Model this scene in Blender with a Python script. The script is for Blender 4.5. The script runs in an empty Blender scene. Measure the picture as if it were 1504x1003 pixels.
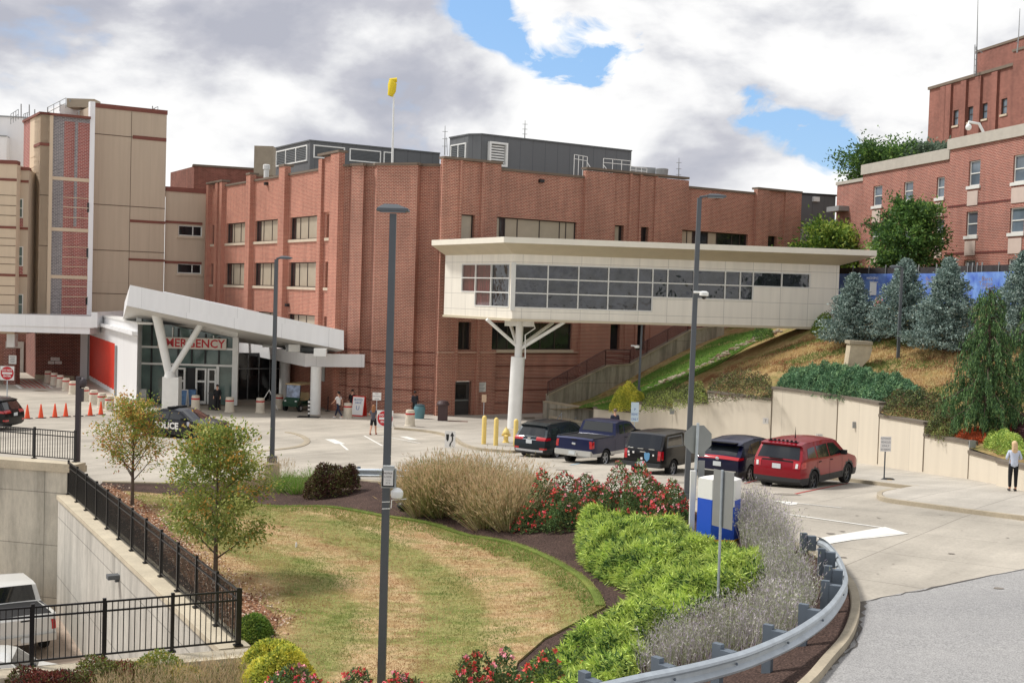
import bpy, math, random
import numpy as np
from mathutils import Vector, Matrix, geometry
R = math.radians
random.seed(7); rng = np.random.default_rng(11)
S = bpy.context.scene
COL = S.collection
# ---------------- camera ----------------
FPX, CX, CY = 1800.0, 752.0, 501.5
PT, RL = math.atan(68.5 / FPX), R(1.75)
_f = Vector((0, math.cos(PT), -math.sin(PT))); _r0 = Vector((1, 0, 0)); _u0 = Vector((0, math.sin(PT), math.cos(PT)))
_r = _r0 * math.cos(RL) + _u0 * math.sin(RL); _u = _u0 * math.cos(RL) - _r0 * math.sin(RL)
cam = bpy.data.objects.new('camera', bpy.data.cameras.new('camera')); COL.objects.link(cam)
cam.data.sensor_width = 36.0; cam.data.lens = 36.0 * FPX / 1504.0
cam.data.clip_start = 0.5; cam.data.clip_end = 3000
cam.matrix_world = Matrix(((_r.x, _u.x, -_f.x, 0), (_r.y, _u.y, -_f.y, 0), (_r.z, _u.z, -_f.z, 0), (0, 0, 0, 1)))
S.camera = cam
# ---------------- world ----------------
W = bpy.data.worlds.new('World'); S.world = W; W.use_nodes = True
SUN_EL, SUN_AZ = 52.0, -75.0      # azimuth measured right of the view direction
nt = W.node_tree; nt.nodes.clear()
def N(nt, t, **k):
    n = nt.nodes.new(t)
    for a, b in k.items():
        if a == 'i':
            for c, d in b.items(): n.inputs[c].default_value = d
        else: setattr(n, a, b)
    return n
def ramp(nt, stops, interp='LINEAR'):
    n = nt.nodes.new('ShaderNodeValToRGB'); n.color_ramp.interpolation = interp
    e = n.color_ramp.elements
    while len(e) > 1: e.remove(e[-1])
    e[0].position = stops[0][0]; e[0].color = (*stops[0][1], 1)
    for p, c in stops[1:]:
        q = e.new(p); q.color = (*c, 1)
    return n
g3 = lambda v: (v, v, v)
def M2(nt, op, a, b=None):
    n = nt.nodes.new('ShaderNodeMath'); n.operation = op
    for i, x in enumerate((a, b)):
        if x is None: continue
        if isinstance(x, (int, float)): n.inputs[i].default_value = x
        else: nt.links.new(x, n.inputs[i])
    return n.outputs[0]
CLOC = (1.7, 0.4, 0.9)
def world_nodes():
    L = nt.links.new
    sky = N(nt, 'ShaderNodeTexSky', sky_type='NISHITA', sun_disc=False, sun_elevation=R(SUN_EL), sun_rotation=R(SUN_AZ), air_density=1.1, dust_density=0.6)
    bg = N(nt, 'ShaderNodeBackground', i={'Strength': 0.085})
    tint = N(nt, 'ShaderNodeMixRGB', blend_type='MIX', i={0: 0.45, 2: (2.0, 4.4, 8.5, 1)})
    L(sky.outputs[0], tint.inputs[1]); L(tint.outputs[0], bg.inputs[0])
    tc = N(nt, 'ShaderNodeTexCoord'); sep = N(nt, 'ShaderNodeSeparateXYZ'); L(tc.outputs['Generated'], sep.inputs[0])
    # clouds: direction space, heaps a little wider than tall
    mpc = N(nt, 'ShaderNodeMapping'); mpc.inputs['Scale'].default_value = (1, 1, 1.9); mpc.inputs['Location'].default_value = CLOC; L(tc.outputs['Generated'], mpc.inputs[0]); cb = mpc
    no = N(nt, 'ShaderNodeTexNoise', i={'Scale': 4.2, 'Detail': 12.0, 'Roughness': 0.53, 'Distortion': 0.15}); L(cb.outputs[0], no.inputs['Vector'])
    # blue gaps of this particular sky, given as directions
    tot = None
    for (px, py, rad, amp) in ((865, 92, .036, .62), (705, 15, .026, .6), (735, 50, .018, .45), (800, 85, .026, .4), (1100, 155, .028, .5), (1225, 215, .026, .5), (1165, 185, .024, .4), (940, 70, .02, .3), (350, -330, .16, .2), (2300, -100, .2, .2), (-700, 0, .2, .2)):
        d = ray(px, py).normalized()
        vd = N(nt, 'ShaderNodeVectorMath', operation='DISTANCE'); L(tc.outputs['Generated'], vd.inputs[0]); vd.inputs[1].default_value = d
        q = M2(nt, 'DIVIDE', vd.outputs['Value'], rad); q = M2(nt, 'MULTIPLY', q, q); q = M2(nt, 'MULTIPLY', q, -1.0)
        q = M2(nt, 'EXPONENT', q); q = M2(nt, 'MULTIPLY', q, amp)
        tot = q if tot is None else M2(nt, 'ADD', tot, q)
    nz = M2(nt, 'ADD', M2(nt, 'MULTIPLY', M2(nt, 'SUBTRACT', no.outputs[0], 0.5), 2.2), 0.90)
    nr = N(nt, 'ShaderNodeTexNoise', i={'Scale': 17., 'Detail': 9.0, 'Roughness': 0.6, 'Distortion': 0.6}); L(cb.outputs[0], nr.inputs['Vector'])
    tot = M2(nt, 'MULTIPLY', tot, M2(nt, 'ADD', M2(nt, 'MULTIPLY', M2(nt, 'SUBTRACT', nr.outputs[0], .5), 3.4), 1.12))
    cov = M2(nt, 'SUBTRACT', nz, tot)
    cr = ramp(nt, [(0.33, g3(0)), (0.42, g3(.5)), (0.54, g3(1))]); L(cov, cr.inputs[0])
    # shading: the same field looked up a little towards the sun gives lit edges, plus broad grey bellies high up
    sh0 = N(nt, 'ShaderNodeVectorMath', operation='ADD'); L(cb.outputs[0], sh0.inputs[0]); sh0.inputs[1].default_value = (-.045, 0, .075)
    nb = N(nt, 'ShaderNodeTexNoise', i={'Scale': 4.2, 'Detail': 12.0, 'Roughness': 0.53, 'Distortion': 0.15}); L(sh0.outputs[0], nb.inputs['Vector'])
    rel = M2(nt, 'MULTIPLY', M2(nt, 'SUBTRACT', no.outputs[0], nb.outputs[0]), 1.9)
    n2 = N(nt, 'ShaderNodeTexNoise', i={'Scale': 3.0, 'Detail': 9.0, 'Roughness': 0.55, 'Distortion': 0.4})
    mp = N(nt, 'ShaderNodeVectorMath', operation='ADD'); L(cb.outputs[0], mp.inputs[0]); mp.inputs[1].default_value = (3.1, 1.7, 0.45); L(mp.outputs[0], n2.inputs['Vector'])
    up = M2(nt, 'MULTIPLY', M2(nt, 'SUBTRACT', M2(nt, 'MINIMUM', sep.outputs[2], 0.24), 0.13), -1.25)
    sh = M2(nt, 'ADD', M2(nt, 'ADD', M2(nt, 'ADD', M2(nt, 'MULTIPLY', n2.outputs[0], .8), .1), up), rel)
    c2 = ramp(nt, [(0.14, (.33, .34, .39)), (0.27, (.40, .405, .445)), (0.38, (.53, .535, .555)), (0.48, (.65, .65, .655)), (0.60, (.72, .72, .71))]); L(sh, c2.inputs[0])
    b2 = N(nt, 'ShaderNodeBackground', i={'Strength': 0.93}); L(c2.outputs[0], b2.inputs[0])
    mx = N(nt, 'ShaderNodeMixShader'); L(cr.outputs[0], mx.inputs[0]); L(bg.outputs[0], mx.inputs[1]); L(b2.outputs[0], mx.inputs[2])
    out = N(nt, 'ShaderNodeOutputWorld'); L(mx.outputs[0], out.inputs[0])
def ray(px, py):
    d = _f + _r * ((px - CX) / FPX) + _u * ((CY - py) / FPX)
    return d / d.y
world_nodes()
sl = bpy.data.lights.new('sun', 'SUN'); sl.energy = 2.3; sl.angle = R(10); sl.color = (1, .965, .92)
so = bpy.data.objects.new('sun', sl); COL.objects.link(so)
_sd = Vector((math.sin(R(SUN_AZ)) * math.cos(R(SUN_EL)), math.cos(R(SUN_AZ)) * math.cos(R(SUN_EL)), math.sin(R(SUN_EL))))
so.rotation_euler = (-_sd).to_track_quat('-Z', 'Y').to_euler()
S.view_settings.view_transform = 'Standard'; S.view_settings.look = 'None'
S.view_settings.exposure = 0.66; S.view_settings.gamma = 1.0
S.cycles.max_bounces = 6; S.cycles.transparent_max_bounces = 12
# ---------------- materials ----------------
MATS = {}
def wall_uv(nt):
    """vector (along the wall, height, 0) for any vertical face"""
    L = nt.links.new
    ge = N(nt, 'ShaderNodeNewGeometry')
    cr = N(nt, 'ShaderNodeVectorMath', operation='CROSS_PRODUCT'); cr.inputs[0].default_value = (0, 0, 1); L(ge.outputs['True Normal'], cr.inputs[1])
    dt = N(nt, 'ShaderNodeVectorMath', operation='DOT_PRODUCT'); L(ge.outputs['Position'], dt.inputs[0]); L(cr.outputs[0], dt.inputs[1])
    sp = N(nt, 'ShaderNodeSeparateXYZ'); L(ge.outputs['Position'], sp.inputs[0])
    cb = N(nt, 'ShaderNodeCombineXYZ'); L(dt.outputs['Value'], cb.inputs[0]); L(sp.outputs[2], cb.inputs[1])
    return cb.outputs[0]
def mat(name, col, rough=.7, metal=0., var=.0, scale=1.5, col2=None, bump=0., bscale=None, coat=0., stretch=None, emit=None, spec=None, transl=0., detail=5, fine=0.):
    if name in MATS: return MATS[name]
    m = bpy.data.materials.new(name); m.use_nodes = True; t = m.node_tree; b = t.nodes['Principled BSDF']; L = t.links.new
    b.inputs['Base Color'].default_value = (*col, 1); b.inputs['Roughness'].default_value = rough; b.inputs['Metallic'].default_value = metal
    if coat: b.inputs['Coat Weight'].default_value = coat; b.inputs['Coat Roughness'].default_value = .05
    if spec is not None: b.inputs['Specular IOR Level'].default_value = spec
    if emit: b.inputs['Emission Color'].default_value = (*emit[0], 1); b.inputs['Emission Strength'].default_value = emit[1]
    if col2 or var or bump:
        ge = N(t, 'ShaderNodeTexCoord'); src = ge.outputs['Object']
        if stretch:
            mp = N(t, 'ShaderNodeMapping'); mp.inputs['Scale'].default_value = stretch; L(src, mp.inputs[0]); src = mp.outputs[0]
        no = N(t, 'ShaderNodeTexNoise', i={'Scale': scale, 'Detail': detail, 'Roughness': .6}); L(src, no.inputs['Vector'])
        if col2 or var:
            c2 = col2 if col2 else tuple(max(0, c * (1 - var)) for c in col); c1 = col if col2 else tuple(c * (1 + var * .6) for c in col)
            r = ramp(t, [(.35, c2), (.65, c1)]); L(no.outputs[0], r.inputs[0]); o = r.outputs[0]
            if fine:
                n3 = N(t, 'ShaderNodeTexNoise', i={'Scale': scale * 14, 'Detail': 3}); L(src, n3.inputs['Vector'])
                r3 = ramp(t, [(.3, g3(1 - fine)), (.7, g3(1 + fine * .5))]); L(n3.outputs[0], r3.inputs[0])
                mu = N(t, 'ShaderNodeMixRGB', blend_type='MULTIPLY', i={0: 1.}); L(o, mu.inputs[1]); L(r3.outputs[0], mu.inputs[2]); o = mu.outputs[0]
            L(o, b.inputs['Base Color'])
        if bump:
            n2 = N(t, 'ShaderNodeTexNoise', i={'Scale': bscale or scale * 8, 'Detail': 4}); L(src, n2.inputs['Vector'])
            bp = N(t, 'ShaderNodeBump', i={'Strength': bump, 'Distance': .02}); L(n2.outputs[0], bp.inputs['Height']); L(bp.outputs[0], b.inputs['Normal'])
    if transl:
        tr = N(t, 'ShaderNodeBsdfTranslucent'); tr.inputs[0].default_value = (*[min(1, c * 1.6) for c in col], 1)
        mx = N(t, 'ShaderNodeMixShader', i={0: transl}); L(b.outputs[0], mx.inputs[1]); L(tr.outputs[0], mx.inputs[2]); L(mx.outputs[0], t.nodes['Material Output'].inputs[0])
    MATS[name] = m; return m
def brick_mat(name, c1, c2, mortar, bw=.24, bh=.085, ms=.012, big=.15, mix=.5):
    m = bpy.data.materials.new(name); m.use_nodes = True; t = m.node_tree; b = t.nodes['Principled BSDF']; L = t.links.new
    uv = wall_uv(t)
    br = N(t, 'ShaderNodeTexBrick', i={'Color1': (*c1, 1), 'Color2': (*c2, 1), 'Mortar': (*mortar, 1), 'Scale': 1., 'Mortar Size': ms, 'Mortar Smooth': .3, 'Bias': mix - .5, 'Brick Width': bw, 'Row Height': bh})
    L(uv, br.inputs['Vector'])
    no = N(t, 'ShaderNodeTexNoise', i={'Scale': .35, 'Detail': 6}); L(uv, no.inputs['Vector'])
    r = ramp(t, [(.3, g3(1 - big)), (.7, g3(1 + big * .6))]); L(no.outputs[0], r.inputs[0])
    mp = N(t, 'ShaderNodeMapping'); mp.inputs['Scale'].default_value = (1.3, .08, 1); L(uv, mp.inputs[0])
    n3 = N(t, 'ShaderNodeTexNoise', i={'Scale': 1.5, 'Detail': 4}); L(mp.outputs[0], n3.inputs['Vector'])
    r3 = ramp(t, [(.35, g3(.86)), (.6, g3(1.04))]); L(n3.outputs[0], r3.inputs[0])
    mu = N(t, 'ShaderNodeMixRGB', blend_type='MULTIPLY', i={0: 1.}); L(br.outputs[0], mu.inputs[1]); L(r.outputs[0], mu.inputs[2])
    m2 = N(t, 'ShaderNodeMixRGB', blend_type='MULTIPLY', i={0: 1.}); L(mu.outputs[0], m2.inputs[1]); L(r3.outputs[0], m2.inputs[2])
    L(m2.outputs[0], b.inputs['Base Color']); b.inputs['Roughness'].default_value = .85
    bp = N(t, 'ShaderNodeBump', i={'Strength': .4, 'Distance': .01}); bp.invert = True; L(br.outputs['Fac'], bp.inputs['Height']); L(bp.outputs[0], b.inputs['Normal'])
    MATS[name] = m; return m
def panel_mat(name, col, pw, ph, joint=.35, rough=.45, js=.012, off=0., streak=.06):
    """cladding panels with thin joints on a vertical face"""
    m = bpy.data.materials.new(name); m.use_nodes = True; t = m.node_tree; b = t.nodes['Principled BSDF']; L = t.links.new
    uv = wall_uv(t)
    br = N(t, 'ShaderNodeTexBrick', i={'Color1': (*col, 1), 'Color2': (*[c * .96 for c in col], 1), 'Mortar': (*[c * joint for c in col], 1), 'Scale': 1., 'Mortar Size': js, 'Mortar Smooth': 0., 'Brick Width': pw, 'Row Height': ph})
    br.offset = off; L(uv, br.inputs['Vector'])
    mp = N(t, 'ShaderNodeMapping'); mp.inputs['Scale'].default_value = (2.2, .15, 1); L(uv, mp.inputs[0])
    n3 = N(t, 'ShaderNodeTexNoise', i={'Scale': 1.2, 'Detail': 5}); L(mp.outputs[0], n3.inputs['Vector'])
    r3 = ramp(t, [(.35, g3(1 - streak)), (.65, g3(1 + streak * .3))]); L(n3.outputs[0], r3.inputs[0])
    mu = N(t, 'ShaderNodeMixRGB', blend_type='MULTIPLY', i={0: 1.}); L(br.outputs[0], mu.inputs[1]); L(r3.outputs[0], mu.inputs[2])
    L(mu.outputs[0], b.inputs['Base Color']); b.inputs['Roughness'].default_value = rough
    MATS[name] = m; return m
def C(r, g, b):   # sRGB 0-255 -> linear
    f = lambda c: (c / 255 / 12.92) if c / 255 <= .04045 else ((c / 255 + .055) / 1.055) ** 2.4
    return (f(r), f(g), f(b))
# ---------------- mesh builder ----------------
SPLIT = {'brown_band', 'blind', 'wall_light', 'roof_duct', 'canopy_block', 'stone_band', 'pilaster', 'side_post', 'road_stripe', 'strap_band', 'brick_joint', 'coping'}
class MB:
    def __init__(s): s.v = []; s.f = []; s.mi = []
    def add(s, vs, fs, mi=0):
        o = len(s.v); s.v += [tuple(p) for p in vs]; s.f += [tuple(o + i for i in q) for q in fs]; s.mi += [mi] * len(fs); return s
    def quad(s, a, b, c, d, mi=0): return s.add([a, b, c, d], [(0, 1, 2, 3)], mi)
    def poly(s, ps, mi=0): return s.add(ps, [tuple(range(len(ps)))], mi)
    def obox(s, o, ax, ay, az, mi=0):
        o = Vector(o); ax = Vector(ax); ay = Vector(ay); az = Vector(az)
        v = [o, o + ax, o + ax + ay, o + ay, o + az, o + ax + az, o + ax + ay + az, o + ay + az]
        return s.add(v, [(0, 3, 2, 1), (4, 5, 6, 7), (0, 1, 5, 4), (1, 2, 6, 5), (2, 3, 7, 6), (3, 0, 4, 7)], mi)
    def box(s, c, d, rz=0., mi=0):
        c = Vector(c); q = Matrix.Rotation(rz, 3, 'Z'); ax = q @ Vector((d[0], 0, 0)); ay = q @ Vector((0, d[1], 0)); az = Vector((0, 0, d[2]))
        return s.obox(c - ax / 2 - ay / 2 - az / 2, ax, ay, az, mi)
    def prism(s, ps, off, mi=0):
        n = len(ps); off = Vector(off); b = [Vector(p) for p in ps]; v = b + [p + off for p in b]
        return s.add(v, [tuple(range(n))[::-1], tuple(range(n, 2 * n))] + [(i, (i + 1) % n, n + (i + 1) % n, n + i) for i in range(n)], mi)
    def tube(s, pts, rad, n=8, caps=True, mi=0):
        pts = [Vector(p) for p in pts]; m = len(pts)
        if not hasattr(rad, '__len__'): rad = [rad] * m
        o = len(s.v); vs = []; x = None
        for i, p in enumerate(pts):
            d = (pts[min(i + 1, m - 1)] - pts[max(i - 1, 0)]).normalized()
            if x is None: x = d.orthogonal().normalized() if abs(d.z) < .99 else Vector((1, 0, 0))
            x = (x - d * x.dot(d)).normalized(); y = d.cross(x)
            for k in range(n):
                a = 2 * math.pi * (k + .5) / n; vs.append(p + (x * math.cos(a) + y * math.sin(a)) * rad[i])
        fs = [(i * n + k, i * n + (k + 1) % n, (i + 1) * n + (k + 1) % n, (i + 1) * n + k) for i in range(m - 1) for k in range(n)]
        if caps: fs += [tuple(range(n))[::-1], tuple((m - 1) * n + k for k in range(n))]
        return s.add(vs, fs, mi)
    def lathe(s, c, prof, n=16, mi=0, sx=1., sy=1.):
        c = Vector(c); vs = []; m = len(prof)
        for r, z in prof:
            for k in range(n):
                a = 2 * math.pi * k / n; vs.append(c + Vector((r * math.cos(a) * sx, r * math.sin(a) * sy, z)))
        fs = [(i * n + k, i * n + (k + 1) % n, (i + 1) * n + (k + 1) % n, (i + 1) * n + k) for i in range(m - 1) for k in range(n)]
        fs += [tuple(range(n))[::-1], tuple((m - 1) * n + k for k in range(n))]
        return s.add(vs, fs, mi)
    def ball(s, c, r, n=10, m=7, mi=0):
        if not hasattr(r, '__len__'): r = (r, r, r)
        prof = [(math.sin(math.pi * (j + .02) / (m + .04)), -math.cos(math.pi * (j + .02) / (m + .04))) for j in range(m + 1)]
        return s.lathe(c, [(p * r[0], q * r[2]) for p, q in prof], n, mi, 1, r[1] / r[0])
    def build(s, name, m, parent=None, smooth=False, **tags):
        if (name in SPLIT or tags.pop('split', False)) and len(s.f) > 1:
            par = list(range(len(s.v)))
            def find(a):
                while par[a] != a: par[a] = par[par[a]]; a = par[a]
                return a
            for q in s.f:
                for i in q[1:]: par[find(q[0])] = find(i)
            g = {}
            for q, k in zip(s.f, s.mi): g.setdefault(find(q[0]), []).append((q, k))
            if 1 < len(g) <= 60:
                o = None
                for fs in g.values():
                    b = MB(); mp = {}
                    for q, k in fs:
                        b.f.append(tuple(mp.setdefault(i, len(mp)) for i in q)); b.mi.append(k)
                    b.v = [s.v[i] for i in sorted(mp, key=mp.get)]; o = b._build(name, m, parent, smooth, **tags)
                return o
        return s._build(name, m, parent, smooth, **tags)
    def _build(s, name, m, parent=None, smooth=False, **tags):
        me = bpy.data.meshes.new(name)
        vs = s.v
        if parent is not None:
            pw = world_of(parent).inverted(); vs = [tuple(pw @ Vector(p)) for p in vs]
        org = None
        if parent is None and vs:
            xs = [p[0] for p in vs]; ys = [p[1] for p in vs]; zs = [p[2] for p in vs]
            org = Vector(((min(xs) + max(xs)) / 2, (min(ys) + max(ys)) / 2, min(zs)))
            vs = [(p[0] - org.x, p[1] - org.y, p[2] - org.z) for p in vs]
        me.from_pydata(vs, [], s.f)
        for q in (m if isinstance(m, (list, tuple)) else [m]): me.materials.append(q)
        if any(s.mi): me.polygons.foreach_set('material_index', s.mi)
        if smooth:
            me.polygons.foreach_set('use_smooth', [True] * len(me.polygons))
            if smooth != 'all':
                try: me.set_sharp_from_angle(angle=R(38))
                except Exception: pass
        me.update()
        o = bpy.data.objects.new(name, me); COL.objects.link(o)
        if parent is not None: o.parent = parent
        if org is not None: o.location = org
        for k, v in tags.items(): o[k] = v
        return o
def world_of(o):
    m = Matrix.LocRotScale(o.location, o.rotation_euler, o.scale)
    return world_of(o.parent) @ m if o.parent else m
def thing(name, label, cat, loc=(0, 0, 0), rz=0., group=None):
    o = bpy.data.objects.new(name, None); COL.objects.link(o); o.location = loc; o.rotation_euler = (0, 0, rz); o.empty_display_size = .3
    o['label'] = label; o['category'] = cat
    if group: o['group'] = group
    return o
def tag(o, label, cat, group=None):
    o['label'] = label; o['category'] = cat
    if group: o['group'] = group
    return o
def copy_thing(src, label, loc=None, rz=None, group=None, scale=None):
    c = src.copy(); COL.objects.link(c)
    c['label'] = label
    if loc is not None: c.location = loc
    if rz is not None: c.rotation_euler = (0, 0, rz)
    if scale: c.scale = (scale,) * 3
    if group: c['group'] = group
    def rec(a, b):
        for ch in [x for x in KIDS.get(a.name, [])] or list(a.children):
            d = ch.copy(); COL.objects.link(d); d.parent = b; rec(ch, d)
    rec(src, c); return c
KIDS = {}
def text_mb(mb, s, origin, ux, uz, size, off=.004, align='CENTER', bold=0., mi=0, maxw=None):
    """flat lettering laid on a plane; origin = centre, ux/uz unit vectors of the plane"""
    cu = bpy.data.curves.new('lettering', 'FONT'); cu.body = s; cu.size = size; cu.align_x = align; cu.align_y = 'CENTER'; cu.offset = bold; cu.resolution_u = 2
    ob = bpy.data.objects.new('lettering', cu); COL.objects.link(ob)
    bpy.context.view_layer.update()
    me = bpy.data.meshes.new_from_object(ob.evaluated_get(bpy.context.evaluated_depsgraph_get()))
    ux = Vector(ux).normalized(); uz = Vector(uz).normalized(); n = ux.cross(uz); o = Vector(origin) + n * off
    k = 1.
    if maxw and me.vertices:
        w = max(v.co.x for v in me.vertices) - min(v.co.x for v in me.vertices)
        if w > maxw: k = maxw / w
    mb.add([o + ux * v.co.x * k + uz * v.co.y for v in me.vertices], [tuple(p.vertices) for p in me.polygons], mi)
    bpy.data.objects.remove(ob); bpy.data.curves.remove(cu); bpy.data.meshes.remove(me)
class Facade:
    def __init__(s, A, ang):
        s.A = Vector((A[0], A[1], 0)); s.u = Vector((math.sin(R(ang)), math.cos(R(ang)), 0)); s.n = Vector((s.u.y, -s.u.x, 0))
        if s.n.dot(-s.A) < 0: s.n = -s.n
        s.ux = s.u if s.u.cross(Vector((0, 0, 1))).dot(s.n) > 0 else -s.u
    def P(s, t, z, d=0.): q = s.A + s.u * t + s.n * d; return Vector((q.x, q.y, z))
    def at(s, px, py, d=0.):
        r = ray(px, py); A = s.A + s.n * d; k = A.dot(s.n) / r.dot(s.n); p = r * k
        return ((p - s.A).dot(s.u), p.z)
    def rect(s, x0, y0, x1, y1, d=0.):
        xm, ym = (x0 + x1) / 2, (y0 + y1) / 2
        a = s.at(x0, ym, d)[0]; b = s.at(x1, ym, d)[0]; return (min(a, b), max(a, b), s.at(xm, y1, d)[1], s.at(xm, y0, d)[1])
    def box(s, mb, t0, t1, z0, z1, d0, d1, mi=0):
        return mb.obox(s.P(t0, z0, d0), s.u * (t1 - t0), s.n * (d1 - d0), Vector((0, 0, z1 - z0)), mi)
    def quad(s, mb, t0, t1, z0, z1, d, mi=0): return mb.quad(s.P(t0, z0, d), s.P(t1, z0, d), s.P(t1, z1, d), s.P(t0, z1, d), mi)
    def wall(s, mb, t0, t1, z0, z1, ops, dep=.25, back=True, mi=0):
        ts = sorted(set([t0, t1] + [min(max(x, t0), t1) for o in ops for x in o[:2]])); zs = sorted(set([z0, z1] + [min(max(x, z0), z1) for o in ops for x in o[2:4]]))
        for i in range(len(ts) - 1):
            for j in range(len(zs) - 1):
                a, b = (ts[i] + ts[i + 1]) / 2, (zs[j] + zs[j + 1]) / 2
                if any(o[0] < a < o[1] and o[2] < b < o[3] for o in ops): continue
                s.quad(mb, ts[i], ts[i + 1], zs[j], zs[j + 1], 0, mi)
        for o in ops:
            a, b, c, d = o[:4]
            for p, q in (((a, c), (b, c)), ((b, c), (b, d)), ((b, d), (a, d)), ((a, d), (a, c))):
                mb.quad(s.P(*p), s.P(*q), s.P(*q, -dep), s.P(*p, -dep), mi)
    def window(s, parent, r, vb=(), hb=(), fm=None, pm=None, dep=.18, fw=.07, blinds=(), bm=None, sill=None, name='window', lab=None, bdrop=1.):
        t0, t1, z0, z1 = r
        fr = MB()
        s.box(fr, t0, t1, z0, z0 + fw, -dep - .06, -dep + .02); s.box(fr, t0, t1, z1 - fw, z1, -dep - .06, -dep + .02)
        s.box(fr, t0, t0 + fw, z0 + fw, z1 - fw, -dep - .06, -dep + .02); s.box(fr, t1 - fw, t1, z0 + fw, z1 - fw, -dep - .06, -dep + .02)
        vs = [t0 + (t1 - t0) * q for q in vb]; b = fw * .45
        for q in vs: s.box(fr, q - b, q + b, z0 + fw, z1 - fw, -dep - .06, -dep + .017)
        for q in hb:
            zz = z0 + (z1 - z0) * q; s.box(fr, t0 + fw, t1 - fw, zz - b, zz + b, -dep - .055, -dep + .014)
        w = fr.build(name, fm, parent)
        pn = MB(); s.quad(pn, t0 + fw * .5, t1 - fw * .5, z0 + fw * .5, z1 - fw * .5, -dep - .03); pn.build('pane', pm, w)
        if blinds:
            bl = MB(); e = [t0 + fw] + vs + [t1 - fw]
            for k in blinds:
                if k < len(e) - 1:
                    zb = z1 - fw - (z1 - z0 - 2 * fw) * (bdrop if not hasattr(bdrop, '__len__') else bdrop[k % len(bdrop)])
                    s.quad(bl, e[k] + b, e[k + 1] - b, zb, z1 - fw, -dep - .022)
            bl.build('blind', bm, w)
        if sill is not None:
            sb = MB(); s.box(sb, t0 - .12, t1 + .12, z0 - .2, z0, -.02, .1); sb.build('sill', sill, w)
        return w
# ---------------- ground heights ----------------
_zy = [-80, 10, 16, 25, 35, 41, 50, 57, 65, 72, 80, 90, 120, 600]; _zz = [-5.3, -5.5, -5.6, -5.7, -6.0, -6.35, -7.07, -7.58, -8.0, -8.25, -8.42, -8.52, -8.6, -8.6]
def zroad(x, y):
    z = float(np.interp(y, _zy, _zz)); u = min(1., max(0., (-x + 1.) / 13.)); u = u * u * (3 - 2 * u)
    return z + (float(np.interp(y, (20, 42, 50, 57, 66), (-7.9, -7.5, -7.62, -7.8, -8.03))) - z) * u if y < 66 and u > 0 else z
def hit(px, py, zf=zroad, off=0.):
    d = ray(px, py); a, b = 3., 600.
    g = lambda k: d.z * k - (zf(d.x * k, k) + off)
    k = a
    while k < b and g(k) > 0: k *= 1.02
    lo, hi = k / 1.02, k
    for _ in range(40):
        m = (lo + hi) / 2
        if g(m) > 0: lo = m
        else: hi = m
    return Vector((d.x * lo, lo, d.z * lo))
def at_z(px, py, z): d = ray(px, py); return d * (z / d.z)
def at_y(px, py, y): return ray(px, py) * y
_ic = []   # island control points
for px, py in ((118, 692), (150, 712), (330, 712), (480, 706), (640, 718), (800, 728), (900, 738), (990, 752), (1060, 765), (1130, 790), (1195, 822), (1243, 866), (1246, 915), (1208, 973), (1182, 1003)):
    p = hit(px, py); _ic.append((p.x, p.y, p.z + .1))
for px, py, z in ((352, 958, -7.85), (250, 850, -7.8), (170, 780, -7.75), (112, 732, -7.7), (560, 1020, -7.35), (700, 900, -7.2), (600, 800, -7.3), (850, 930, -6.75), (450, 850, -7.6), (1000, 900, -6.3), (1050, 830, -6.15), (450, 745, -7.35), (700, 785, -7.1), (860, 830, -6.7), (180, 1010, -7.95), (0, 1040, -8.0), (1000, 985, -6.2)):
    p = at_z(px, py, z); _ic.append(tuple(p))
_ic += [(-20, 0, -8.2), (0, 0, -7), (-60, 0, -8.5), (-60, 20, -8.5), (8, 0, -5.6)]
_ip = np.array(_ic); _n = len(_ip)
_D = np.sqrt(((_ip[:, None, :2] - _ip[None, :, :2]) ** 2).sum(-1))
_A = np.zeros((_n + 3, _n + 3)); _A[:_n, :_n] = _D - np.eye(_n) * .4; _A[:_n, _n] = 1; _A[:_n, _n + 1:] = _ip[:, :2]; _A[_n, :_n] = 1; _A[_n + 1:, :_n] = _ip[:, :2].T
_w = np.linalg.solve(_A, np.concatenate([_ip[:, 2], np.zeros(3)]))
def zisl(x, y):
    d = np.sqrt((_ip[:, 0] - x) ** 2 + (_ip[:, 1] - y) ** 2); return float(d @ _w[:_n] + _w[_n] + _w[_n + 1] * x + _w[_n + 2] * y)
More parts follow.
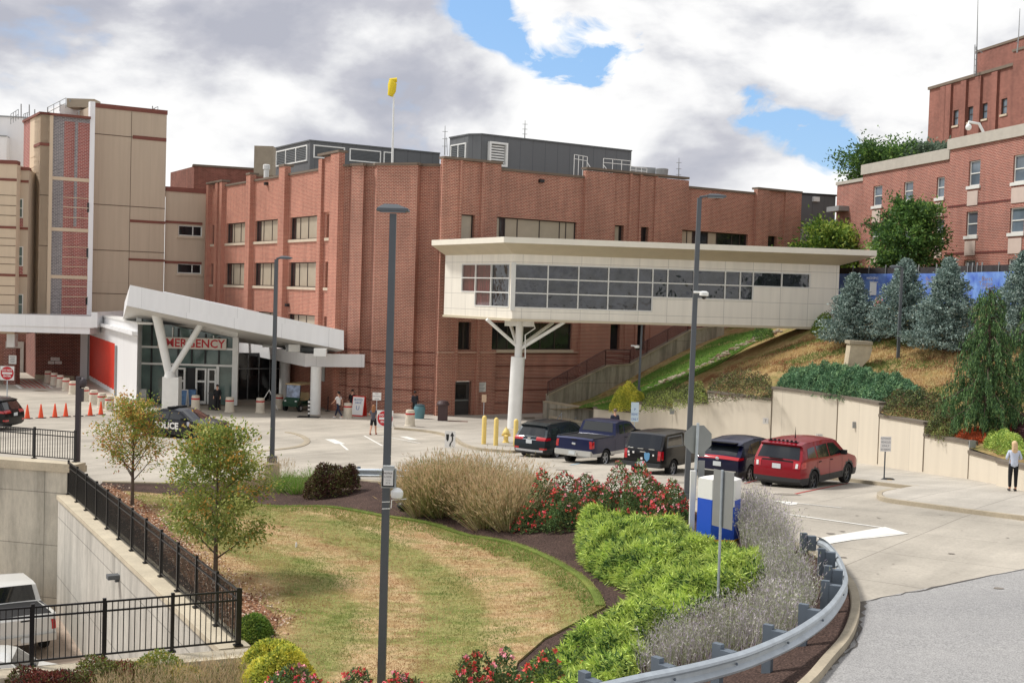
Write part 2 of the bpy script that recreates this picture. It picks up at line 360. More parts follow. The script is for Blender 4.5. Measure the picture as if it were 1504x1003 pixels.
def zone(name, poly, zf, off, m, step=1., kind='structure', skirt=0.):
    """ground sheet: polygon in plan, draped on a height function"""
    poly = [Vector((p[0], p[1])) for p in poly]
    bd = []
    for i, p in enumerate(poly):
        q = poly[(i + 1) % len(poly)]; n = max(1, min(60, int((q - p).length / step)))
        bd += [p.lerp(q, k / n) for k in range(n)]
    xs = [p.x for p in bd]; ys = [p.y for p in bd]; pts = list(bd)
    px = np.array([p.x for p in bd]); py = np.array([p.y for p in bd]); qx = np.roll(px, -1); qy = np.roll(py, -1)
    def inside(x, y):
        c = ((py > y) != (qy > y)) & (x < (qx - px) * (y - py) / (np.where(qy == py, 1e-9, qy - py)) + px); return c.sum() % 2 == 1
    gx = np.arange(max(min(xs), -70), min(max(xs), 70), step); gy = np.arange(max(min(ys), -10), min(max(ys), 130), step)
    for x in gx:
        for y in gy:
            if inside(x, y):
                dmin = ((px - x) ** 2 + (py - y) ** 2).min()
                if dmin > (step * .35) ** 2: pts.append(Vector((x, y)))
    ed = [(i, (i + 1) % len(bd)) for i in range(len(bd))]
    v, e, f, *_ = geometry.delaunay_2d_cdt(pts, ed, [tuple(range(len(bd)))], 1, 1e-5)
    mb = MB(); mb.add([(p.x, p.y, zf(p.x, p.y) + off) for p in v], f)
    if skirt:
        for i in range(len(bd)):
            p, q = bd[i], bd[(i + 1) % len(bd)]
            mb.quad((p.x, p.y, zf(p.x, p.y) + off), (q.x, q.y, zf(q.x, q.y) + off), (q.x, q.y, zf(q.x, q.y) + off - skirt), (p.x, p.y, zf(p.x, p.y) + off - skirt))
    o = mb.build(name, m, smooth=True)
    if kind: o['kind'] = kind
    return o
def ribbon(mb, pts, w, h, zf, side=1, base=-.3, mi=0):
    """kerb-like strip along plan points, width w to one side, top h above zf"""
    n = len(pts); L = []
    for i, p in enumerate(pts):
        a = Vector(pts[max(0, i - 1)][:2]); b = Vector(pts[min(n - 1, i + 1)][:2]); d = (b - a).normalized(); nn = Vector((-d.y, d.x)) * side
        L.append((Vector(p[:2]), Vector(p[:2]) + nn * w))
    vs = []
    for a, b in L:
        z = zf(a.x, a.y); vs += [(a.x, a.y, z + base), (a.x, a.y, z + h - .02), (a.x + (b.x - a.x) * .12, a.y + (b.y - a.y) * .12, z + h), (b.x, b.y, z + h), (b.x, b.y, z + base)]
    fs = [(5 * i + k, 5 * i + k + 1, 5 * i + k + 6, 5 * i + k + 5) for i in range(n - 1) for k in range(4)]
    fs += [(0, 1, 2, 3, 4), tuple(5 * (n - 1) + k for k in (4, 3, 2, 1, 0))]
    mb.add(vs, fs, mi)
def smooth_pts(pts, n=4):
    """Catmull-Rom through plan points"""
    P = [Vector((p[0], p[1])) for p in pts]; out = []
    for i in range(len(P) - 1):
        a, b, c, d = P[max(0, i - 1)], P[i], P[i + 1], P[min(len(P) - 1, i + 2)]
        for k in range(n):
            t = k / n; out.append(.5 * ((2 * b) + (c - a) * t + (2 * a - 5 * b + 4 * c - d) * t * t + (3 * b - a - 3 * c + d) * t ** 3))
    out.append(P[-1]); return out
# ---------------- surface materials ----------------
def concrete_ground(name, col, joint=3.6, ang=0.6, dark=.82, jc=.6):
    m = bpy.data.materials.new(name); m.use_nodes = True; t = m.node_tree; b = t.nodes['Principled BSDF']; L = t.links.new
    ge = N(t, 'ShaderNodeNewGeometry'); mp = N(t, 'ShaderNodeMapping'); mp.inputs['Rotation'].default_value = (0, 0, ang); L(ge.outputs['Position'], mp.inputs[0])
    br = N(t, 'ShaderNodeTexBrick', i={'Color1': (*col, 1), 'Color2': (*[c * .93 for c in col], 1), 'Mortar': (*[c * jc for c in col], 1), 'Scale': 1., 'Mortar Size': .018, 'Mortar Smooth': .1, 'Brick Width': joint * 1.25, 'Row Height': joint}); br.offset = 0
    L(mp.outputs[0], br.inputs['Vector'])
    cur = br.outputs[0]
    for sc, lo, hi, st in ((.12, .82, 1.05, (1, 1, 1)), (.9, .86, 1.05, (1, .16, 1)), (14, .9, 1.06, (1, 1, 1)), (.35, dark, 1.0, (1, 1, 1))):
        m2 = N(t, 'ShaderNodeMapping'); m2.inputs['Scale'].default_value = st; L(mp.outputs[0], m2.inputs[0])
        no = N(t, 'ShaderNodeTexNoise', i={'Scale': sc, 'Detail': 7, 'Roughness': .6}); L(m2.outputs[0], no.inputs['Vector'])
        r = ramp(t, [(.34, g3(lo)), (.6, g3(hi))]); L(no.outputs[0], r.inputs[0])
        mu = N(t, 'ShaderNodeMixRGB', blend_type='MULTIPLY', i={0: 1.}); L(cur, mu.inputs[1]); L(r.outputs[0], mu.inputs[2]); cur = mu.outputs[0]
    L(cur, b.inputs['Base Color']); b.inputs['Roughness'].default_value = .8; b.inputs['Specular IOR Level'].default_value = .25
    MATS[name] = m; return m
def multi_mat(name, layers, rough=.9, bump=0., bscale=30, stretch=(1, 1, 1), rot=0., disp=.03):
    """layers: list of (scale, detail, ramp stops, blend, fac)"""
    m = bpy.data.materials.new(name); m.use_nodes = True; t = m.node_tree; b = t.nodes['Principled BSDF']; L = t.links.new
    ge = N(t, 'ShaderNodeNewGeometry'); mp0 = N(t, 'ShaderNodeMapping'); mp0.inputs['Rotation'].default_value = (0, 0, rot); L(ge.outputs['Position'], mp0.inputs[0])
    mp = N(t, 'ShaderNodeMapping'); mp.inputs['Scale'].default_value = stretch; L(mp0.outputs[0], mp.inputs[0])
    cur = None
    for sc, de, st, bl, fac in layers:
        no = N(t, 'ShaderNodeTexNoise', i={'Scale': sc, 'Detail': de, 'Roughness': .62}); L((mp if sc < 3 else mp0).outputs[0], no.inputs['Vector'])
        r = ramp(t, st); L(no.outputs[0], r.inputs[0])
        if cur is None: cur = r.outputs[0]
        else:
            mu = N(t, 'ShaderNodeMixRGB', blend_type=bl, i={0: fac}); L(cur, mu.inputs[1]); L(r.outputs[0], mu.inputs[2]); cur = mu.outputs[0]
    L(cur, b.inputs['Base Color']); b.inputs['Roughness'].default_value = rough; b.inputs['Specular IOR Level'].default_value = .15
    if bump:
        n2 = N(t, 'ShaderNodeTexNoise', i={'Scale': bscale, 'Detail': 4}); L(ge.outputs['Position'], n2.inputs['Vector'])
        bp = N(t, 'ShaderNodeBump', i={'Strength': bump, 'Distance': disp}); L(n2.outputs[0], bp.inputs['Height']); L(bp.outputs[0], b.inputs['Normal'])
    MATS[name] = m; return m
M_road = concrete_ground('road_concrete', C(188, 180, 166))
M_walk = concrete_ground('walk_concrete', C(190, 183, 171), joint=1.8, dark=.9)
M_kerb = mat('kerb', C(172, 160, 138), .85, var=.16, scale=1.2, fine=.12)
M_asph = multi_mat('asphalt', [(.25, 5, [(.3, C(150, 149, 148)), (.7, C(170, 168, 165))], 'MIX', 1), (38, 3, [(.35, g3(.55)), (.62, g3(1.25))], 'MULTIPLY', .75), (9, 3, [(.3, g3(.85)), (.7, g3(1.08))], 'MULTIPLY', .8)], .85, .35, 60)
M_lawn = multi_mat('lawn_turf', [
    (.22, 6, [(.30, C(120, 126, 74)), (.42, C(160, 146, 104)), (.55, C(182, 160, 126)), (.7, C(154, 130, 98))], 'MIX', 1),
    (.75, 6, [(.40, C(166, 136, 98)), (.5, C(190, 170, 130)), (.58, C(140, 138, 84)), (.68, C(104, 118, 56))], 'MIX', .6),
    (7, 5, [(.3, g3(.62)), (.7, g3(1.2))], 'MULTIPLY', .8),
    (42, 3, [(.3, g3(.6)), (.7, g3(1.25))], 'MULTIPLY', .8)], .95, .6, 45, (1, 2.6, 1), .5)
M_green = multi_mat('green_turf', [
    (.4, 6, [(.3, C(84, 104, 42)), (.6, C(122, 136, 66)), (.75, C(150, 146, 80))], 'MIX', 1),
    (9, 5, [(.3, g3(.6)), (.7, g3(1.2))], 'MULTIPLY', .8), (42, 3, [(.3, g3(.6)), (.7, g3(1.25))], 'MULTIPLY', .8)], .95, .6, 45, (1, 1.8, 1), .5)
M_mulch = multi_mat('mulch', [
    (.8, 5, [(.3, C(68, 54, 50)), (.7, C(92, 74, 66))], 'MIX', 1), (26, 4, [(.32, g3(.25)), (.5, g3(.9)), (.72, g3(1.9))], 'MULTIPLY', .95)], .95, .9, 26, (1, 1, 1), 0., .05)
M_litter = multi_mat('leaf_litter', [
    (.8, 5, [(.3, C(120, 96, 70)), (.7, C(150, 112, 88))], 'MIX', 1), (22, 4, [(.35, g3(.4)), (.5, g3(.95)), (.66, (2.0, 1.5, 1.3))], 'MULTIPLY', .9)], .95, .8, 22, (1, 1, 1), 0., .05)
M_hill = multi_mat('hill_turf', [
    (.3, 6, [(.32, C(96, 112, 56)), (.44, C(146, 124, 80)), (.54, C(178, 152, 108)), (.64, C(122, 88, 62))], 'MIX', 1),
    (.8, 6, [(.40, C(140, 98, 64)), (.5, C(180, 158, 110)), (.62, C(96, 112, 48))], 'MIX', .5),
    (6, 5, [(.3, g3(.55)), (.7, g3(1.25))], 'MULTIPLY', .85), (36, 3, [(.3, g3(.6)), (.7, g3(1.25))], 'MULTIPLY', .8)], .95, .7, 30, (1, 1, 1), 0., .06)
M_slope = multi_mat('slope_grass', [
    (.3, 5, [(.3, C(86, 118, 50)), (.62, C(112, 142, 66)), (.76, C(150, 132, 82))], 'MIX', 1),
    (5, 5, [(.3, g3(.55)), (.7, g3(1.3))], 'MULTIPLY', .85), (30, 3, [(.3, g3(.6)), (.7, g3(1.25))], 'MULTIPLY', .8)], .95, .7, 30, (1, 1, 1), 0., .06)
M_paint = mat('road_paint', C(226, 224, 216), .7, var=.1, scale=6)
M_redpaint = mat('red_paint', C(178, 72, 66), .7, var=.2, scale=4)
M_bluepaint = mat('blue_paint', C(160, 184, 196), .7, var=.1, scale=4)
def conc_wall(name, col, joints, streak=.35):
    """cast concrete with stains that run down and form joints"""
    m = bpy.data.materials.new(name); m.use_nodes = True; t = m.node_tree; b = t.nodes['Principled BSDF']; L = t.links.new
    uv = wall_uv(t)
    br = N(t, 'ShaderNodeTexBrick', i={'Color1': (*col, 1), 'Color2': (*[c * .9 for c in col], 1), 'Mortar': (*[c * .5 for c in col], 1), 'Scale': 1., 'Mortar Size': .018, 'Mortar Smooth': .3, 'Brick Width': joints[0], 'Row Height': joints[1]}); br.offset = 0
    L(uv, br.inputs['Vector']); cur = br.outputs[0]
    for sc, st, lo, hi, a, c in ((1.6, (1, .10, 1), 1 - streak, 1.06, .34, .56), (.5, (1, 1, 1), .86, 1.05, .3, .7), (9, (1, .3, 1), .86, 1.06, .3, .7), (30, (1, 1, 1), .9, 1.05, .3, .7)):
        mp = N(t, 'ShaderNodeMapping'); mp.inputs['Scale'].default_value = st; L(uv, mp.inputs[0])
        no = N(t, 'ShaderNodeTexNoise', i={'Scale': sc, 'Detail': 6, 'Roughness': .6}); L(mp.outputs[0], no.inputs['Vector'])
        r = ramp(t, [(a, g3(lo)), (c, g3(hi))]); L(no.outputs[0], r.inputs[0])
        mu = N(t, 'ShaderNodeMixRGB', blend_type='MULTIPLY', i={0: 1.}); L(cur, mu.inputs[1]); L(r.outputs[0], mu.inputs[2]); cur = mu.outputs[0]
    L(cur, b.inputs['Base Color']); b.inputs['Roughness'].default_value = .85
    MATS[name] = m; return m
M_pitwall = conc_wall('pit_concrete', C(196, 191, 180), (6., 2.1), .28)
M_pitback = conc_wall('pit_back_concrete', C(204, 197, 180), (9., 1.9), .3)
M_stairwall = conc_wall('stair_concrete', C(176, 170, 154), (5., 3.), .5)
M_cream = panel_mat('cream_wall', C(214, 203, 184), 7.2, 40., .7, .8, .012, 0, .05)
M_cap = mat('wall_cap', C(112, 102, 90), .85, var=.15, scale=2)
M_coping = mat('coping_concrete', C(196, 184, 160), .85, var=.14, scale=1.1, fine=.1)
def add_rings(m, cx, cy, period, lo, hi):
    t = m.node_tree; b = t.nodes['Principled BSDF']; L = t.links.new; src = b.inputs['Base Color'].links[0].from_socket
    ge = N(t, 'ShaderNodeNewGeometry'); sp = N(t, 'ShaderNodeSeparateXYZ'); L(ge.outputs['Position'], sp.inputs[0])
    no = N(t, 'ShaderNodeTexNoise', i={'Scale': .5, 'Detail': 5}); L(ge.outputs['Position'], no.inputs['Vector'])
    x = M2(t, 'SUBTRACT', sp.outputs[0], cx); y = M2(t, 'SUBTRACT', sp.outputs[1], cy)
    r = M2(t, 'SQRT', M2(t, 'ADD', M2(t, 'MULTIPLY', x, x), M2(t, 'MULTIPLY', y, y))); r = M2(t, 'ADD', r, M2(t, 'MULTIPLY', no.outputs[0], 1.1))
    s = M2(t, 'SINE', M2(t, 'MULTIPLY', r, 6.283 / period)); rp = ramp(t, [(.3, lo), (.7, hi)]); L(M2(t, 'ADD', M2(t, 'MULTIPLY', s, .5), .5), rp.inputs[0])
    mu = N(t, 'ShaderNodeMixRGB', blend_type='MULTIPLY', i={0: .9}); L(src, mu.inputs[1]); L(rp.outputs[0], mu.inputs[2]); L(mu.outputs[0], b.inputs['Base Color'])
RC = (-20.0, 25.0)
add_rings(M_lawn, RC[0], RC[1], 2.9, (.60, .76, .46), (1.08, 1.02, .98))
# ---------------- ground sheets ----------------
HX = lambda *a: [hit(px, py) for px, py in a]
PA = at_z(105, 727, -7.65); PB = at_z(357, 951, -7.65)      # coping line of the pit's right wall
PC = at_z(-260, 1009, -7.65)
ZB = -6.52
PD0 = at_z(112, 682, ZB); PD1 = at_z(-260, 655, ZB)
KT = HX((118, 692), (150, 712), (250, 714), (330, 712), (400, 708), (480, 706), (560, 712), (640, 718), (720, 722), (800, 728), (900, 738), (990, 752), (1060, 765), (1130, 790), (1195, 822), (1225, 842), (1243, 866), (1249, 890), (1246, 915), (1233, 944), (1208, 973), (1182, 1003), (1130, 1050))
KS = smooth_pts(KT[1:], 4)
end = KS[-1]
isl = [(p.x, p.y) for p in KS] + [(1.0, -20), (-70, -20), (-70, PC.y), (PC.x, PC.y), (PB.x, PB.y), (PA.x, PA.y), (PD0.x + .2, PD0.y)]
road = [(p.x, p.y) for p in KS][::-1] + [(PD0.x + .2, PD0.y), (PD0.x, PD0.y), (PD1.x, PD1.y), (-600, PD1.y), (-600, 900), (600, 900), (600, -60), (1.0, -60), (1.0, -20)]
zone('road', road, zroad, 0, M_road, 3.)
zone('planting_bed', isl, zisl, 0, M_mulch, 1.5)
kb = MB(); ribbon(kb, KS, .17, .14, lambda x, y: zroad(x, y), 1); o = kb.build('kerb', M_kerb, smooth=True); o['kind'] = 'structure'
IZ = lambda *a: [hit(px, py, zisl) for px, py in a]
lawn_back = IZ((165, 722), (250, 728), (330, 738), (400, 744), (470, 744), (560, 757), (650, 773), (740, 795), (800, 815), (850, 842), (878, 868), (890, 892))
lb = smooth_pts(lawn_back, 4)
lawn_rest = IZ((862, 908), (800, 940), (760, 975), (745, 1030), (740, 1150), (400, 1150), (385, 1000), (362, 950), (300, 880), (235, 805), (190, 757))
zone('lawn', [(p.x, p.y) for p in lb] + [(p.x, p.y) for p in lawn_rest], zisl, .05, M_lawn, .8, skirt=.1)
edge = MB(); ribbon(edge, lb[6:], .22, .062, zisl, -1, -.1); o = edge.build('green_turf_edge', M_green, smooth=True); o['kind'] = 'structure'
lit = IZ((128, 722), (185, 762), (240, 815), (300, 888), (352, 944), (385, 946), (408, 915), (368, 880), (325, 850), (262, 795), (215, 745), (165, 718))
zone('leaf_litter', [(p.x, p.y) for p in smooth_pts(lit + lit[:1], 3)[:-1]], zisl, .075, M_litter, .8)
# asphalt apron
asp = HX((1262, 884), (1320, 872), (1420, 852), (1504, 835), (1700, 800))
zone('asphalt_lane', [(p.x, p.y) for p in asp] + [(60, -60), (2.2, -60), (2.2, 12)] + [(p.x + .12, p.y) for p in KS[::-1] if p.y < asp[0].y - .3 and p.y > 12.5 and p.x > 1], zroad, .006, M_asph, 1.5)
mb = MB(); cr_ = [hit(px, py) for px, py in ((1268, 884), (1262, 905), (1258, 930), (1240, 958), (1216, 984), (1196, 1003), (1180, 1020))]
cs = smooth_pts([(p.x, p.y) for p in cr_], 5); vs = []
for i, p in enumerate(cs):
    w = .05 + .10 * abs(math.sin(i * 1.7)) + (.12 if i < 6 else 0); x = p.x + .05 * math.sin(i * 2.9); vs += [(x - w, p.y, zroad(x, p.y) + .012), (x + w * .3, p.y + .03, zroad(x, p.y) + .012)]
mb.add(vs, [(2 * i, 2 * i + 1, 2 * i + 3, 2 * i + 2) for i in range(len(cs) - 1)]); o = mb.build('asphalt_gutter_stain', mat('gutter_dirt', C(104, 98, 90), .95, var=.3, scale=4)); o['kind'] = 'structure'
def crack(pts, w=.018):
    q = smooth_pts([(p.x, p.y) for p in [hit(*a) for a in pts]], 6); mb = MB(); vs = []
    for i, p in enumerate(q):
        a, b = q[max(0, i - 1)], q[min(len(q) - 1, i + 1)]; d = (b - a).normalized(); n = Vector((-d.y, d.x)); c = p + n * random.gauss(0, .03); ww = w * random.uniform(.4, 1.3)
        for s_ in (-1, 1): x, y = c.x + n.x * ww * s_, c.y + n.y * ww * s_; vs.append((x, y, zroad(x, y) + .011))
    mb.add(vs, [(2 * i, 2 * i + 1, 2 * i + 3, 2 * i + 2) for i in range(len(q) - 1)]); o = mb.build('pavement_crack', mat('crack', C(86, 82, 78), 1.)); o['kind'] = 'structure'
crack([(1262, 885), (1320, 873), (1400, 857), (1504, 836)], .03)
crack([(1256, 900), (1262, 935), (1240, 962), (1210, 985), (1178, 1003)])
def stains(name, poly, n, col, s0, s1, off):
    mb = MB()
    for k in range(n):
        a, b, c = random.choice(poly), random.choice(poly), random.choice(poly); u, v = random.random(), random.random(); p = hit(a[0] + (b[0] - a[0]) * u + (c[0] - a[0]) * v * .5, a[1] + (b[1] - a[1]) * u + (c[1] - a[1]) * v * .5)
        r = random.uniform(s0, s1) * random.random(); x0, y0 = p.x, p.y; mb.poly([(x0 + r * (1 + .35 * math.sin(k + 3 * t)) * math.cos(t), y0 + r * .8 * math.sin(t), zroad(x0, y0 + r * .8 * math.sin(t)) + off) for t in [6.283 * j / 9 for j in range(9)]])
    o = mb.build(name, col); o['kind'] = 'stuff'
stains('oil_stain', [(800, 690), (870, 690), (960, 705), (1060, 715), (1150, 725)], 14, mat('oil', C(140, 132, 120), .8), .3, .7, .011)
stains('gum_spots', [(600, 660), (900, 700), (1200, 745), (1480, 790), (1300, 840)], 60, mat('spot_dark', C(128, 120, 110), .9), .03, .12, .013)
stains('gum_spots', [(150, 620), (330, 640), (560, 650), (420, 690), (220, 680)], 40, MATS['spot_dark'], .04, .14, .013)
# painted marks
def strip(name, a, b, w, m, off=.012, w2=None):
    p, q = hit(*a), hit(*b); d = Vector((q.x - p.x, q.y - p.y)).normalized(); n = Vector((-d.y, d.x)); mb = MB(); w2 = w2 or w; K = 6; vs = []
    for i in range(K + 1):
        c = p.lerp(q, i / K); ww = w + (w2 - w) * i / K
        for s in (-.5, .5): x, y = c.x + n.x * ww * s, c.y + n.y * ww * s; vs.append((x, y, zroad(x, y) + off))
    mb.add(vs, [(2 * i, 2 * i + 1, 2 * i + 3, 2 * i + 2) for i in range(K)]); o = mb.build(name, m); o['kind'] = 'structure'
def patch(name, pts, m, off=.010):
    ps = HX(*pts); mb = MB(); mb.poly([(p.x, p.y, zroad(p.x, p.y) + off) for p in ps]); o = mb.build(name, m); o['kind'] = 'structure'
patch('road_marking', [(1213, 797), (1302, 779), (1334, 784), (1211, 798)], M_paint)
patch('road_marking', [(1200, 791), (1300, 774), (1334, 784), (1302, 785), (1218, 799)], M_paint, .014)
strip('road_marking', (1140, 753), (1304, 776), .12, M_paint)
patch('road_marking', [(1134, 735), (1172, 738), (1170, 741), (1160, 742)], M_paint)
strip('road_marking', (1170, 739), (1236, 746), .1, M_paint)
strip('red_parking_line', (1168, 725.5), (1246, 709.5), .11, M_redpaint)
strip('red_parking_line', (1094, 710), (1114, 704.5), .11, M_redpaint)
strip('blue_parking_line', (838, 683), (874, 676.5), .14, M_bluepaint)
for a, b, w in (((484, 645), (500, 652), .5), ((498, 650), (511, 661), .12), ((535, 640), (562, 655), .12), ((560, 640), (617, 651), .12), ((592, 641), (608, 646), .45), ((485, 682), (520, 689), .1), ((470, 683), (528, 690), .1)): strip('road_marking', a, b, w, M_paint)
# red hatched pad at the ambulance bay
for k in range(6): strip('red_pad_line', (18 + k * 7.6, 557 + k * .3), (38 + k * 7.2, 569.5 + k * .2), .14, M_redpaint)
strip('red_pad_line', (56, 559), (76, 570), .28, M_paint); strip('red_pad_line', (15, 559), (31, 571), .25, M_paint)
strip('utility_cover', (52, 573.5), (68, 574.5), .7, mat('cover_iron', C(110, 96, 74), .8))
patch('utility_cover', [(768, 616), (785, 615.5), (786, 618), (770, 618.5)], mat('cover_iron2', C(120, 112, 98), .8), .16)
# curved island edge of the plaza (low rolled kerb)
ck = smooth_pts(HX((300, 663), (360, 664), (400, 662), (440, 657), (455, 650), (452, 643), (440, 638), (425, 635)), 4)
kb = MB(); ribbon(kb, ck, .3, .05, zroad, 1, -.05); o = kb.build('plaza_kerb', M_kerb, smooth=True); o['kind'] = 'structure'
# pavements with kerbs
wp = [(581, 630.5), (613, 633), (640, 636.5), (655, 640), (671, 646), (678, 652), (692, 658), (713, 662), (740, 664), (756, 664.5)]
k2 = [Vector((p.x, p.y)) for p in HX(*wp)] + [Vector((.8, 62.3)), Vector((2.4, 65)), Vector((3.8, 67.2)), Vector((5.0, 66.6)), Vector((6.2, 62.9)), Vector((9.6, 56.0)), Vector((12.0, 49.6))] + [Vector((p.x, p.y)) for p in HX((1240, 706), (1290, 712), (1335, 717.5), (1346, 717.5))]
k2s = smooth_pts(k2, 3)
k3 = [Vector((p.x, p.y)) for p in HX((1318, 723), (1303, 726), (1296, 730), (1300, 735), (1315, 738.5), (1348, 743), (1400, 750), (1453, 757), (1530, 767), (1620, 779))]; k3s = smooth_pts(k3, 3)
back = [(45, 30), (45, 75), (20, 80), (8, 80), (6, 95), (-4, 92), (-8.6, 84.2)] 
zone('pavement', [(p.x, p.y) for p in k2s] + [(p.x, p.y) for p in k3s] + back, zroad, .13, M_walk, 1.6)
kb = MB(); ribbon(kb, k2s, .18, .136, zroad, -1, -.1); ribbon(kb, k3s, .18, .136, zroad, -1, -.1)
o = kb.build('pavement_kerb', M_kerb, smooth=True); o['kind'] = 'structure'
# pit
zpit = lambda x, y: -11.95 + (y - 40) * .02
M_pitfloor = multi_mat('pit_floor', [(.5, 5, [(.3, C(160, 142, 128)), (.7, C(184, 168, 152))], 'MIX', 1), (12, 4, [(.28, g3(.45)), (.42, g3(1)), (.7, g3(1.1))], 'MULTIPLY', .8)], .9, .2, 30)
zone('pit_floor', [(-70, PC.y - 1), (PC.x, PC.y - 1), (PB.x + .5, PB.y - .5), (PA.x + .6, PA.y + 1), (PD0.x + .6, PD0.y + .3), (PD1.x, PD1.y + .3), (-70, PD1.y + .3)], zpit, 0, M_pitfloor, 2.)
def low_wall(name, a, b, z0, z1a, z1b, th, m, side, label, cap=None, cw=.06, ch=.14, seg=1):
    """thick wall from a to b (plan), faces at the line and th behind it"""
    a = Vector((a[0], a[1], 0)); b = Vector((b[0], b[1], 0)); d = (b - a).normalized(); n = Vector((-d.y, d.x, 0)) * side
    t = thing(name, label, 'wall', (a.x, a.y, z0))
    mb = MB(); zc = ch if cap else 0
    v = [a + Vector((0, 0, z0)), b + Vector((0, 0, z0)), b + Vector((0, 0, z1b - zc)), a + Vector((0, 0, z1a - zc))]
    mb.prism(v, n * th); mb.build('wall_body', m, t)
    if cap:
        c = MB(); o = a - n * cw; p = b - n * cw
        c.prism([o + Vector((0, 0, z1a - zc)), p + Vector((0, 0, z1b - zc)), p + Vector((0, 0, z1b)), o + Vector((0, 0, z1a))], n * (th + 2 * cw)); c.build('coping', cap, t)
    return t
dirAB = (Vector((PB.x, PB.y)) - Vector((PA.x, PA.y))).normalized(); nAB = Vector((-dirAB.y, dirAB.x))
if nAB.x < 0: nAB = -nAB
iA = Vector((PA.x, PA.y)) - nAB * .45; iB = Vector((PB.x, PB.y)) - nAB * .45 
low_wall('retaining_wall', (iA.x, iA.y), (iB.x, iB.y), -12.3, -7.62, -7.62, .55, M_pitwall, 1 if Vector((-dirAB.y, dirAB.x)).x > 0 else -1, 'tall stained concrete retaining wall below the long sloping black fence', M_coping)
low_wall('retaining_wall', (iB.x + .6, iB.y + .02), (PC.x, PC.y), -12.3, -7.6, -7.6, .5, M_pitwall, 1, 'low concrete wall topped by the nearest black railing', M_coping)
bk = low_wall('retaining_wall', (PD0.x, PD0.y), (PD1.x, PD1.y), -12.5, ZB, ZB, .5, M_pitback, -1, 'concrete retaining wall with horizontal joints behind the white pickup', M_coping, .08, .3)
# ---------------- building materials ----------------
M_brick = brick_mat('red_brick', C(162, 92, 74), C(132, 70, 57), C(202, 168, 146), .26, .1, .018, .16)
M_brickL = brick_mat('red_brick_smooth', C(174, 103, 84), C(150, 84, 69), C(204, 164, 140), .27, .1, .016, .12)
M_brickD = brick_mat('dorm_brick', C(154, 82, 68), C(124, 64, 56), C(196, 160, 142), .27, .1, .017, .14)
M_brickT = brick_mat('tower_brick', C(146, 92, 78), C(122, 72, 60), C(164, 124, 110), .3, .11, .012, .2)
M_brickG = brick_mat('grey_brick', C(132, 128, 130), C(106, 102, 106), C(176, 170, 166), .3, .12, .02, .06)
M_brickR = brick_mat('panel_brick', C(158, 76, 68), C(132, 60, 56), C(190, 160, 150), .3, .12, .02, .06)
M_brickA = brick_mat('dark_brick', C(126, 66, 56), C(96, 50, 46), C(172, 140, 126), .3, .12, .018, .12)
M_beige = panel_mat('beige_panel', C(192, 174, 152), 4.4, 60., .8, .75, .01, 0, .06)
M_beige2 = panel_mat('beige_panel_light', C(208, 188, 162), 60., 60., .8, .75, .01, 0, .05)
M_band = mat('brown_band', C(122, 72, 60), .8, var=.1)
M_bjoint = mat('panel_joint', C(96, 80, 66), .8)
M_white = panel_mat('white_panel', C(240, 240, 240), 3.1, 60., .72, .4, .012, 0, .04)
M_bridge = panel_mat('bridge_panel', C(236, 230, 216), 1.78,   .98, .62, .45, .014, 0, .07)
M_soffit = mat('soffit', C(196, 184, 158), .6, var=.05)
M_wmetal = mat('white_metal', C(232, 232, 228), .4, var=.05, scale=2)
M_gmetal = mat('grey_metal', C(150, 152, 152), .45, .3, var=.08)
M_dmetal = panel_mat('dark_cladding', C(102, 104, 106), 1.15, 60., .55, .5, .02, 0, .05)
M_cope = mat('brown_coping', C(112, 98, 84), .7, var=.1)
M_frame = mat('bronze_frame', C(62, 52, 48), .5)
M_wframe = mat('white_frame', C(216, 216, 210), .5)
M_blind = mat('blind', C(172, 160, 140), .5, var=.06, coat=.5)
M_sill = mat('stone_sill', C(196, 180, 158), .8, var=.08)
M_black = mat('black_paint', C(26, 26, 28), .45)
M_steel = mat('steel', C(150, 154, 156), .4, .7)
M_louv = mat('louvre', C(104, 108, 110), .6, var=.1)
M_roof = mat('roof_membrane', C(150, 146, 138), .9, var=.1)
def glass_mat(name, base, rough=.06, var=.5, sc=.8, spec=.8, wav=.05):
    m = bpy.data.materials.new(name); m.use_nodes = True; t = m.node_tree; b = t.nodes['Principled BSDF']; L = t.links.new
    ge = N(t, 'ShaderNodeNewGeometry'); no = N(t, 'ShaderNodeTexNoise', i={'Scale': sc, 'Detail': 4}); L(ge.outputs['Position'], no.inputs['Vector'])
    r = ramp(t, [(.35, [c * (1 - var) for c in base]), (.65, [c * (1 + var) for c in base])]); L(no.outputs[0], r.inputs[0]); L(r.outputs[0], b.inputs['Base Color'])
    b.inputs['Roughness'].default_value = rough; b.inputs['Specular IOR Level'].default_value = spec
    bp = N(t, 'ShaderNodeBump', i={'Strength': wav, 'Distance': .05}); n2 = N(t, 'ShaderNodeTexNoise', i={'Scale': 1.4, 'Detail': 2}); L(ge.outputs['Position'], n2.inputs['Vector'])
    L(n2.outputs[0], bp.inputs['Height']); L(bp.outputs[0], b.inputs['Normal'])
    MATS[name] = m; return m
M_glass = glass_mat('dark_glass', C(36, 36, 38), spec=.5)
M_glassG = glass_mat('green_glass', C(92, 112, 108), .08, .25)
M_glassB = glass_mat('bridge_glass', C(40, 42, 48), .04, .8, 1.6, .9, .5)  # strong colour blotches imitate varied reflections and interior tones
M_glassD = glass_mat('sky_glass', C(96, 108, 118), .08, .3, .5, .9)
def louvre(mb, F, t0, t1, z0, z1, d, n, mi=0):
    h = (z1 - z0) / n
    for k in range(n): F.box(mb, t0, t1, z0 + k * h + h * .25, z0 + k * h + h * .8, d, d + .06, mi)
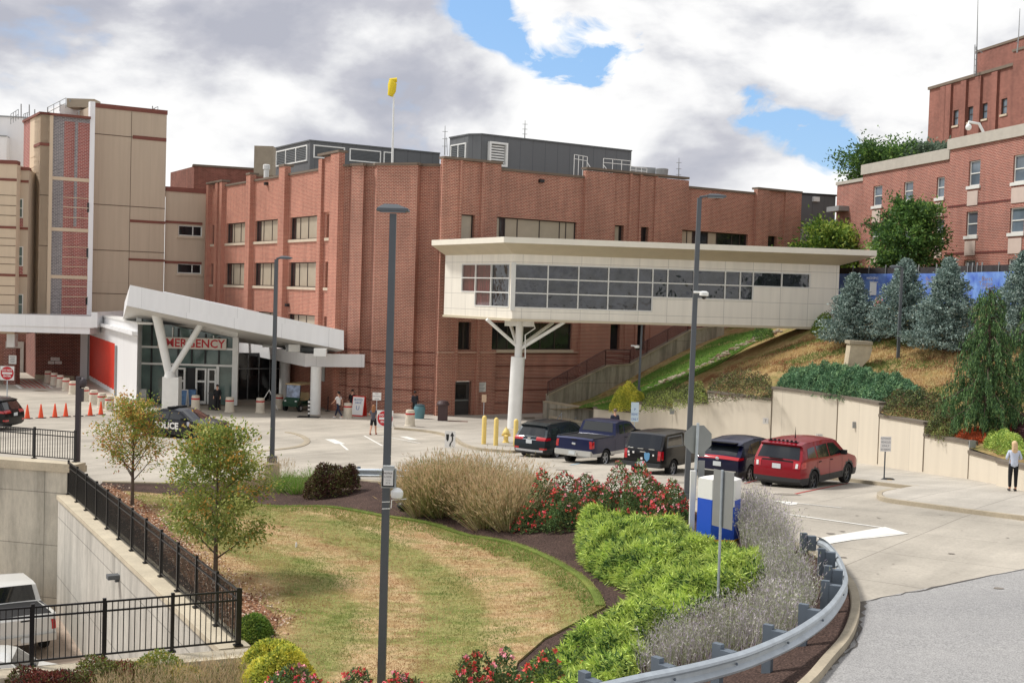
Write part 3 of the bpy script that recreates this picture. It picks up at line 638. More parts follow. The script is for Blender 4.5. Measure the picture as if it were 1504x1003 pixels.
# ================= main brick building =================
FR = Facade((ray(643, 400) * 82.6)[:2], 57.5)
FL = Facade((ray(500, 400) * 85.8)[:2], -32.5)
tR = lambda px, py=433: FR.at(px, py)[0]
tL = lambda px, py=420: FL.at(px, py)[0]
hosp = thing('hospital_building', 'red brick hospital building with pilasters, bronze windows and dark grey rooftop plant', 'building', (FR.A.x, FR.A.y, -8.5))
ROWS = [(3.65, 5.35), (.1, 1.95), (-3.85, -1.95)]
ZT = 8.55
# right face
opsR = []; specR = []
for x0, x1, vb, bl, rows in ((675.5, 696, (), (0,), (0,)), (727, 847, (.07, .13, .28, .55, .80, .88), (0, 2, 3, 4, 5, 6), (0,)), (901.5, 915, (.75,), (0,), (0,)), (939, 951, (), (), (0,)), (999, 1099, (.12, .2, .42, .55, .78, .9), (0, 1, 3), (0,)), (1125.5, 1140, (.3,), (0,), (0,)),
                             (670, 691, (.55, .62), (), (2,)), (720, 840, (.1, .22, .5, .62, .8), (), (2,)), (895, 909, (), (), (2,)), (933, 946, (), (), (2,))):
    a, b = tR(x0, 340 if rows[0] == 0 else 495), tR(x1, 340 if rows[0] == 0 else 495)
    for r in rows:
        op = (a, b, ROWS[r][0], ROWS[r][1]); opsR.append(op); specR.append((op, vb, bl))
dr = FR.rect(664.5, 562, 691, 611); dz = -8.35; dop = (dr[0], dr[1], dz, dz + 2.35); opsR.append(dop)
TR1 = tR(1168, 440)
wm = MB(); FR.wall(wm, 0, TR1, -9, ZT, opsR, .22)
# back/side closure
e1 = FR.P(TR1, 0); e2 = e1 - FR.n * 22
for a, b in ((e1, e2),): wm.quad((a.x, a.y, -9), (b.x, b.y, -9), (b.x, b.y, ZT), (a.x, a.y, ZT))
# corner faces
cp = [FR.P(0, 0)] + [ray(px, 420) * y for px, y in ((641.5, 83.6), (613, 83.9), (609, 83.2), (549, 84.3), (545, 84.9), (532, 85.1), (530, 84.7), (513, 85.2), (511, 85.9))] + [FL.P(0, 0)]
cp = [Vector((p.x, p.y, 0)) for p in cp]
for i in range(len(cp) - 1):
    a, b = cp[i], cp[i + 1]; wm.quad((a.x, a.y, -9), (b.x, b.y, -9), (b.x, b.y, ZT), (a.x, a.y, ZT))
wm.build('wall', M_brick, hosp)
TL1 = tL(305.5, 400)
opsL = []; specL = []
for x0, x1, vb, bl in ((309.5, 315.5, (), ()), (331, 361, (.2, .3, .62), (1, 2, 3)), (373, 410, (.16, .27, .6), (1, 2, 3)), (424, 466, (.14, .3, .58, .9), (1, 2, 3)), (477.5, 485.5, (), ())):
    a, b = tL(x0, 405), tL(x1, 405)
    if a > b: a, b = b, a
    vv = tuple(1 - q for q in vb)[::-1]; nb = len(vb) + 1
    for r in (0, 1, 2):
        op = (a, b, ROWS[r][0], ROWS[r][1]); opsL.append(op); specL.append((op, vv, tuple(nb - 1 - k for k in bl)))
wl = MB(); FL.wall(wl, 0, TL1, -9, ZT, opsL, .22)
f1 = FL.P(TL1, 0); f2 = f1 - FL.n * 12
wl.quad((f1.x, f1.y, -9), (f2.x, f2.y, -9), (f2.x, f2.y, ZT), (f1.x, f1.y, ZT)); wl.build('wall', M_brickL, hosp)
# pilasters and raised parapet blocks
pil = MB()
for x0, x1, d, zt in ((643, 667, .22, 8.95), (667, 671, .34, 9.0), (700, 704, .34, 9.0), (671, 700, .12, 8.95), (704, 728.5, .22, 8.95), (852, 895, .25, 9.1), (895, 917, .12, 9.15), (917, 920.5, .26, 9.2), (932, 935, .26, 9.2), (920.5, 932, .1, 9.15), (935, 954, .12, 9.15), (954, 957.5, .26, 9.2), (957.5, 1003, .25, 9.1), (1103, 1121, .3, 8.95), (1121, 1145, .12, 8.95), (1145, 1168, .3, 8.95)):
    a, b = tR(x0), tR(x1)
    cuts = [o for o in opsR if o[1] > a - .05 and o[0] < b + .05]
    if not cuts: FR.box(pil, a, b, -9, zt, -.1, d)
    else:
        # leave openings free: build column pieces around them
        ts = sorted(set([a, b] + [min(max(q, a), b) for o in cuts for q in o[:2]]))
        for i in range(len(ts) - 1):
            if ts[i + 1] - ts[i] < .02: continue
            m = (ts[i] + ts[i + 1]) / 2; zz = [-9]
            for o in sorted([o for o in cuts if o[0] < m < o[1]], key=lambda o: o[2]): zz += [o[2], o[3]]
            zz.append(zt)
            for j in range(0, len(zz), 2):
                if zz[j + 1] - zz[j] > .05: FR.box(pil, ts[i], ts[i + 1], zz[j], zz[j + 1], -.1, d)
pil.build('pilaster', M_brick, hosp)
pl = MB()
for x0, x1, d, zt in ((305.5, 308.5, .35, 8.9), (316.5, 329, .1, 8.7), (318.5, 322, .35, 8.95), (325, 328.5, .35, 8.95), (365, 371, .4, 9.1), (413, 421.5, .4, 9.25), (469, 474, .3, 9.3), (487.5, 500, .34, 9.5), (474, 487.5, .12, 9.4)):
    a, b = tL(x0), tL(x1); a, b = min(a, b), max(a, b)
    cuts = [o for o in opsL if o[1] > a and o[0] < b]
    if x0 == 474:
        o = cuts[0] if cuts else None
        FL.box(pl, a, b, 5.5, zt, -.1, d); continue
    if x0 == 316.5: continue
    FL.box(pl, a, b, -9, zt, -.1, d)
pl.build('pilaster', M_brickL, hosp)
co = MB()
def cop(F, a, b, z, d0=-.35, d1=.3, h=.16): F.box(co, a, b, z, z + h, d0, d1)
for x0, x1, z, d in ((643, 728.8, 8.96, .38), (728.8, 852, 8.56, .1), (852, 1003, 9.2, .3), (1003, 1103, 8.56, .1), (1103, 1168.5, 8.96, .36)): cop(FR, tR(x0), tR(x1), z, -.35, d)
for x0, x1, z, d in ((305.5, 329, 8.97, .4), (329, 365, 8.56, .1), (365, 371, 9.11, .45), (371, 413, 8.56, .1), (413, 421.5, 9.26, .45), (421.5, 469, 8.56, .1), (469, 500, 9.52, .4)):
    a, b = tL(x0), tL(x1); cop(FL, min(a, b), max(a, b), z, -.35, d)
for i in range(1, len(cp) - 1):
    a, b = cp[i], cp[i + 1]; d = (b - a); n = Vector((-d.y, d.x, 0)).normalized(); n = -n if n.y > 0 else n
    co.obox(Vector((a.x, a.y, ZT + (.0 if i % 2 else .003))) + n * .12, d, -n * .45, (0, 0, .17))
co.build('coping', M_cope, hosp)
# dark joints in the ground floor brickwork
jt = MB()
for z in (-4.15, -5.0, -5.85, -6.7, -7.55):
    hh = .05 if z > -4.5 else .035
    segs = [(0, TR1)]
    for o in opsR:
        if o[2] < z < o[3]: segs = [q for s in segs for q in ((s[0], min(s[1], o[0] - .02)), (max(s[0], o[1] + .02), s[1])) if q[1] > q[0]]
    for a, b in segs: FR.box(jt, a, b, z, z + hh, .0, .355 if False else .04)
    for i in range(1, len(cp) - 1):
        a, b = cp[i], cp[i + 1]; d = (b - a); n = Vector((-d.y, d.x, 0)).normalized(); n = -n if n.y > 0 else n
        jt.obox(Vector((a.x, a.y, z)) + n * .03, d, -n * .03, (0, 0, hh))
jt.build('brick_joint', mat('joint_brick', C(96, 48, 42), .9), hosp)
bd = MB()
for x0, x1, d in ((643, 728.5, .24), (728.5, 1168, .02)): FR.box(bd, tR(x0), tR(x1), -4.07, -3.97, 0, d + .06)
bd.build('stone_band', mat('stone_band', C(186, 150, 132), .9, var=.1), hosp)
for (op, vb, bl) in specR: FR.window(hosp, op, vb, (), M_frame, M_glass, .2, .07, bl, M_blind, M_sill if op[2] < 0 or True else None)
for (op, vb, bl) in specL: FL.window(hosp, op, vb, (), M_frame, M_glass, .2, .07, bl, M_blind, M_sill)
# service door
d = MB(); FR.box(d, dop[0] + .05, dop[1] - .05, dz, dz + 2.3, -.2, -.14); dd = d.build('door', mat('door_paint', C(58, 56, 56), .5), hosp)
g = MB(); FR.quad(g, dop[0] + .3, dop[1] - .3, dz + 1.15, dz + 2.1, -.135); g.build('pane', M_glass, dd)
g = MB(); FR.box(g, dop[0] + .12, dop[1] - .12, dz + .98, dz + 1.06, -.13, -.07); g.build('handle', M_steel, dd)
# roof
rf = MB(); rr = [FR.P(0, ZT - .5)] + [Vector((p.x, p.y, ZT - .5)) for p in cp[1:]] + [FL.P(TL1, ZT - .5), Vector((f2.x, f2.y, ZT - .5)), Vector((e2.x, e2.y, ZT - .5)), FR.P(TR1, ZT - .5)]
rf.poly(rr); rf.build('roof', M_roof, hosp)
# plant rooms
PL = Facade((ray(455, 230) * 95)[:2], 57.5); PLl = Facade((ray(455, 230) * 95)[:2], -32.5)
b1 = MB(); tb = PL.at(646, 225)[0]; tl = PLl.at(405.5, 230)[0]
b1.prism([PL.P(0, 8.1), PL.P(tb, 8.1), PL.P(tb, 8.1) - PL.n * 8, PLl.P(tl, 8.1)], (0, 0, 3.25)); pr = b1.build('plant_room', M_dmetal, hosp)
def lv(F, parent, x0, y0, x1, y1, d=.03, fm=M_wmetal, n=8, vb=()):
    a, b, z0, z1 = F.rect(x0, y0, x1, y1); f = MB(); w = .09
    for q in ((a, b, z0, z0 + w), (a, b, z1 - w, z1), (a, a + w, z0 + w, z1 - w), (b - w, b, z0 + w, z1 - w)): F.box(f, *q, .0, .1)
    for q in vb: F.box(f, a + (b - a) * q - w / 2, a + (b - a) * q + w / 2, z0 + w, z1 - w, 0, .1)
    v = f.build('vent_frame', fm, parent); l = MB(); louvre(l, F, a + w, b - w, z0 + w, z1 - w, 0., n); l.build('louvre', M_louv if fm == M_wmetal and n == 8 else M_wmetal, v)
def lv2(F, x0, x1, z0, z1, parent, n=8, vb=()):
    a, b = sorted((F.at(x0, 225)[0], F.at(x1, 225)[0])); f = MB(); w = .09
    for q in ((a, b, z0, z0 + w), (a, b, z1 - w, z1), (a, a + w, z0 + w, z1 - w), (b - w, b, z0 + w, z1 - w)): F.box(f, *q, .0, .1)
    for q in vb: F.box(f, a + (b - a) * q - w / 2, a + (b - a) * q + w / 2, z0 + w, z1 - w, 0, .1)
    v = f.build('vent_frame', M_wmetal, parent); l = MB(); louvre(l, F, a + w, b - w, z0 + w, z1 - w, 0., n); l.build('louvre', M_louv if n != 7 else M_wmetal, v)
lv2(PLl, 407, 452, 9.85, 11.1, hosp, 8, (.35, .68)); lv2(PL, 460, 506, 10.1, 11.1, hosp); lv2(PL, 513, 559, 10.1, 11.1, hosp); lv2(PL, 563, 577, 9.9, 11.1, hosp)
r1 = MB(); r1.prism([PL.P(-.1, 11.35, .1), PL.P(tb, 11.35, .1), PL.P(tb, 11.35) - PL.n * 8, PLl.P(tl, 11.35, .1)], (0, 0, .1)); r1.build('roof_edge', M_dmetal, hosp)
PQ = Facade((ray(706, 230) * 92)[:2], 57.5); PQ0 = Facade((ray(687, 230) * 92.4)[:2], 90); PQl = Facade((ray(687, 230) * 92.4)[:2], -32.5)
tq = PQ.at(927, 240)[0]; tql = PQl.at(660, 230)[0]; zq = 8.1; h = 3.75
b2 = MB(); b2.prism([PQl.P(tql, zq), PQ0.P(0, zq), PQ.P(0, zq), PQ.P(tq, zq), PQ.P(tq, zq) - PQ.n * 7], (0, 0, h)); b2.build('plant_room', M_dmetal, hosp)
r2 = MB(); r2.prism([PQl.P(tql, zq + h, .1), PQ0.P(0, zq + h, .1), PQ.P(0, zq + h, .1), PQ.P(tq, zq + h, .1), PQ.P(tq, zq + h) - PQ.n * 7], (0, 0, .1)); r2.build('roof_edge', M_dmetal, hosp)
lv2(PQl, 663, 685, 9.9, 11.3, hosp, 9, (.5,)); 
a, b = PQ.at(716, 230)[0], PQ.at(743, 230)[0]; f = MB(); 
for q in ((a, b, 9.6, 9.75), (a, b, 11.25, 11.4), (a, a + .15, 9.75, 11.25), (b - .15, b, 9.75, 11.25)): PQ.box(f, *q, 0, .3)
v = f.build('vent_frame', M_wmetal, hosp); f = MB(); louvre(f, PQ, a + .2, b - .2, 9.8, 11.2, .05, 7); f.build('louvre', M_wmetal, v)
# rooftop bits: rails, ducts, small block
for x0, x1, z0, z1, y in ((843, 862, 9.5, 10.3, 89.5), (886, 926, 9.4, 10.2, 90.5), (926, 950, 9.1, 9.8, 91.5)):
    p, q = ray(x0, 250) * y, ray(x1, 255) * (y + 1.2); rl = MB()
    for zz in (z1, (z0 + z1) / 2 + .1): rl.tube([(p.x, p.y, zz), (q.x, q.y, zz)], .022, 5)
    for k in range(4): c = p.lerp(q, k / 3); rl.tube([(c.x, c.y, z0 - .8), (c.x, c.y, z1)], .022, 5)
    rl.build('roof_railing', M_wmetal, hosp)
rl = MB(); rl.tube([at_y(862, 238, 91), at_y(873, 256, 91)], .035, 5); rl.tube([at_y(886, 242, 91), at_y(898, 258, 91)], .035, 5)
rl.build('ladder_rail', M_wmetal, hosp, split=True)
dk = MB(); p = at_y(945, 262, 96); dk.obox(p - Vector((1, 0, .3)), (2.0, .6, 0), (0, 1, 0), (0, 0, 1.2)); p = at_y(972, 262, 96); dk.lathe(p + Vector((0, 0, -.3)), [(.42, 0), (.42, .2), (.5, 1.0), (.4, 1.05)], 14)
dk.build('roof_duct', M_gmetal, hosp)
sb = MB(); p = at_y(390, 245, 112); sb.box((p.x, p.y, 11.4), (1.7, 2, 2.6)); sb.build('chimney', mat('chimney_render', C(158, 146, 128), .9, var=.1), hosp)
vt = MB(); p = at_y(391, 262, 104); vt.lathe((p.x, p.y, 8.4), [(.22, 0), (.22, 1.5), (.3, 1.55), (.3, 1.9), (.2, 1.95)], 12); vt.build('vent_pipe', M_wmetal, hosp)
# small wall lights and vents
for px, py in ((393, 270), (424, 448), (794, 266), (1052, 289)):
    F = FL if px < 500 else FR; t, z = F.at(px, py); q = MB(); F.box(q, t - .18, t + .18, z - .12, z + .1, 0, .25); q.build('wall_light', M_black, hosp)
for px, py, w, h in ((553, 583, 9, 9), (705, 568, 12, 14)):
    if px == 553: continue
    a, b, z0, z1 = FR.rect(px - w / 2, py - h / 2, px + w / 2, py + h / 2); q = MB(); FR.box(q, a, b, z0, z1, .22, .25); s = q.build('notice_board', M_wframe, hosp)
    q = MB()
    for k in range(6): FR.box(q, a + .08, b - .1 - (k % 3) * .06, z1 - .1 - k * .1, z1 - .07 - k * .1, .25, .255)
    q.build('printed_lines', mat('print_grey', C(120, 120, 126), .8), s)
q = MB(); FL.box(q, FL.at(476, 555)[0] - .35, FL.at(476, 555)[0] + .35, -6.6, -5.4, .1, .16); q.build('notice_board', M_wframe, hosp)
# back brick blocks of the hospital
bb = thing('brick_wing', 'brick stair block rising behind the roof of the hospital at its far left end', 'building', (ray(300, 400) * 118)[:] if False else tuple(ray(330, 400) * 118))
m = MB(); F = Facade((ray(284, 300) * 114)[:2], 70); m.prism([F.P(0, -9), F.P(F.at(388, 260)[0], -9), F.P(F.at(388, 260)[0], -9) - F.n * 8, F.P(-1.5, -9) - F.n * 8], (0, 0, 9 + F.at(284, 244.5)[1])); m.build('wall', M_brickT, bb)
m = MB(); z = F.at(284, 244.5)[1]; F.box(m, -.1, F.at(388, 260)[0], z, z + .2, -1, .1); m.build('coping', M_cope, bb)
mw = thing('metal_annex', 'low dark grey metal clad annex beyond the right end of the brick hospital', 'building', tuple(ray(1196, 400) * 113))
F = Facade((ray(1150, 300) * 106)[:2], 72); a, b = 0, F.at(1227, 300)[0]; zt = F.at(1168, 285)[1]
m = MB(); m.prism([F.P(a, -9), F.P(b, -9), F.P(b, -9) - F.n * 9, F.P(a, -9) - F.n * 9], (0, 0, 9 + 4.6)); m.build('brick_base', M_brick, mw)
m = MB(); m.prism([F.P(a, 6.6), F.P(b, 6.6), F.P(b, 6.6) - F.n * 9, F.P(a, 6.6) - F.n * 9], (0, 0, zt - 6.6)); m.build('wall', M_dmetal, mw)
m = MB(); F.box(m, a, b + .1, zt, zt + .14, -9, .12); m.build('roof_edge', M_black, mw)
m = MB(); F.box(m, a, b, 4.7, 6.5, -1.6, -.1); m.build('wall_recess', M_gmetal, mw)
m = MB(); t, z = F.at(1197, 293); F.box(m, t - .3, t + .3, z - .2, z + .2, 0, .3); m.build('wall_light', M_wmetal, mw)
# ================= beige tower =================
bt = thing('beige_tower', 'tall beige panelled tower with a grey and red patterned brick bay, far left', 'building', tuple(ray(190, 600) * 105))
FB = Facade((ray(134, 300) * 105)[:2], 57.5)
tb = lambda px, y=300: FB.at(px, y)[0]
TB = tb(242.5); zt = FB.at(187, 162)[1]
m = MB(); m.prism([FB.P(-.2, -4.4), FB.P(TB, -4.4), FB.P(TB, -4.4) - FB.n * 14, FB.P(-.2, -4.4) - FB.n * 14], (0, 0, zt + 4.4)); m.build('wall', M_beige, bt)
m = MB(); FB.box(m, -.2, TB + .05, zt - .05, zt + .32, -.5, .07); FB.box(m, tb(193), TB, FB.at(217, 206)[1], FB.at(217, 206)[1] + .3, 0, .05); FB.box(m, tb(191), TB + .02, FB.at(216, 326)[1] - .1, FB.at(216, 326)[1] + .12, 0, .05); FB.box(m, tb(190), TB + .02, FB.at(216, 382)[1] - .1, FB.at(216, 382)[1] + .1, 0, .05)
m.build('brown_band', M_band, bt)
m = MB()
for y in (201, 303, 369, 432): z = FB.at(187, y)[1]; FB.box(m, 0, TB, z - .03, z + .03, 0, .02)
for y in (165 + 0, ): FB.box(m, tb(191) - .02, tb(191) + .02, -4.4, zt - .1, 0, .015)
m.build('panel_joint', M_bjoint, bt)
FW = Facade((ray(130, 300) * 103.4)[:2], 57.5)
m = MB(); FW.box(m, 0, FW.at(135.5, 300)[0] + .1, -4.4, zt + .2, -.6, .03); m.build('white_strip', M_white, bt)
m = MB(); FW.box(m, FW.at(128, 300)[0] - 0, FW.at(130.6, 300)[0], FW.at(130, 312)[1], FW.at(130, 298)[1], -.2, .08)
for y0, y1 in ((365, 380), (436, 448)): FW.box(m, FW.at(128, 300)[0], FW.at(130.6, 300)[0], FW.at(130, y1)[1], FW.at(130, y0)[1], -.2, .08)
m.build('window', M_glass, bt, split=True)
# patterned bay
x57 = FW.at(57, 300)[0]; x71 = FW.at(70.5, 300)[0]; x93 = FW.at(92.5, 300)[0]; x108 = FW.at(108, 300)[0]; x113 = FW.at(112.5, 300)[0]
zb = FW.at(95, 172)[1]
m = MB(); m.prism([FW.P(x57, -4.4, .2), FW.P(x71, -4.4, .2), FW.P(x71, -4.4, -4), FW.P(x57, -4.4, -4)], (0, 0, zb + 4.4)); m.build('corner_pier', M_beige2, bt)
m = MB(); FW.box(m, x71, x93, -4.4, zb, -1, .05); m.build('grey_brick_panel', M_brickG, bt)
m = MB(); FW.box(m, x93, 0, -4.4, zb, -1, .04); m.build('red_brick_panel', M_brickR, bt)
m = MB()
FW.box(m, x93, 0, zb - .35, zb, 0, .06); FW.box(m, x108, x113, FW.at(110, 333)[1], zb - .35, 0, .07)
m.build('grey_brick_panel', M_brickG, bt)
m = MB()
for y in (263, 337.5, 407): z = FW.at(95, y)[1]; FW.box(m, x71, 0, z - .14, z + .14, 0, .09)
for y in (291, 305, 320, 363, 378, 392, 421, 436, 451): z = FW.at(111, y)[1]; FW.box(m, x93, 0, z - .03, z + .03, 0, .085)
m.build('stone_band', M_beige2, bt)
FWl = Facade((FW.P(x57, 0, .2))[:2], -32.5); t33 = FWl.at(33, 300)[0]; t49 = FWl.at(49, 300)[0]
m = MB(); FWl.box(m, 0, t49, -4.4, zb, -1, 0.); m.build('corner_pier', M_beige2, bt)
m = MB(); FWl.box(m, t49, t33, -4.4, zb, -1, -.02); m.build('red_brick_panel', M_brickR, bt)
m = MB()
for y in (266, 339, 407): z = FWl.at(41, y)[1]; FWl.box(m, t49, t33, z - .14, z + .14, -.02, .03)
for y in (232, 247, 305, 318, 333 - 14, 375, 390): z = FWl.at(45, y)[1]; FWl.box(m, t49 + .02, t49 + 1.4, z - .03, z + .03, -.02, .025)
m.build('stone_band', M_beige2, bt)
m = MB(); FWl.box(m, -.1, t33, zb, zb + .2, -.8, .12); FW.box(m, x57 - .1, 0, zb, zb + .2, -.8, .3)
z = FW.at(60, 212)[1]; FW.box(m, x57 - .05, x71 - .02, z - .12, z + .12, 0, .26); FWl.box(m, 0, t49, z - .12, z + .12, 0, .06)
m.build('brown_band', M_band, bt)
m = MB()
for y in (287, 361): z = FW.at(64, y)[1]; FW.box(m, x57, x71 - .02, z - .03, z + .03, .2, .22)
m.build('panel_joint', M_bjoint, bt)
# roof clutter on the tower
m = MB(); F = Facade((ray(88, 160) * 108)[:2], 57.5); F.box(m, 0, F.at(136, 160)[0], 10, F.at(110, 155.5)[1], -6, 0); m.build('roof_screen', M_white, bt)
m = MB(); p = at_y(123, 152, 108); m.box((p.x, p.y, p.z - .1), (2.4, 1.6, .75)); m.build('roof_unit', mat('roof_unit', C(168, 156, 136), .8), bt)
def rail(x0, y0, x1, y1, y, h=.9, n=4):
    m = MB(); p, q = at_y(x0, y0, y), at_y(x1, y1, y + 1)
    for hh in (0, h * .5): m.tube([p - Vector((0, 0, hh)), q - Vector((0, 0, hh))], .03, 4)
    for k in range(n): c = p.lerp(q, k / (n - 1)); m.tube([c, c - Vector((0, 0, h))], .03, 4)
    m.build('roof_railing', M_gmetal, bt)
rail(70, 158, 97, 144, 106); rail(217, 164, 232, 157, 108); rail(16, 168, 27, 161, 110); rail(35, 168, 43, 165, 110); m = MB()
for px, y0, y1, yy in ((31, 153, 172, 106), (43, 154, 170, 106), (51, 161, 168, 106), (70, 158, 166, 105), (116, 163, 170, 104), (103, 146, 150, 107), (224, 156, 163, 108)): m.tube([at_y(px, y1, yy), at_y(px, y0, yy)], .05, 5)
m.build('roof_aerial', M_gmetal, bt, split=True)
# link
lk = thing('beige_link_block', 'lower beige block with two ribbon windows between the beige tower and the brick hospital', 'building', tuple(ray(275, 600) * 109))
FK = Facade((ray(243, 300) * 108.7)[:2], 57.5); TK = FK.at(306, 300)[0] + .6; zk = FK.at(274, 282)[1]
wins = [FK.rect(262, 331.5, 297, 347), FK.rect(260.5, 387.5, 296, 402)]
m = MB(); FK.wall(m, 0, TK, -9, zk, wins, .2); m.poly([FK.P(0, zk), FK.P(TK, zk), FK.P(TK, zk, -8), FK.P(0, zk, -8)]); m.build('wall', M_beige, lk)
m = MB(); FK.box(m, 0, TK, zk - .05, zk + .35, -.5, .08)
for y in (327.5, 386): z = FK.at(270, y)[1]; FK.box(m, 0, FK.at(297, 330)[0], z - .1, z + .12, 0, .06)
m.build('brown_band', M_band, lk)
for w in wins: FK.window(lk, w, (.62,), (), M_wframe, M_glass, .12, .09, sill=M_sill)
# left wing
wg = thing('beige_wing', 'beige banded wing with stacked small windows at the left edge of the view', 'building', tuple(ray(12, 600) * 99))
FG = Facade((ray(24, 300) * 99)[:2], 82); zg_ = FG.at(10, 241)[1]
m = MB(); FG.box(m, -14, 0, -4.4, zg_, -8, 0); m.build('wall', M_beige2, wg)
m = MB(); FG.box(m, 0, .64, -4.4, zg_ - .35, -8, -1.2); m.build('wall_recess', M_beige, wg)
m = MB(); FG.box(m, -14, .02, zg_, zg_ + .3, -1, .08); FG.box(m, 0.02, .64, zg_ - .35, zg_ - .1, -2, -1.12)
for y in (264, 334, 404): z = FG.at(10, y)[1]; FG.box(m, -14, .01, z - .1, z + .1, 0, .05); FG.box(m, 0.01, .64, z - .1, z + .1, -1.2, -1.15)
m.build('brown_band', M_band, wg)
m = MB()
for y in (287, 302, 316.5, 350, 361, 378, 388, 420, 433, 448): z = FG.at(10, y)[1]; FG.box(m, -14, 0, z - .025, z + .025, 0, .02)
m.build('panel_joint', M_bjoint, wg)
FG2 = Facade(FG.P(0, 0, -1.2)[:2], 82)
for y0, y1 in ((292, 320), (362, 391), (432, 462)):
    a, b, z0, z1 = FG2.rect(23, y0, 34, y1); FG2.window(wg, (a, b, z0, z1), (), (.5,), M_wframe, M_glassG, -.06, .07)
    m = MB(); FG2.box(m, a, b, z0 - .75, z0 - .05, 0, .05); m.build('brick_spandrel', M_brickR, wg)
ph = thing('white_penthouse', 'white ribbed metal penthouse behind the left beige wing', 'building', tuple(ray(20, 400) * 116))
F = Facade((ray(-30, 200) * 116)[:2], 78); m = MB(); a = F.at(10, 200)[0]; b = F.at(44, 200)[0]
F.box(m, 0, b, 0, F.at(20, 170)[1], -6, -1.5); F.box(m, 0, a, 0, F.at(5, 200)[1], -1.5, 0); m.build('wall', M_white, ph)
m = MB(); F.box(m, 0, b, F.at(20, 170)[1], F.at(20, 170)[1] + .12, -6, -1.4); F.box(m, 0, a, F.at(5, 201)[1], F.at(5, 201)[1] + .12, -1.4, .08); m.build('roof_edge', M_gmetal, ph)
# ================= ambulance canopy and red door block =================
ac = thing('ambulance_canopy', 'flat white canopy on columns over the ambulance bay at the far left', 'canopy', tuple(hit(60, 560)))
FA = Facade((ray(138, 470) * 98)[:2], 89); zA0, zA1 = FA.at(70, 489)[1], FA.at(70, 463)[1]
m = MB(); FA.box(m, -16, 0, zA0 + .5, zA1, -10, 0); FA.box(m, -16, -.35, zA0, zA0 + .5, -9.9, -.1); FA.box(m, -.2, .28, zA0 + .55, zA1 + .35, -10, .05); m.build('canopy_roof', M_white, ac)
for px, y in ((18, 100), (-30, 100)):
    c = ray(px, 500) * y; g0 = zroad(c.x, c.y); m = MB(); m.box((c.x, c.y, (-4.9 + zA0) / 2 - .3), (.65, .65, zA0 + 5.5)); m.build('column', M_wmetal, ac)
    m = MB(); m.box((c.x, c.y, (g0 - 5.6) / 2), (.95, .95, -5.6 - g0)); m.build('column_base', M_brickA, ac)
m = MB(); c = ray(19, 500) * 99.4; m.box((c.x, c.y, -6.5), (.62, .04, .7)); nb = m.build('notice_board', M_wframe, ac); m = MB()
for k in range(4): m.box((c.x, c.y - .025, -6.3 - k * .13), (.42 - .1 * (k % 2), .01, .04))
m.build('printed_lines', MATS['print_grey'], nb)
bs = thing('brick_bay_building', 'dark brick bay building under the ambulance canopy with three small white signs', 'building', tuple(hit(85, 555)))
c0 = at_z(37, 546, -8.55); c1 = at_z(52, 556, -8.58); c2 = at_z(119, 556, -8.58)
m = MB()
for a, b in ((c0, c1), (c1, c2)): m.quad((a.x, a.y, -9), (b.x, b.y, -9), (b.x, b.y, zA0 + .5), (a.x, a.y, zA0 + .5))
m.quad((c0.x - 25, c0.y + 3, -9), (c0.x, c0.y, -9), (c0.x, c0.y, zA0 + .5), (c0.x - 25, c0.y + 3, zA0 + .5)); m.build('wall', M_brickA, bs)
m = MB(); m.box(((c1.x + c2.x) / 2, c1.y - .08, -8.42), ((c2.x - c1.x), .2, .36)); m.build('plinth', M_kerb, bs)
m = MB(); m.box((c0.x - .95, c0.y - .1, -7.2), (1.7, .15, 2.9)); d_ = m.build('door', mat('door_grey', C(178, 176, 172), .5), bs)
F = Facade(c1[:2], 90)
for (x0, y0, x1, y1, s) in ((74.5, 525, 87.5, 529.5, 'AMBULANCE'), (70.5, 530.5, 79.5, 534.5, 'PATIENT'), (81, 530.5, 90.5, 534.5, 'ONLY')):
    a, b, z0, z1 = F.rect(x0, y0, x1, y1, .06); m = MB(); F.box(m, a, b, z0, z1, .02, .06); q = m.build('sign_panel', M_wframe, bs)
    m = MB(); text_mb(m, s, F.P((a + b) / 2, (z0 + z1) / 2, .06), (1, 0, 0), (0, 0, 1), (z1 - z0) * .75, maxw=(b - a) * .9); m.build('lettering', M_redpaint, q)
rd = thing('white_bay_building', 'white panelled building with a tall red folding door beside the emergency entrance', 'building', tuple(hit(165, 580)))
q0 = at_z(129.5, 556.5, -8.57); q1 = at_z(200, 598, -8.48)
dv = Vector((q1.x - q0.x, q1.y - q0.y)); ang = math.degrees(math.atan2(dv.x, dv.y)); FD = Facade(q0[:2], ang); TD = dv.length
do = (FD.at(131, 520)[0], FD.at(168, 540)[0], FD.at(150, 562)[1], FD.at(150, 498)[1])
m = MB(); zt = FD.at(175, 470.5)[1]; FD.wall(m, -.3, TD, -9, zt, [do], .3); a = FD.P(TD, 0); m.quad((a.x, a.y, -9), (a.x - .6, a.y + 3, -9), (a.x - .6, a.y + 3, zt), (a.x, a.y, zt)); m.poly([FD.P(-.3, zt), FD.P(TD, zt), FD.P(TD, zt, -8), FD.P(-.3, zt, -8)])
m.quad((c2.x, c2.y - .3, -9), (q0.x, q0.y, -9), (q0.x, q0.y, zt), (c2.x, c2.y - .3, zt)); m.build('wall', M_white, rd)
m = MB(); n = 11
for k in range(n):
    a = do[0] + (do[1] - do[0]) * k / n; b = do[0] + (do[1] - do[0]) * (k + .5) / n; c = do[0] + (do[1] - do[0]) * (k + 1) / n
    m.quad(FD.P(a, do[2], -.05), FD.P(b, do[2], .06), FD.P(b, do[3], .06), FD.P(a, do[3], -.05)); m.quad(FD.P(b, do[2], .06), FD.P(c, do[2], -.05), FD.P(c, do[3], -.05), FD.P(b, do[3], .06))
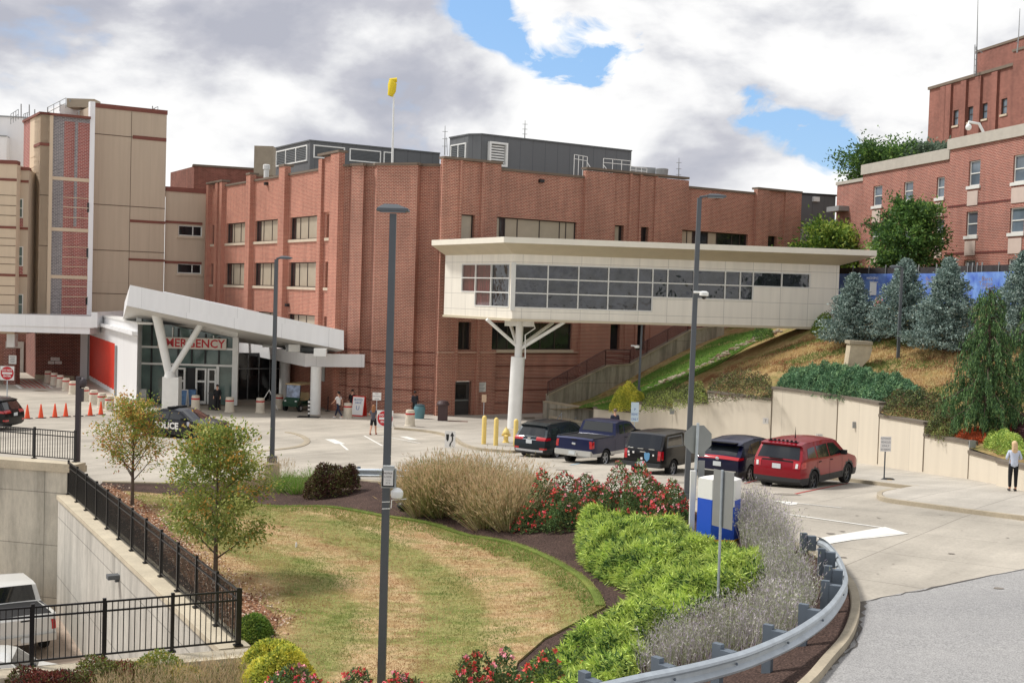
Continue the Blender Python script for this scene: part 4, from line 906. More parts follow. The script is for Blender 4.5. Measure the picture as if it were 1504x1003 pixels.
m.build('folding_door', mat('red_door', C(206, 50, 28), .5, var=.08), rd)
m = MB(); a = FD.at(171.5, 540)[0]; FD.box(m, a - .2, a + .15, -8.5, do[3] - .1, 0, .15); FD.box(m, -.2, do[0] - .1, -8.5, do[3], 0, .1); m.build('side_post', M_gmetal, rd)
m = MB(); FD.box(m, do[0] + 1, TD - .1, zt - .75, zt - .5, 0, .35); m.build('door_track', M_white, rd)
m = MB(); FD.box(m, -.3, TD, zt, zt + .14, -1, .06); m.build('coping', M_wmetal, rd)
# ================= emergency entrance =================
en = thing('emergency_entrance', 'glazed emergency entrance with a sloping white canopy, V shaped column and red lettering', 'entrance', tuple(hit(275, 597)))
FE = Facade((ray(203, 540) * 86.5)[:2], 89)
te = lambda px, y=540: FE.at(px, y)[0]; ze = lambda py, px=275: FE.at(px, py)[1]
TE = te(347); zg0 = -8.42
zl, zr = FE.at(205, 470)[1], FE.at(345, 500)[1]
ztop = lambda t: zl + (zr - zl) * t / TE
gl = MB(); gl.poly([FE.P(0, zg0, -.1), FE.P(TE, zg0, -.1), FE.P(TE, zr + .1, -.1), FE.P(0, zl + .1, -.1)]); gl.build('glazing', M_glassG, en)
# side glazing return
fr = MB(); bl = MB()
for px, w in ((203.5, .18), (345.5, .2)): t = te(px); FE.box(fr, t - w, t + w, zg0, ztop(t) + .2, -.15, .12)
fr2 = MB()
for px in (222, 261, 281, 301, 321): t = te(px); FE.box(bl, t - .05, t + .05, zg0 if px == 222 else ze(535), ztop(t), -.1, .02)
for y in (511, 535.5): z = ze(y); FE.box(fr, 0, TE, z - .07, z + .07, -.1, .08)
for px in (252, 321): pass
for px in (257, 320): t = te(px); FE.box(fr, t - .1, t + .1, zg0, ze(537), -.1, .08)
FE.box(fr, te(203), te(216), zg0, ze(573), -.1, .12); FE.box(fr, te(252), te(253.5), ze(511), ztop(te(252)), -.09, .06); FE.box(fr, te(312), te(313.5), ze(511), ztop(te(312)), -.09, .06)
fr.build('glazing_frame', M_wmetal, en); bl.build('mullion', M_black, en)
for i, (x0, x1) in enumerate(((259.5, 273), (288, 304), (305.5, 318.5))):
    m = MB(); a, b = te(x0), te(x1); z0, z1 = zg0 + .05, ze(540)
    for q in ((a, b, z0, z0 + .2), (a, b, z1 - .12, z1), (a, a + .12, z0 + .2, z1 - .12), (b - .12, b, z0 + .2, z1 - .12), (a + .12, b - .12, ze(559) - .08, ze(559) + .05)): FE.box(m, *q, -.05, .13)
    dd = m.build('door', M_wmetal, en); m = MB(); FE.quad(m, a + .1, b - .1, z0 + .1, z1 - .1, .0); m.build('pane', M_glass, dd)
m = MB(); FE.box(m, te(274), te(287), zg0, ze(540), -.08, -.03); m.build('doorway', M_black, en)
# sign
a, b, z0, z1 = FE.rect(232, 496, 332.5, 512.5, .15); m = MB(); FE.box(m, a, b, z0, z1, .12, .2); sg = m.build('sign_panel', mat('sign_cream', C(222, 212, 200), .5), en)
m = MB(); text_mb(m, 'EMERGENCY', FE.P((a + b) / 2 + .02, (z0 + z1) / 2 - .02, .2), FE.ux, (0, 0, 1), (z1 - z0) * 1.02, bold=.018, maxw=(b - a) * .95); m.build('lettering', mat('sign_red', C(190, 22, 30), .4), sg)
# interior hint: low warm shelf seen through the glass, right of the column
# canopy
Yc = 80.0
T = lambda px, py, y: at_y(px, py, y)
f = [T(191, 418.5, Yc), T(505, 485.5, Yc + 1), T(505, 514, Yc + 1), T(350, 484, Yc + .5), T(186, 449, Yc)]
bk = [T(183, 444, 89), T(480, 500, 92), T(480, 521, 92), T(348, 502, 90.5), T(180.5, 468.5, 89)]
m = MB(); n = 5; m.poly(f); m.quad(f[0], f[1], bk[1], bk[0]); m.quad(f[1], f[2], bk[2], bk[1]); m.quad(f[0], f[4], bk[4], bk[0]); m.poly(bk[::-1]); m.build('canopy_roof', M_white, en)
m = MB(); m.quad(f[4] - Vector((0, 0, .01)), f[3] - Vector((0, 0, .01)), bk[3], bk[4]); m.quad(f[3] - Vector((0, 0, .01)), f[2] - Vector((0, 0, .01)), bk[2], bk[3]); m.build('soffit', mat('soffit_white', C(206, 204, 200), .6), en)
m = MB()
for k in range(7):
    u = .25 + k * .1
    m.tube([f[4].lerp(bk[4], u) + Vector((1.6, 0, -.05)), f[3].lerp(bk[3], u) + Vector((0, 0, -.05))], .05, 4)
m.build('soffit_rib', M_wmetal, en)
m = MB(); m.prism([T(240, 428, Yc + 2), T(358, 453, Yc + 2.4), T(358, 456, Yc + 2.4), T(240, 433, Yc + 2)], (0, 5, -.3)); m.build('roof_upstand', M_white, en)
# V column
cb = hit(249, 601); m = MB(); m.box((cb.x, cb.y + .5, (cb.z + T(249, 554, cb.y)[2]) / 2), (1.1, .9, T(249, 554, cb.y)[2] - cb.z)); m.build('column_base', M_wmetal, en)
m = MB(); yy = cb.y + .4; m.tube([T(250, 555, yy), T(249, 545, yy)], [.42, .3], 10); m.tube([T(248, 549, yy), T(230, 462, yy + .3)], [.26, .33], 10); m.tube([T(252, 547, yy), T(295, 477, yy + .3)], [.2, .22], 10); m.build('v_column', M_wmetal, en, True)
# low side canopy
lc = thing('side_canopy', 'lower white angled canopy on round columns beside the brick corner', 'canopy', tuple(hit(461, 609)))
z0, z1 = -5.32, -4.42
P0 = at_z(344, 516.5, z0); P1 = at_z(448, 538.5, z0); P2 = at_z(535, 539.5, z0)
m = MB()
for a, b in ((P0, P1), (P1, P2)): m.quad((a.x, a.y, z0), (b.x, b.y, z0), (b.x, b.y, z1), (a.x, a.y, z1))
m.poly([(p[0], p[1], z1 - .1) for p in (P0, P1, P2, P2 + Vector((0, 6, 0)), P0 + Vector((6, 4, 0)))]); m.poly([(p[0], p[1], z0 + .05) for p in (P0, P1, P2, P2 + Vector((0, 6, 0)), P0 + Vector((6, 4, 0)))])
m.quad((P2.x, P2.y, z0), (P2.x, P2.y + 5, z0), (P2.x, P2.y + 5, z1), (P2.x, P2.y, z1)); m.build('canopy_roof', M_white, lc)
m = MB(); m.box((P2.x - 3, P2.y + 2, z1 + .1), (5.6, .4, .3)); m.box((P2.x - 3.2, P2.y + 3.4, z1 + .35), (5.8, .4, .35)); m.build('roof_duct', M_gmetal, lc)
for px, py, r in ((461.5, 609, .36), (416, 590, .4), (380.5, 584, .4)):
    c = hit(px, py); m = MB(); m.tube([(c.x, c.y + r, c.z), (c.x, c.y + r, z0 + .1)], r, 18); m.build('column', M_wmetal, lc, True)
m = MB()
for px in (345, 380, 418, 455): c = at_z(px, 500 + (px - 345) * .17, -4.2); m.box((c.x + .6, c.y + .6, -4.15), (.8, .5, .5))
m.build('canopy_block', M_wmetal, lc)
# glazed lobby behind the columns
gl = thing('glazed_lobby', 'dark glazed lobby wall behind the columns of the side canopy', 'building', tuple(at_z(370, 585, -8.5)))
a = at_z(347, 586, -8.5); b = at_z(428, 592, -8.5); b = Vector((b.x, a.y + 2.5, b.z))
m = MB(); m.quad((a.x, a.y, -8.6), (b.x, b.y, -8.6), (b.x, b.y, -5), (a.x, a.y, -5)); m.build('glazing', M_glass, gl)
m = MB()
for k in range(7): c = a.lerp(b, k / 6); m.box((c.x, c.y - .05, -6.9), (.07, .08, 3.6))
m.box(((a.x + b.x) / 2, (a.y + b.y) / 2 - .1, -6.2), ((b - a).length, .1, .07), math.atan2(b.y - a.y, b.x - a.x)); m.build('glazing_frame', M_gmetal, gl)
# ================= covered bridge =================
br = thing('covered_bridge', 'cream panelled covered footbridge with dark ribbon windows on a white forked column', 'bridge', tuple(hit(762, 630)))
c0 = ray(753.5, 420) * 73.0; FZ = Facade(c0[:2], 82.0)
tz = lambda px, y=420: FZ.at(px, y)[0]
c1 = ray(653, 420) * 79.6; dv = Vector((c0.x - c1.x, c0.y - c1.y)); FY = Facade(c1[:2], math.degrees(math.atan2(dv.x, dv.y))); TY = dv.length
ty = lambda px, y=420: FY.at(px, y)[0]
zb0, zw1 = -1.42, 2.42; TZ = tz(1232); rows = [1.83, .98, .12, -.74]
cols = [755.5, 804.5, 849.5, 893.5, 937, 958.5, 980.5, 1019, 1065, 1087, 1106, 1148, 1189]
cz = [tz(c) for c in cols]
ops = [(cz[0], cz[5], rows[3], rows[0]), (cz[5], cz[10], rows[2], rows[0]), (cz[10], cz[12], rows[1], rows[0])]
m = MB(); FZ.wall(m, 0, TZ, zb0, zw1, ops, .12)
cy = [ty(c) for c in (678, 698, 721, 748)]; opy = [(cy[0], cy[1], rows[2], rows[0]), (cy[1], cy[3], rows[3], rows[0])]
FY.wall(m, 0, TY, zb0, zw1, opy, .12)
eb = FZ.P(TZ, 0); ebk = eb - FZ.n * 4.5
m.quad((eb.x, eb.y, zb0), (ebk.x, ebk.y, zb0), (ebk.x, ebk.y, zw1), (eb.x, eb.y, zw1))
m.poly([FZ.P(0, zb0 + .02), FZ.P(TZ, zb0 + .02), FZ.P(TZ, zb0 + .02, -4.5), FZ.P(3, zb0 + .02, -4.5), FY.P(0, zb0 + .02, -4), FY.P(0, zb0 + .02)])
k0 = FZ.P(TZ, 0, -4.5); k1 = FZ.P(3, 0, -4.5); m.quad((k0.x, k0.y, zb0), (k1.x, k1.y, zb0), (k1.x, k1.y, zw1), (k0.x, k0.y, zw1))
m.build('wall', M_bridge, br)
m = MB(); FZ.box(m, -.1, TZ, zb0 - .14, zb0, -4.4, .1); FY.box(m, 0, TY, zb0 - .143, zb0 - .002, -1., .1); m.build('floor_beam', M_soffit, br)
gz = MB(); FZ.quad(gz, cz[0], cz[5], rows[3], rows[0], -.08); FZ.quad(gz, cz[5], cz[10], rows[2], rows[0], -.08); FZ.quad(gz, cz[10], cz[12], rows[1], rows[0], -.08)
FY.quad(gz, cy[0], cy[1], rows[2], rows[0], -.08); FY.quad(gz, cy[1], cy[3], rows[3], rows[0], -.08)
fz = MB(); w = .035
for i, t in enumerate(cz):
    lo = rows[3] if i <= 5 else rows[2] if i <= 10 else rows[1]
    if i == 11 : pass
    FZ.box(fz, t - w, t + w, lo, rows[0], -.1, .03)
for z, e in ((rows[0], 12), (rows[1], 12), (rows[2], 10), (rows[3], 5)): FZ.box(fz, cz[0], cz[e], z - w, z + w, -.1, .027)
for i, t in enumerate(cy): FY.box(fz, t - w, t + w, rows[2] if i == 0 else rows[3], rows[0], -.1, .03)
for z, s in ((rows[0], 0), (rows[1], 0), (rows[2], 0), (rows[3], 1)): FY.box(fz, cy[s], cy[3], z - w, z + w, -.1, .027)
FZ.box(fz, -.12, .14, zb0 + .5, rows[0] + .1, -.1, .05)
wv = fz.build('window', M_wframe, br); gz.build('pane', M_glassB, wv)
cu = MB(); FY.quad(cu, cy[0] + .05, cy[2] - .1, rows[2] + .05, rows[0] - .05, -.075); FY.quad(cu, cy[1] + .05, cy[2] - .1, rows[3] + .05, rows[2] - .06, -.075); cu.build('painted_reflection', mat('painted_reflection', C(92, 48, 46), .25, var=.5, scale=3, stretch=(3, 3, .2), coat=1.), wv)  # reddish-brown sheets paint the brick's reflection onto the angled panes
# interior things seen through the glass are dark; the angled face has a painted brick reflection
# roof with splayed soffit
ov = 1.5; zr0, zr1 = 3.02, 3.36
A_ = [FY.P(-1.0, 0, .9), FY.P(TY - .3, 0, 1.25), FZ.P(-.4, 0, ov), FZ.P(TZ + 1.7, 0, ov)]
A_ = [ray(634, 355) * 79.3] + [ (ray(740, 352) * 71.6) ] + [FZ.P(TZ + 1.7, 0, ov)]
B_ = [FY.P(0, 0), FZ.P(0, 0), FZ.P(TZ, 0)]
m = MB(); v = lambda p, z: Vector((p.x, p.y, z))
for i in range(2): m.quad(v(A_[i], zr0), v(A_[i + 1], zr0), v(A_[i + 1], zr1), v(A_[i], zr1))
m.quad(v(A_[0], zr0), v(A_[0], zr1), v(A_[0] + Vector((0, 4, 0)), zr1), v(A_[0] + Vector((0, 4, 0)), zr0))
bkp = FZ.P(TZ + 1.7, 0, -5.5); m.quad(v(A_[2], zr0), v(bkp, zr0), v(bkp, zr1), v(A_[2], zr1))
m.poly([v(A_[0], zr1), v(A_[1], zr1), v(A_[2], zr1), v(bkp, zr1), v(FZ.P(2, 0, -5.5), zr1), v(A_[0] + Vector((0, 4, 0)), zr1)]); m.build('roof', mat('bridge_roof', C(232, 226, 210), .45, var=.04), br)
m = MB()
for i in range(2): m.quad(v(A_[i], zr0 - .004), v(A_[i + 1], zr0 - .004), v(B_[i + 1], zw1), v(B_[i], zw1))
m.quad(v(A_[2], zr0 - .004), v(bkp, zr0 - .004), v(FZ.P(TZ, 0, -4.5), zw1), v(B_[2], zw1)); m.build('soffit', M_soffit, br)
# joints of the soffit
# forked column
yc = 75.2; cc = hit(762, 630); cx = (ray(762, 500) * yc); m = MB(); zj = at_y(762, 524, yc).z
cb = Vector((cx.x - (.0), yc, 0)); m.tube([(cx.x - .14, yc, -8.4), (cx.x - .02, yc, zj)], [.43, .43], 20); m.build('column', M_wmetal, br, True)
m = MB(); m.tube([(cx.x, yc, zj), (cx.x + .03, yc, zb0 - .1)], .24, 14)
m.tube([at_y(765, 512, yc), at_y(829, 473, yc - 1.2)], .11, 8); m.tube([at_y(765, 508, yc), at_y(812, 474, yc + 1.6)], .11, 8)
m.tube([at_y(759, 508, yc), at_y(715, 469, yc - 1)], .11, 8); m.tube([at_y(759, 505, yc), at_y(749, 474, yc + 1.4)], .11, 8)
m.obox((cx.x - .9, yc - .15, zb0 - .5), (1.8, 0, 0), (0, .3, 0), (0, 0, .38)); m.build('column_fork', M_wmetal, br, True)
m = MB(); m.tube([at_y(771.5, 527, yc - .3), at_y(771.5, 492, yc - .3), at_y(786, 482, yc - .3), at_y(783, 474, yc - .3)], .04, 6); m.build('drain_pipe', M_wmetal, br)
# ================= stair with rail, hill side =================
st = thing('outdoor_stair', 'stained concrete stair wall climbing the slope with a dark slatted railing', 'stairs', tuple(hit(805, 604)))
FS = Facade((ray(804, 500) * 83.6)[:2], 57.5)
top = [(806, 581), (892, 538.5), (927, 536), (952, 521), (1014, 486.5), (1064, 478)]
tz_ = [FS.at(*p) for p in top]
m = MB(); n = len(tz_)
vs = [FS.P(t, z) for t, z in tz_] + [FS.P(t, -9.2) for t, z in tz_[::-1]]; m.prism(vs, -FS.n * .35); m.build('stair_wall', M_stairwall, st)
m = MB(); vs = [FS.P(tz_[0][0] - .02, tz_[0][1] + .0, .03)] + [FS.P(t, z, .03) for t, z in tz_[1:]]
for i in range(n - 1):
    a, b = FS.P(*tz_[i], .04), FS.P(*tz_[i + 1], .04); m.prism([a, b, b + Vector((0, 0, .1)), a + Vector((0, 0, .1))], -FS.n * .43)
m.build('wall_cap', M_kerb, st)
m = MB()
rt = [(806, 561), (891, 514), (927, 514), (952, 500), (1012, 468), (1050, 461)]
rz = [FS.at(*p) for p in rt]
for i in range(len(rz) - 1):
    (t0, h0), (t1, h1) = rz[i], rz[i + 1]; g0 = np.interp(t0, [q[0] for q in tz_], [q[1] for q in tz_]) + .12; g1 = np.interp(t1, [q[0] for q in tz_], [q[1] for q in tz_]) + .12
    for k in range(9):
        u = k / 8.; a, b = FS.P(t0, g0 + (h0 - g0) * u, -.1), FS.P(t1, g1 + (h1 - g1) * u, -.1)
        m.tube([a, b], .022 if k < 8 else .035, 4)
    L_ = max(1, round((t1 - t0) / 1.9))
    for k in range(L_ + 1): u = k / L_; t = t0 + (t1 - t0) * u; m.tube([FS.P(t, g0 + (g1 - g0) * u - .1, -.1), FS.P(t, h0 + (h1 - h0) * u + .03, -.1)], .035, 4)
m.build('railing', mat('rail_brown', C(74, 44, 44), .5), st)
# low terraced concrete walls at the foot of the stair
lw = low_wall('terrace_wall', FS.P(-.2, 0)[:2], (at_y(874, 600, 77.5))[:2], -9, -7.15, -7.1, .4, M_stairwall, 1, 'weathered low concrete terrace wall at the foot of the outdoor stair', M_kerb, .03, .1)
a = at_y(806, 640, 79); b = at_y(874, 640, 74)
low_wall('terrace_wall', a[:2], b[:2], -9, -7.75, -7.65, .35, M_stairwall, 1, 'lower stepped concrete wall behind the first dark suv', M_kerb, .03, .1)
m = MB()
for x0, y0, x1, y1 in ((815, 620, 825, 606), (838, 625, 846, 612)):
    a = at_y(x0, y0, 76); b = at_y(x1, y1, 77); m.tube([a - Vector((0, 0, .5)), a, b, b - Vector((0, 0, .5))], .03, 6)
tag(m.build('handrail', M_steel), 'pair of thin steel handrails rising beside the low terrace walls', 'handrail')
# ---- retaining wall along the parking ----
WL = [(ray(px, 600) * y) for px, y in ((872, 75), (935, 72), (988, 69.2), (1039, 67), (1133, 63.8), (1230, 60.3), (1292, 57), (1359, 52.8), (1426, 49.6), (1482, 46), (1560, 41.5))]
def wallseg(i0, i1, py0, py1, cap=True):
    """cream wall piece between two of the plan points, top heights read from picture rows"""
    P = WL[i0:i1 + 1]; m = MB(); c = MB(); n = len(P)
    for k in range(n - 1):
        a, b = P[k], P[k + 1]; u0, u1 = k / (n - 1), (k + 1) / (n - 1)
        ya, yb = py0 + (py1 - py0) * u0, py0 + (py1 - py0) * u1
        za = at_y(CX + (a.x / a.y) * FPX, ya, a.y).z; zb = at_y(CX + (b.x / b.y) * FPX, yb, b.y).z
        d = Vector((b.x - a.x, b.y - a.y, 0)).normalized(); nn = Vector((-d.y, d.x, 0)); nn = nn if nn.y > 0 else -nn
        aa, bb = Vector((a.x, a.y, 0)), Vector((b.x, b.y, 0))
        m.prism([aa + Vector((0, 0, -9)), bb + Vector((0, 0, -9)), bb + Vector((0, 0, zb - .13)), aa + Vector((0, 0, za - .13))], nn * .35)
        c.prism([aa - nn * .06 + Vector((0, 0, za - .13)), bb - nn * .06 + Vector((0, 0, zb - .13)), bb - nn * .06 + Vector((0, 0, zb)), aa - nn * .06 + Vector((0, 0, za))], nn * .47)
    return m, c
lwt = thing('parking_wall', 'long cream panelled retaining wall with stepped brown capping behind the parked cars', 'wall', (WL[0].x, WL[0].y, -8))
jm = MB()
for i0, i1, y0, y1 in ((0, 1, 597, 604), (1, 2, 589.5, 598), (2, 3, 586, 590), (3, 4, 573.5, 585), (4, 6, 567.5, 591), (6, 7, 608, 619.5), (7, 8, 636, 648), (8, 10, 661, 690)):
    a, c = wallseg(i0, i1, y0, y1); a.build('wall_panel', M_cream, lwt); c.build('wall_cap', M_cap, lwt)
for px, py0, py1, i in ((1134, 570, 668, 4), (1230, 585, 675, 5), (1288, 597, 681, 6), (1358, 622, 692, 7), (1425, 665, 703, 8)):
    a = WL[i]; z0, z1 = at_y(px, py1, a.y).z, at_y(px, py0, a.y).z; jm.box((a.x, a.y - .02, (z0 + z1) / 2), (.04, .06, z1 - z0))
jm.build('panel_joint', mat('cream_joint', C(120, 108, 92), .9), lwt)
fx = MB()
for px, py, y in ((987, 604, 69.1), (1256, 624, 58.9), (1428, 652, 49.4)):
    c = at_y(px, py, y - .1); fx.box(c, (.25, .1, .3))
fx.build('wall_light', M_gmetal, lwt)
# ---- hill ----
_hc = []
for p in [(872, 597, 75), (935, 603, 72), (988, 598, 69.2), (1039, 590, 67), (1086, 589, 65.5), (1133, 572, 64.5), (1230, 583, 60.8), (1292, 600, 57.5), (1359, 630, 53.4), (1426, 655, 50), (1482, 672, 46.5), (1560, 690, 42),
          (842, 599, 81), (870, 590, 85.2), (925, 562, 86.3), (960, 542, 87.7), (1020, 511, 89.8), (1065, 491, 92), (1110, 484, 93), (1180, 486, 84), (1215, 466, 80), (1245, 449, 78), (1330, 449, 73), (1440, 449, 68), (1520, 452, 65), (1000, 560, 76), (1100, 505, 84)]:
    q = at_y(*p); _hc.append((q.x, q.y, q.z))
for x, y in ((25, 90), (40, 90), (60, 80), (35, 78), (30, 110), (60, 120), (45, 65), (10, 110), (20, 97)): _hc.append((x, y, .3 if x > 20 else -1.5))
_hp = np.array(_hc); _hn = len(_hp); _HD = np.sqrt(((_hp[:, None, :2] - _hp[None, :, :2]) ** 2).sum(-1))
_HA = np.zeros((_hn + 3, _hn + 3)); _HA[:_hn, :_hn] = _HD - np.eye(_hn) * .5; _HA[:_hn, _hn] = 1; _HA[:_hn, _hn + 1:] = _hp[:, :2]; _HA[_hn, :_hn] = 1; _HA[_hn + 1:, :_hn] = _hp[:, :2].T
_hw = np.linalg.solve(_HA, np.concatenate([_hp[:, 2], np.zeros(3)]))
def zhill(x, y):
    d = np.sqrt((_hp[:, 0] - x) ** 2 + (_hp[:, 1] - y) ** 2); return float(d @ _hw[:_hn] + _hw[_hn] + _hw[_hn + 1] * x + _hw[_hn + 2] * y)
hillp = [(p.x, p.y + .12) for p in WL] + [(60, 38), (75, 140), (10, 140)] + [FS.P(t, 0, -.1)[:2] for t, z in tz_[::-1]] + [FS.P(-.1, 0, .1)[:2]]
zone('hillside', hillp, zhill, 0, M_hill, 1.5)
HP = lambda px, py: hit(px, py, zhill)
gs = [HP(*q) for q in ((850, 599), (885, 588), (925, 566), (960, 547), (1020, 516), (1065, 495), (1105, 487), (1135, 485), (1124, 497), (1066, 530), (1010, 558), (975, 578), (935, 594), (885, 601))]
zone('grass_slope', [(p.x, p.y) for p in gs], zhill, .06, M_slope, 1.2, skirt=.1)
# ================= dormitory block on the hill =================
dm = thing('dormitory_building', 'red brick building with paired sash windows and pale panels at the right edge', 'building', (30, 80, 0))
FM = Facade((ray(1388, 400) * 82.4)[:2], -12.5)     # runs away to the left
FN = Facade((ray(1388, 400) * 81.4)[:2], -12.5)
tm = lambda px, y=330, F=None: (F or FM).at(px, y)[0]
M_dcope = mat('dorm_coping', C(178, 172, 160), .8, var=.08)
def sash(F, x0, y0, x1, y1, parent, panel=True, dep=.12):
    a, b, z0, z1 = F.rect(x0, y0, x1, y1); F.window(parent, (a, b, z0, z1), (), (.5,), M_wframe, M_glassD, dep, .08, sill=M_wframe)
    if panel and z0 > 1: m = MB(); F.box(m, a + .1, b - .0, z0 - 1.25, z0 - .32, 0, .05); m.build('pale_panel', MATS['panel_pale'], parent)
    return (a, b, z0, z1)
mat('panel_pale', C(196, 178, 166), .7, var=.06)
def face(F, wins, t0, t1, z0, z1, parent, matl):
    ops = [F.rect(*w) for w in wins]; m = MB(); F.wall(m, t0, t1, z0, z1, ops, .14); m.build('wall', matl, parent)
    for w in wins: sash(F, *w, parent)
w1 = [(1282.5, 273, 1295.5, 302.5), (1327.5, 267, 1341, 294), (1375.5, 260.5, 1387, 290.5), (1280, 332.5, 1292.5, 362), (1327, 326, 1340, 356), (1374, 322, 1386, 352)]
t1 = tm(1264.5); zc1 = FM.at(1325, 247)[1]
face(FM, w1, 0, t1, -.5, zc1, dm, M_brickD)
m = MB(); FM.box(m, -.1, t1 + .1, zc1, zc1 + .75, -.6, .14); m.build('coping', M_dcope, dm)
m = MB(); e = FM.P(t1, 0); m.prism([(e.x, e.y, -.5), (e.x, e.y, -.5) + FM.n * 0 if False else (e.x + 12, e.y + 3, -.5), (e.x + 14, e.y - 6, -.5), (e.x + 2, e.y - 6, -.5)], (0, 0, zc1)); m.build('roof', M_roof, dm)
w2 = [(1423, 236, 1439.5, 273), (1488, 227, 1512, 267), (1419, 311, 1435.5, 346.5), (1483, 305, 1504, 342), (1415.5, 382, 1432, 412), (1480, 380, 1500, 410)]
t2 = tm(1560, 330, FN); zc2 = FN.at(1440, 212)[1]
face(FN, w2, t2, 0, -.5, zc2, dm, M_brickD)
m = MB(); a = FN.P(0, 0); b = FN.P(0, 0, -1.1); m.quad((a.x, a.y, -.5), (b.x, b.y, -.5), (b.x, b.y, zc2), (a.x, a.y, zc2)); m.build('wall', M_brickD, dm)
m = MB(); FN.box(m, t2, .15, zc2, zc2 + .7, -2.5, .15); m.build('coping', M_dcope, dm)
m = MB()
for y, F, x, ta, tb_ in ((299, FN, 1440, t2, 0), (371, FN, 1440, t2, 0), (325, FM, 1320, 0, t1)):
    z = F.at(x, y)[1]; F.box(m, ta, tb_, z - .05, z + .05, 0, .03)
m.build('brick_joint', MATS['joint_brick'], dm)
m = MB(); F = Facade(FM.P(t1, 0, -.9)[:2], -12.5); te2 = F.at(1227.5, 330)[0]; zt = F.at(1245, 270)[1]
m.prism([F.P(0, -.5), F.P(te2, -.5), F.P(te2, -.5) + Vector((10, 3, 0)), F.P(0, -.5) + Vector((10, 3, 0))], (0, 0, zt + .5)); m.build('wing', M_brickD, dm)
m = MB(); F.box(m, 0, te2 + .1, zt, zt + .25, -2, .1); m.build('coping', M_dcope, dm)
m = MB(); a, b, z0, z1 = F.rect(1229, 304, 1247, 313); F.box(m, a, b, z0 + .1, z1, 0, .9); m.build('exhaust_hood', M_gmetal, dm)
m = MB(); c = FN.P(-1.2, 0, -.3); p0 = at_y(1449, 204, c.y); m.tube([(p0.x, p0.y, p0.z - .6), (p0.x, p0.y, p0.z), at_y(1438, 182, c.y), at_y(1423, 179.5, c.y), at_y(1422.5, 184, c.y)], .09, 8)
ms = m.build('camera_mast', M_wmetal, dm, True); m = MB(); m.ball(at_y(1422.5, 187, c.y), (.2, .2, .22)); m.build('dome_camera', M_wmetal, ms, True)
# tall tower behind
tw = thing('brick_tower', 'taller weathered brick tower with narrow sash windows and rooftop aerials behind the dormitory', 'building', (60, 130, 0))
FT = Facade((ray(1363.5, 200) * 135)[:2], -12.5); FT0 = Facade((ray(1363.5, 200) * 135)[:2], 96)
FT = Facade((ray(1520, 200) * 117)[:2], -12.5); tT = FT.at(1363.5, 180)[0]; zt = FT.at(1420, 117)[1]
wt = [(1400, 162, 1407.5, 184.5), (1421, 157, 1429, 179), (1442, 152, 1450, 175), (1470.5, 145, 1479, 168), (1395, 206, 1404, 218), (1438, 200, 1448, 214), (1466, 194, 1476, 208)]
ops = [FT.rect(*w) for w in wt]; m = MB(); FT.wall(m, 0, tT, -1, zt, ops, .2); m.build('wall', M_brickT, tw)
for w in wt: FT.window(tw, FT.rect(*w), (), (.5,), M_frame, M_glassD, .16, .1, sill=M_sill)
m = MB(); FT.box(m, -.1, tT + .1, zt, zt + .3, -1, .2); m.build('coping', M_cope, tw)
m = MB()
for px in (1387, 1395, 1417, 1438, 1462): t = FT.at(px, 150)[0]; FT.box(m, t - .5, t + .5, -1, zt - .1, 0, .25)
m.build('pilaster', M_brickT, tw)
m = MB(); p = FT.at(1396, 112)[0]; q = FT.at(1448, 100)[0]; FT.box(m, q - 6, p, zt + .3, zt + 3.5, -12, -3); m.build('penthouse', M_brickT, tw)
m = MB(); FT.box(m, q - 6.1, p + .1, zt + 3.5, zt + 3.75, -12.1, -2.9); m.build('coping', M_cope, tw)
m = MB(); q = FT.at(1491.5, 100)[0]; FT.box(m, -2, q, -1, FT.at(1497, 76)[1], -2, .3); m.build('stair_block', M_brickT, tw)
m = MB(); FT.box(m, -2, q + .1, FT.at(1497, 76)[1], FT.at(1497, 76)[1] + .25, -2.1, .4); m.build('coping', M_cope, tw)
m = MB(); yy = 126; a = at_y(1433.5, 112, yy); m.tube([a, at_y(1435, 62, yy), at_y(1436.5, -4, yy)], [.09, .06, .03], 5); m.tube([at_y(1430.5, 112, yy), at_y(1432, 66, yy)], .05, 5); m.tube([at_y(1432, 72, yy), at_y(1443, 78, yy)], .05, 5)
for k in range(5): y = 70 + k * 9; m.tube([at_y(1431, y, yy), at_y(1435, y, yy)], .03, 4)
tag(m.build('radio_mast', M_gmetal), 'tall lattice radio mast on the roof of the brick tower', 'mast')
m = MB(); m.tube([at_y(1494, 78, 118), at_y(1496, 55, 118), at_y(1498, 13, 118)], [.08, .05, .03], 5); m.tube([at_y(1492.5, 62, 118), at_y(1496, 60, 118)], .03, 4); tag(m.build('radio_mast', M_gmetal), 'thin whip aerial at the top right corner of the view', 'mast')
# aerials on the hospital roof, windsock
for px, y0, y1, yy, lab in ((653.5, 185, 228, 93, 'lattice radio aerial between the two dark rooftop plant rooms'), (771, 177, 206, 95, 'short radio aerial above the right plant room'), (997, 232, 268, 96, 'thin aerial right of the rooftop ducts')):
    m = MB(); a = at_y(px - .3, y1, yy); b = at_y(px + .3, y0, yy); m.tube([a, a.lerp(b, .5), b], [.05, .04, .02], 5)
    if px < 700: m.tube([a + Vector((.2, 0, 0)), a.lerp(b, .6) + Vector((.12, 0, 0))], .03, 4)
    for k in (.3, .55, .8): c = a.lerp(b, k); m.tube([c - Vector((.2, 0, 0)), c + Vector((.2, 0, 0))], .02, 4)
    tag(m.build('radio_aerial', M_gmetal), lab, 'aerial')
ws = thing('windsock', 'yellow windsock hanging from a tall white pole on the hospital roof', 'windsock', tuple(at_y(576.5, 240, 90)))
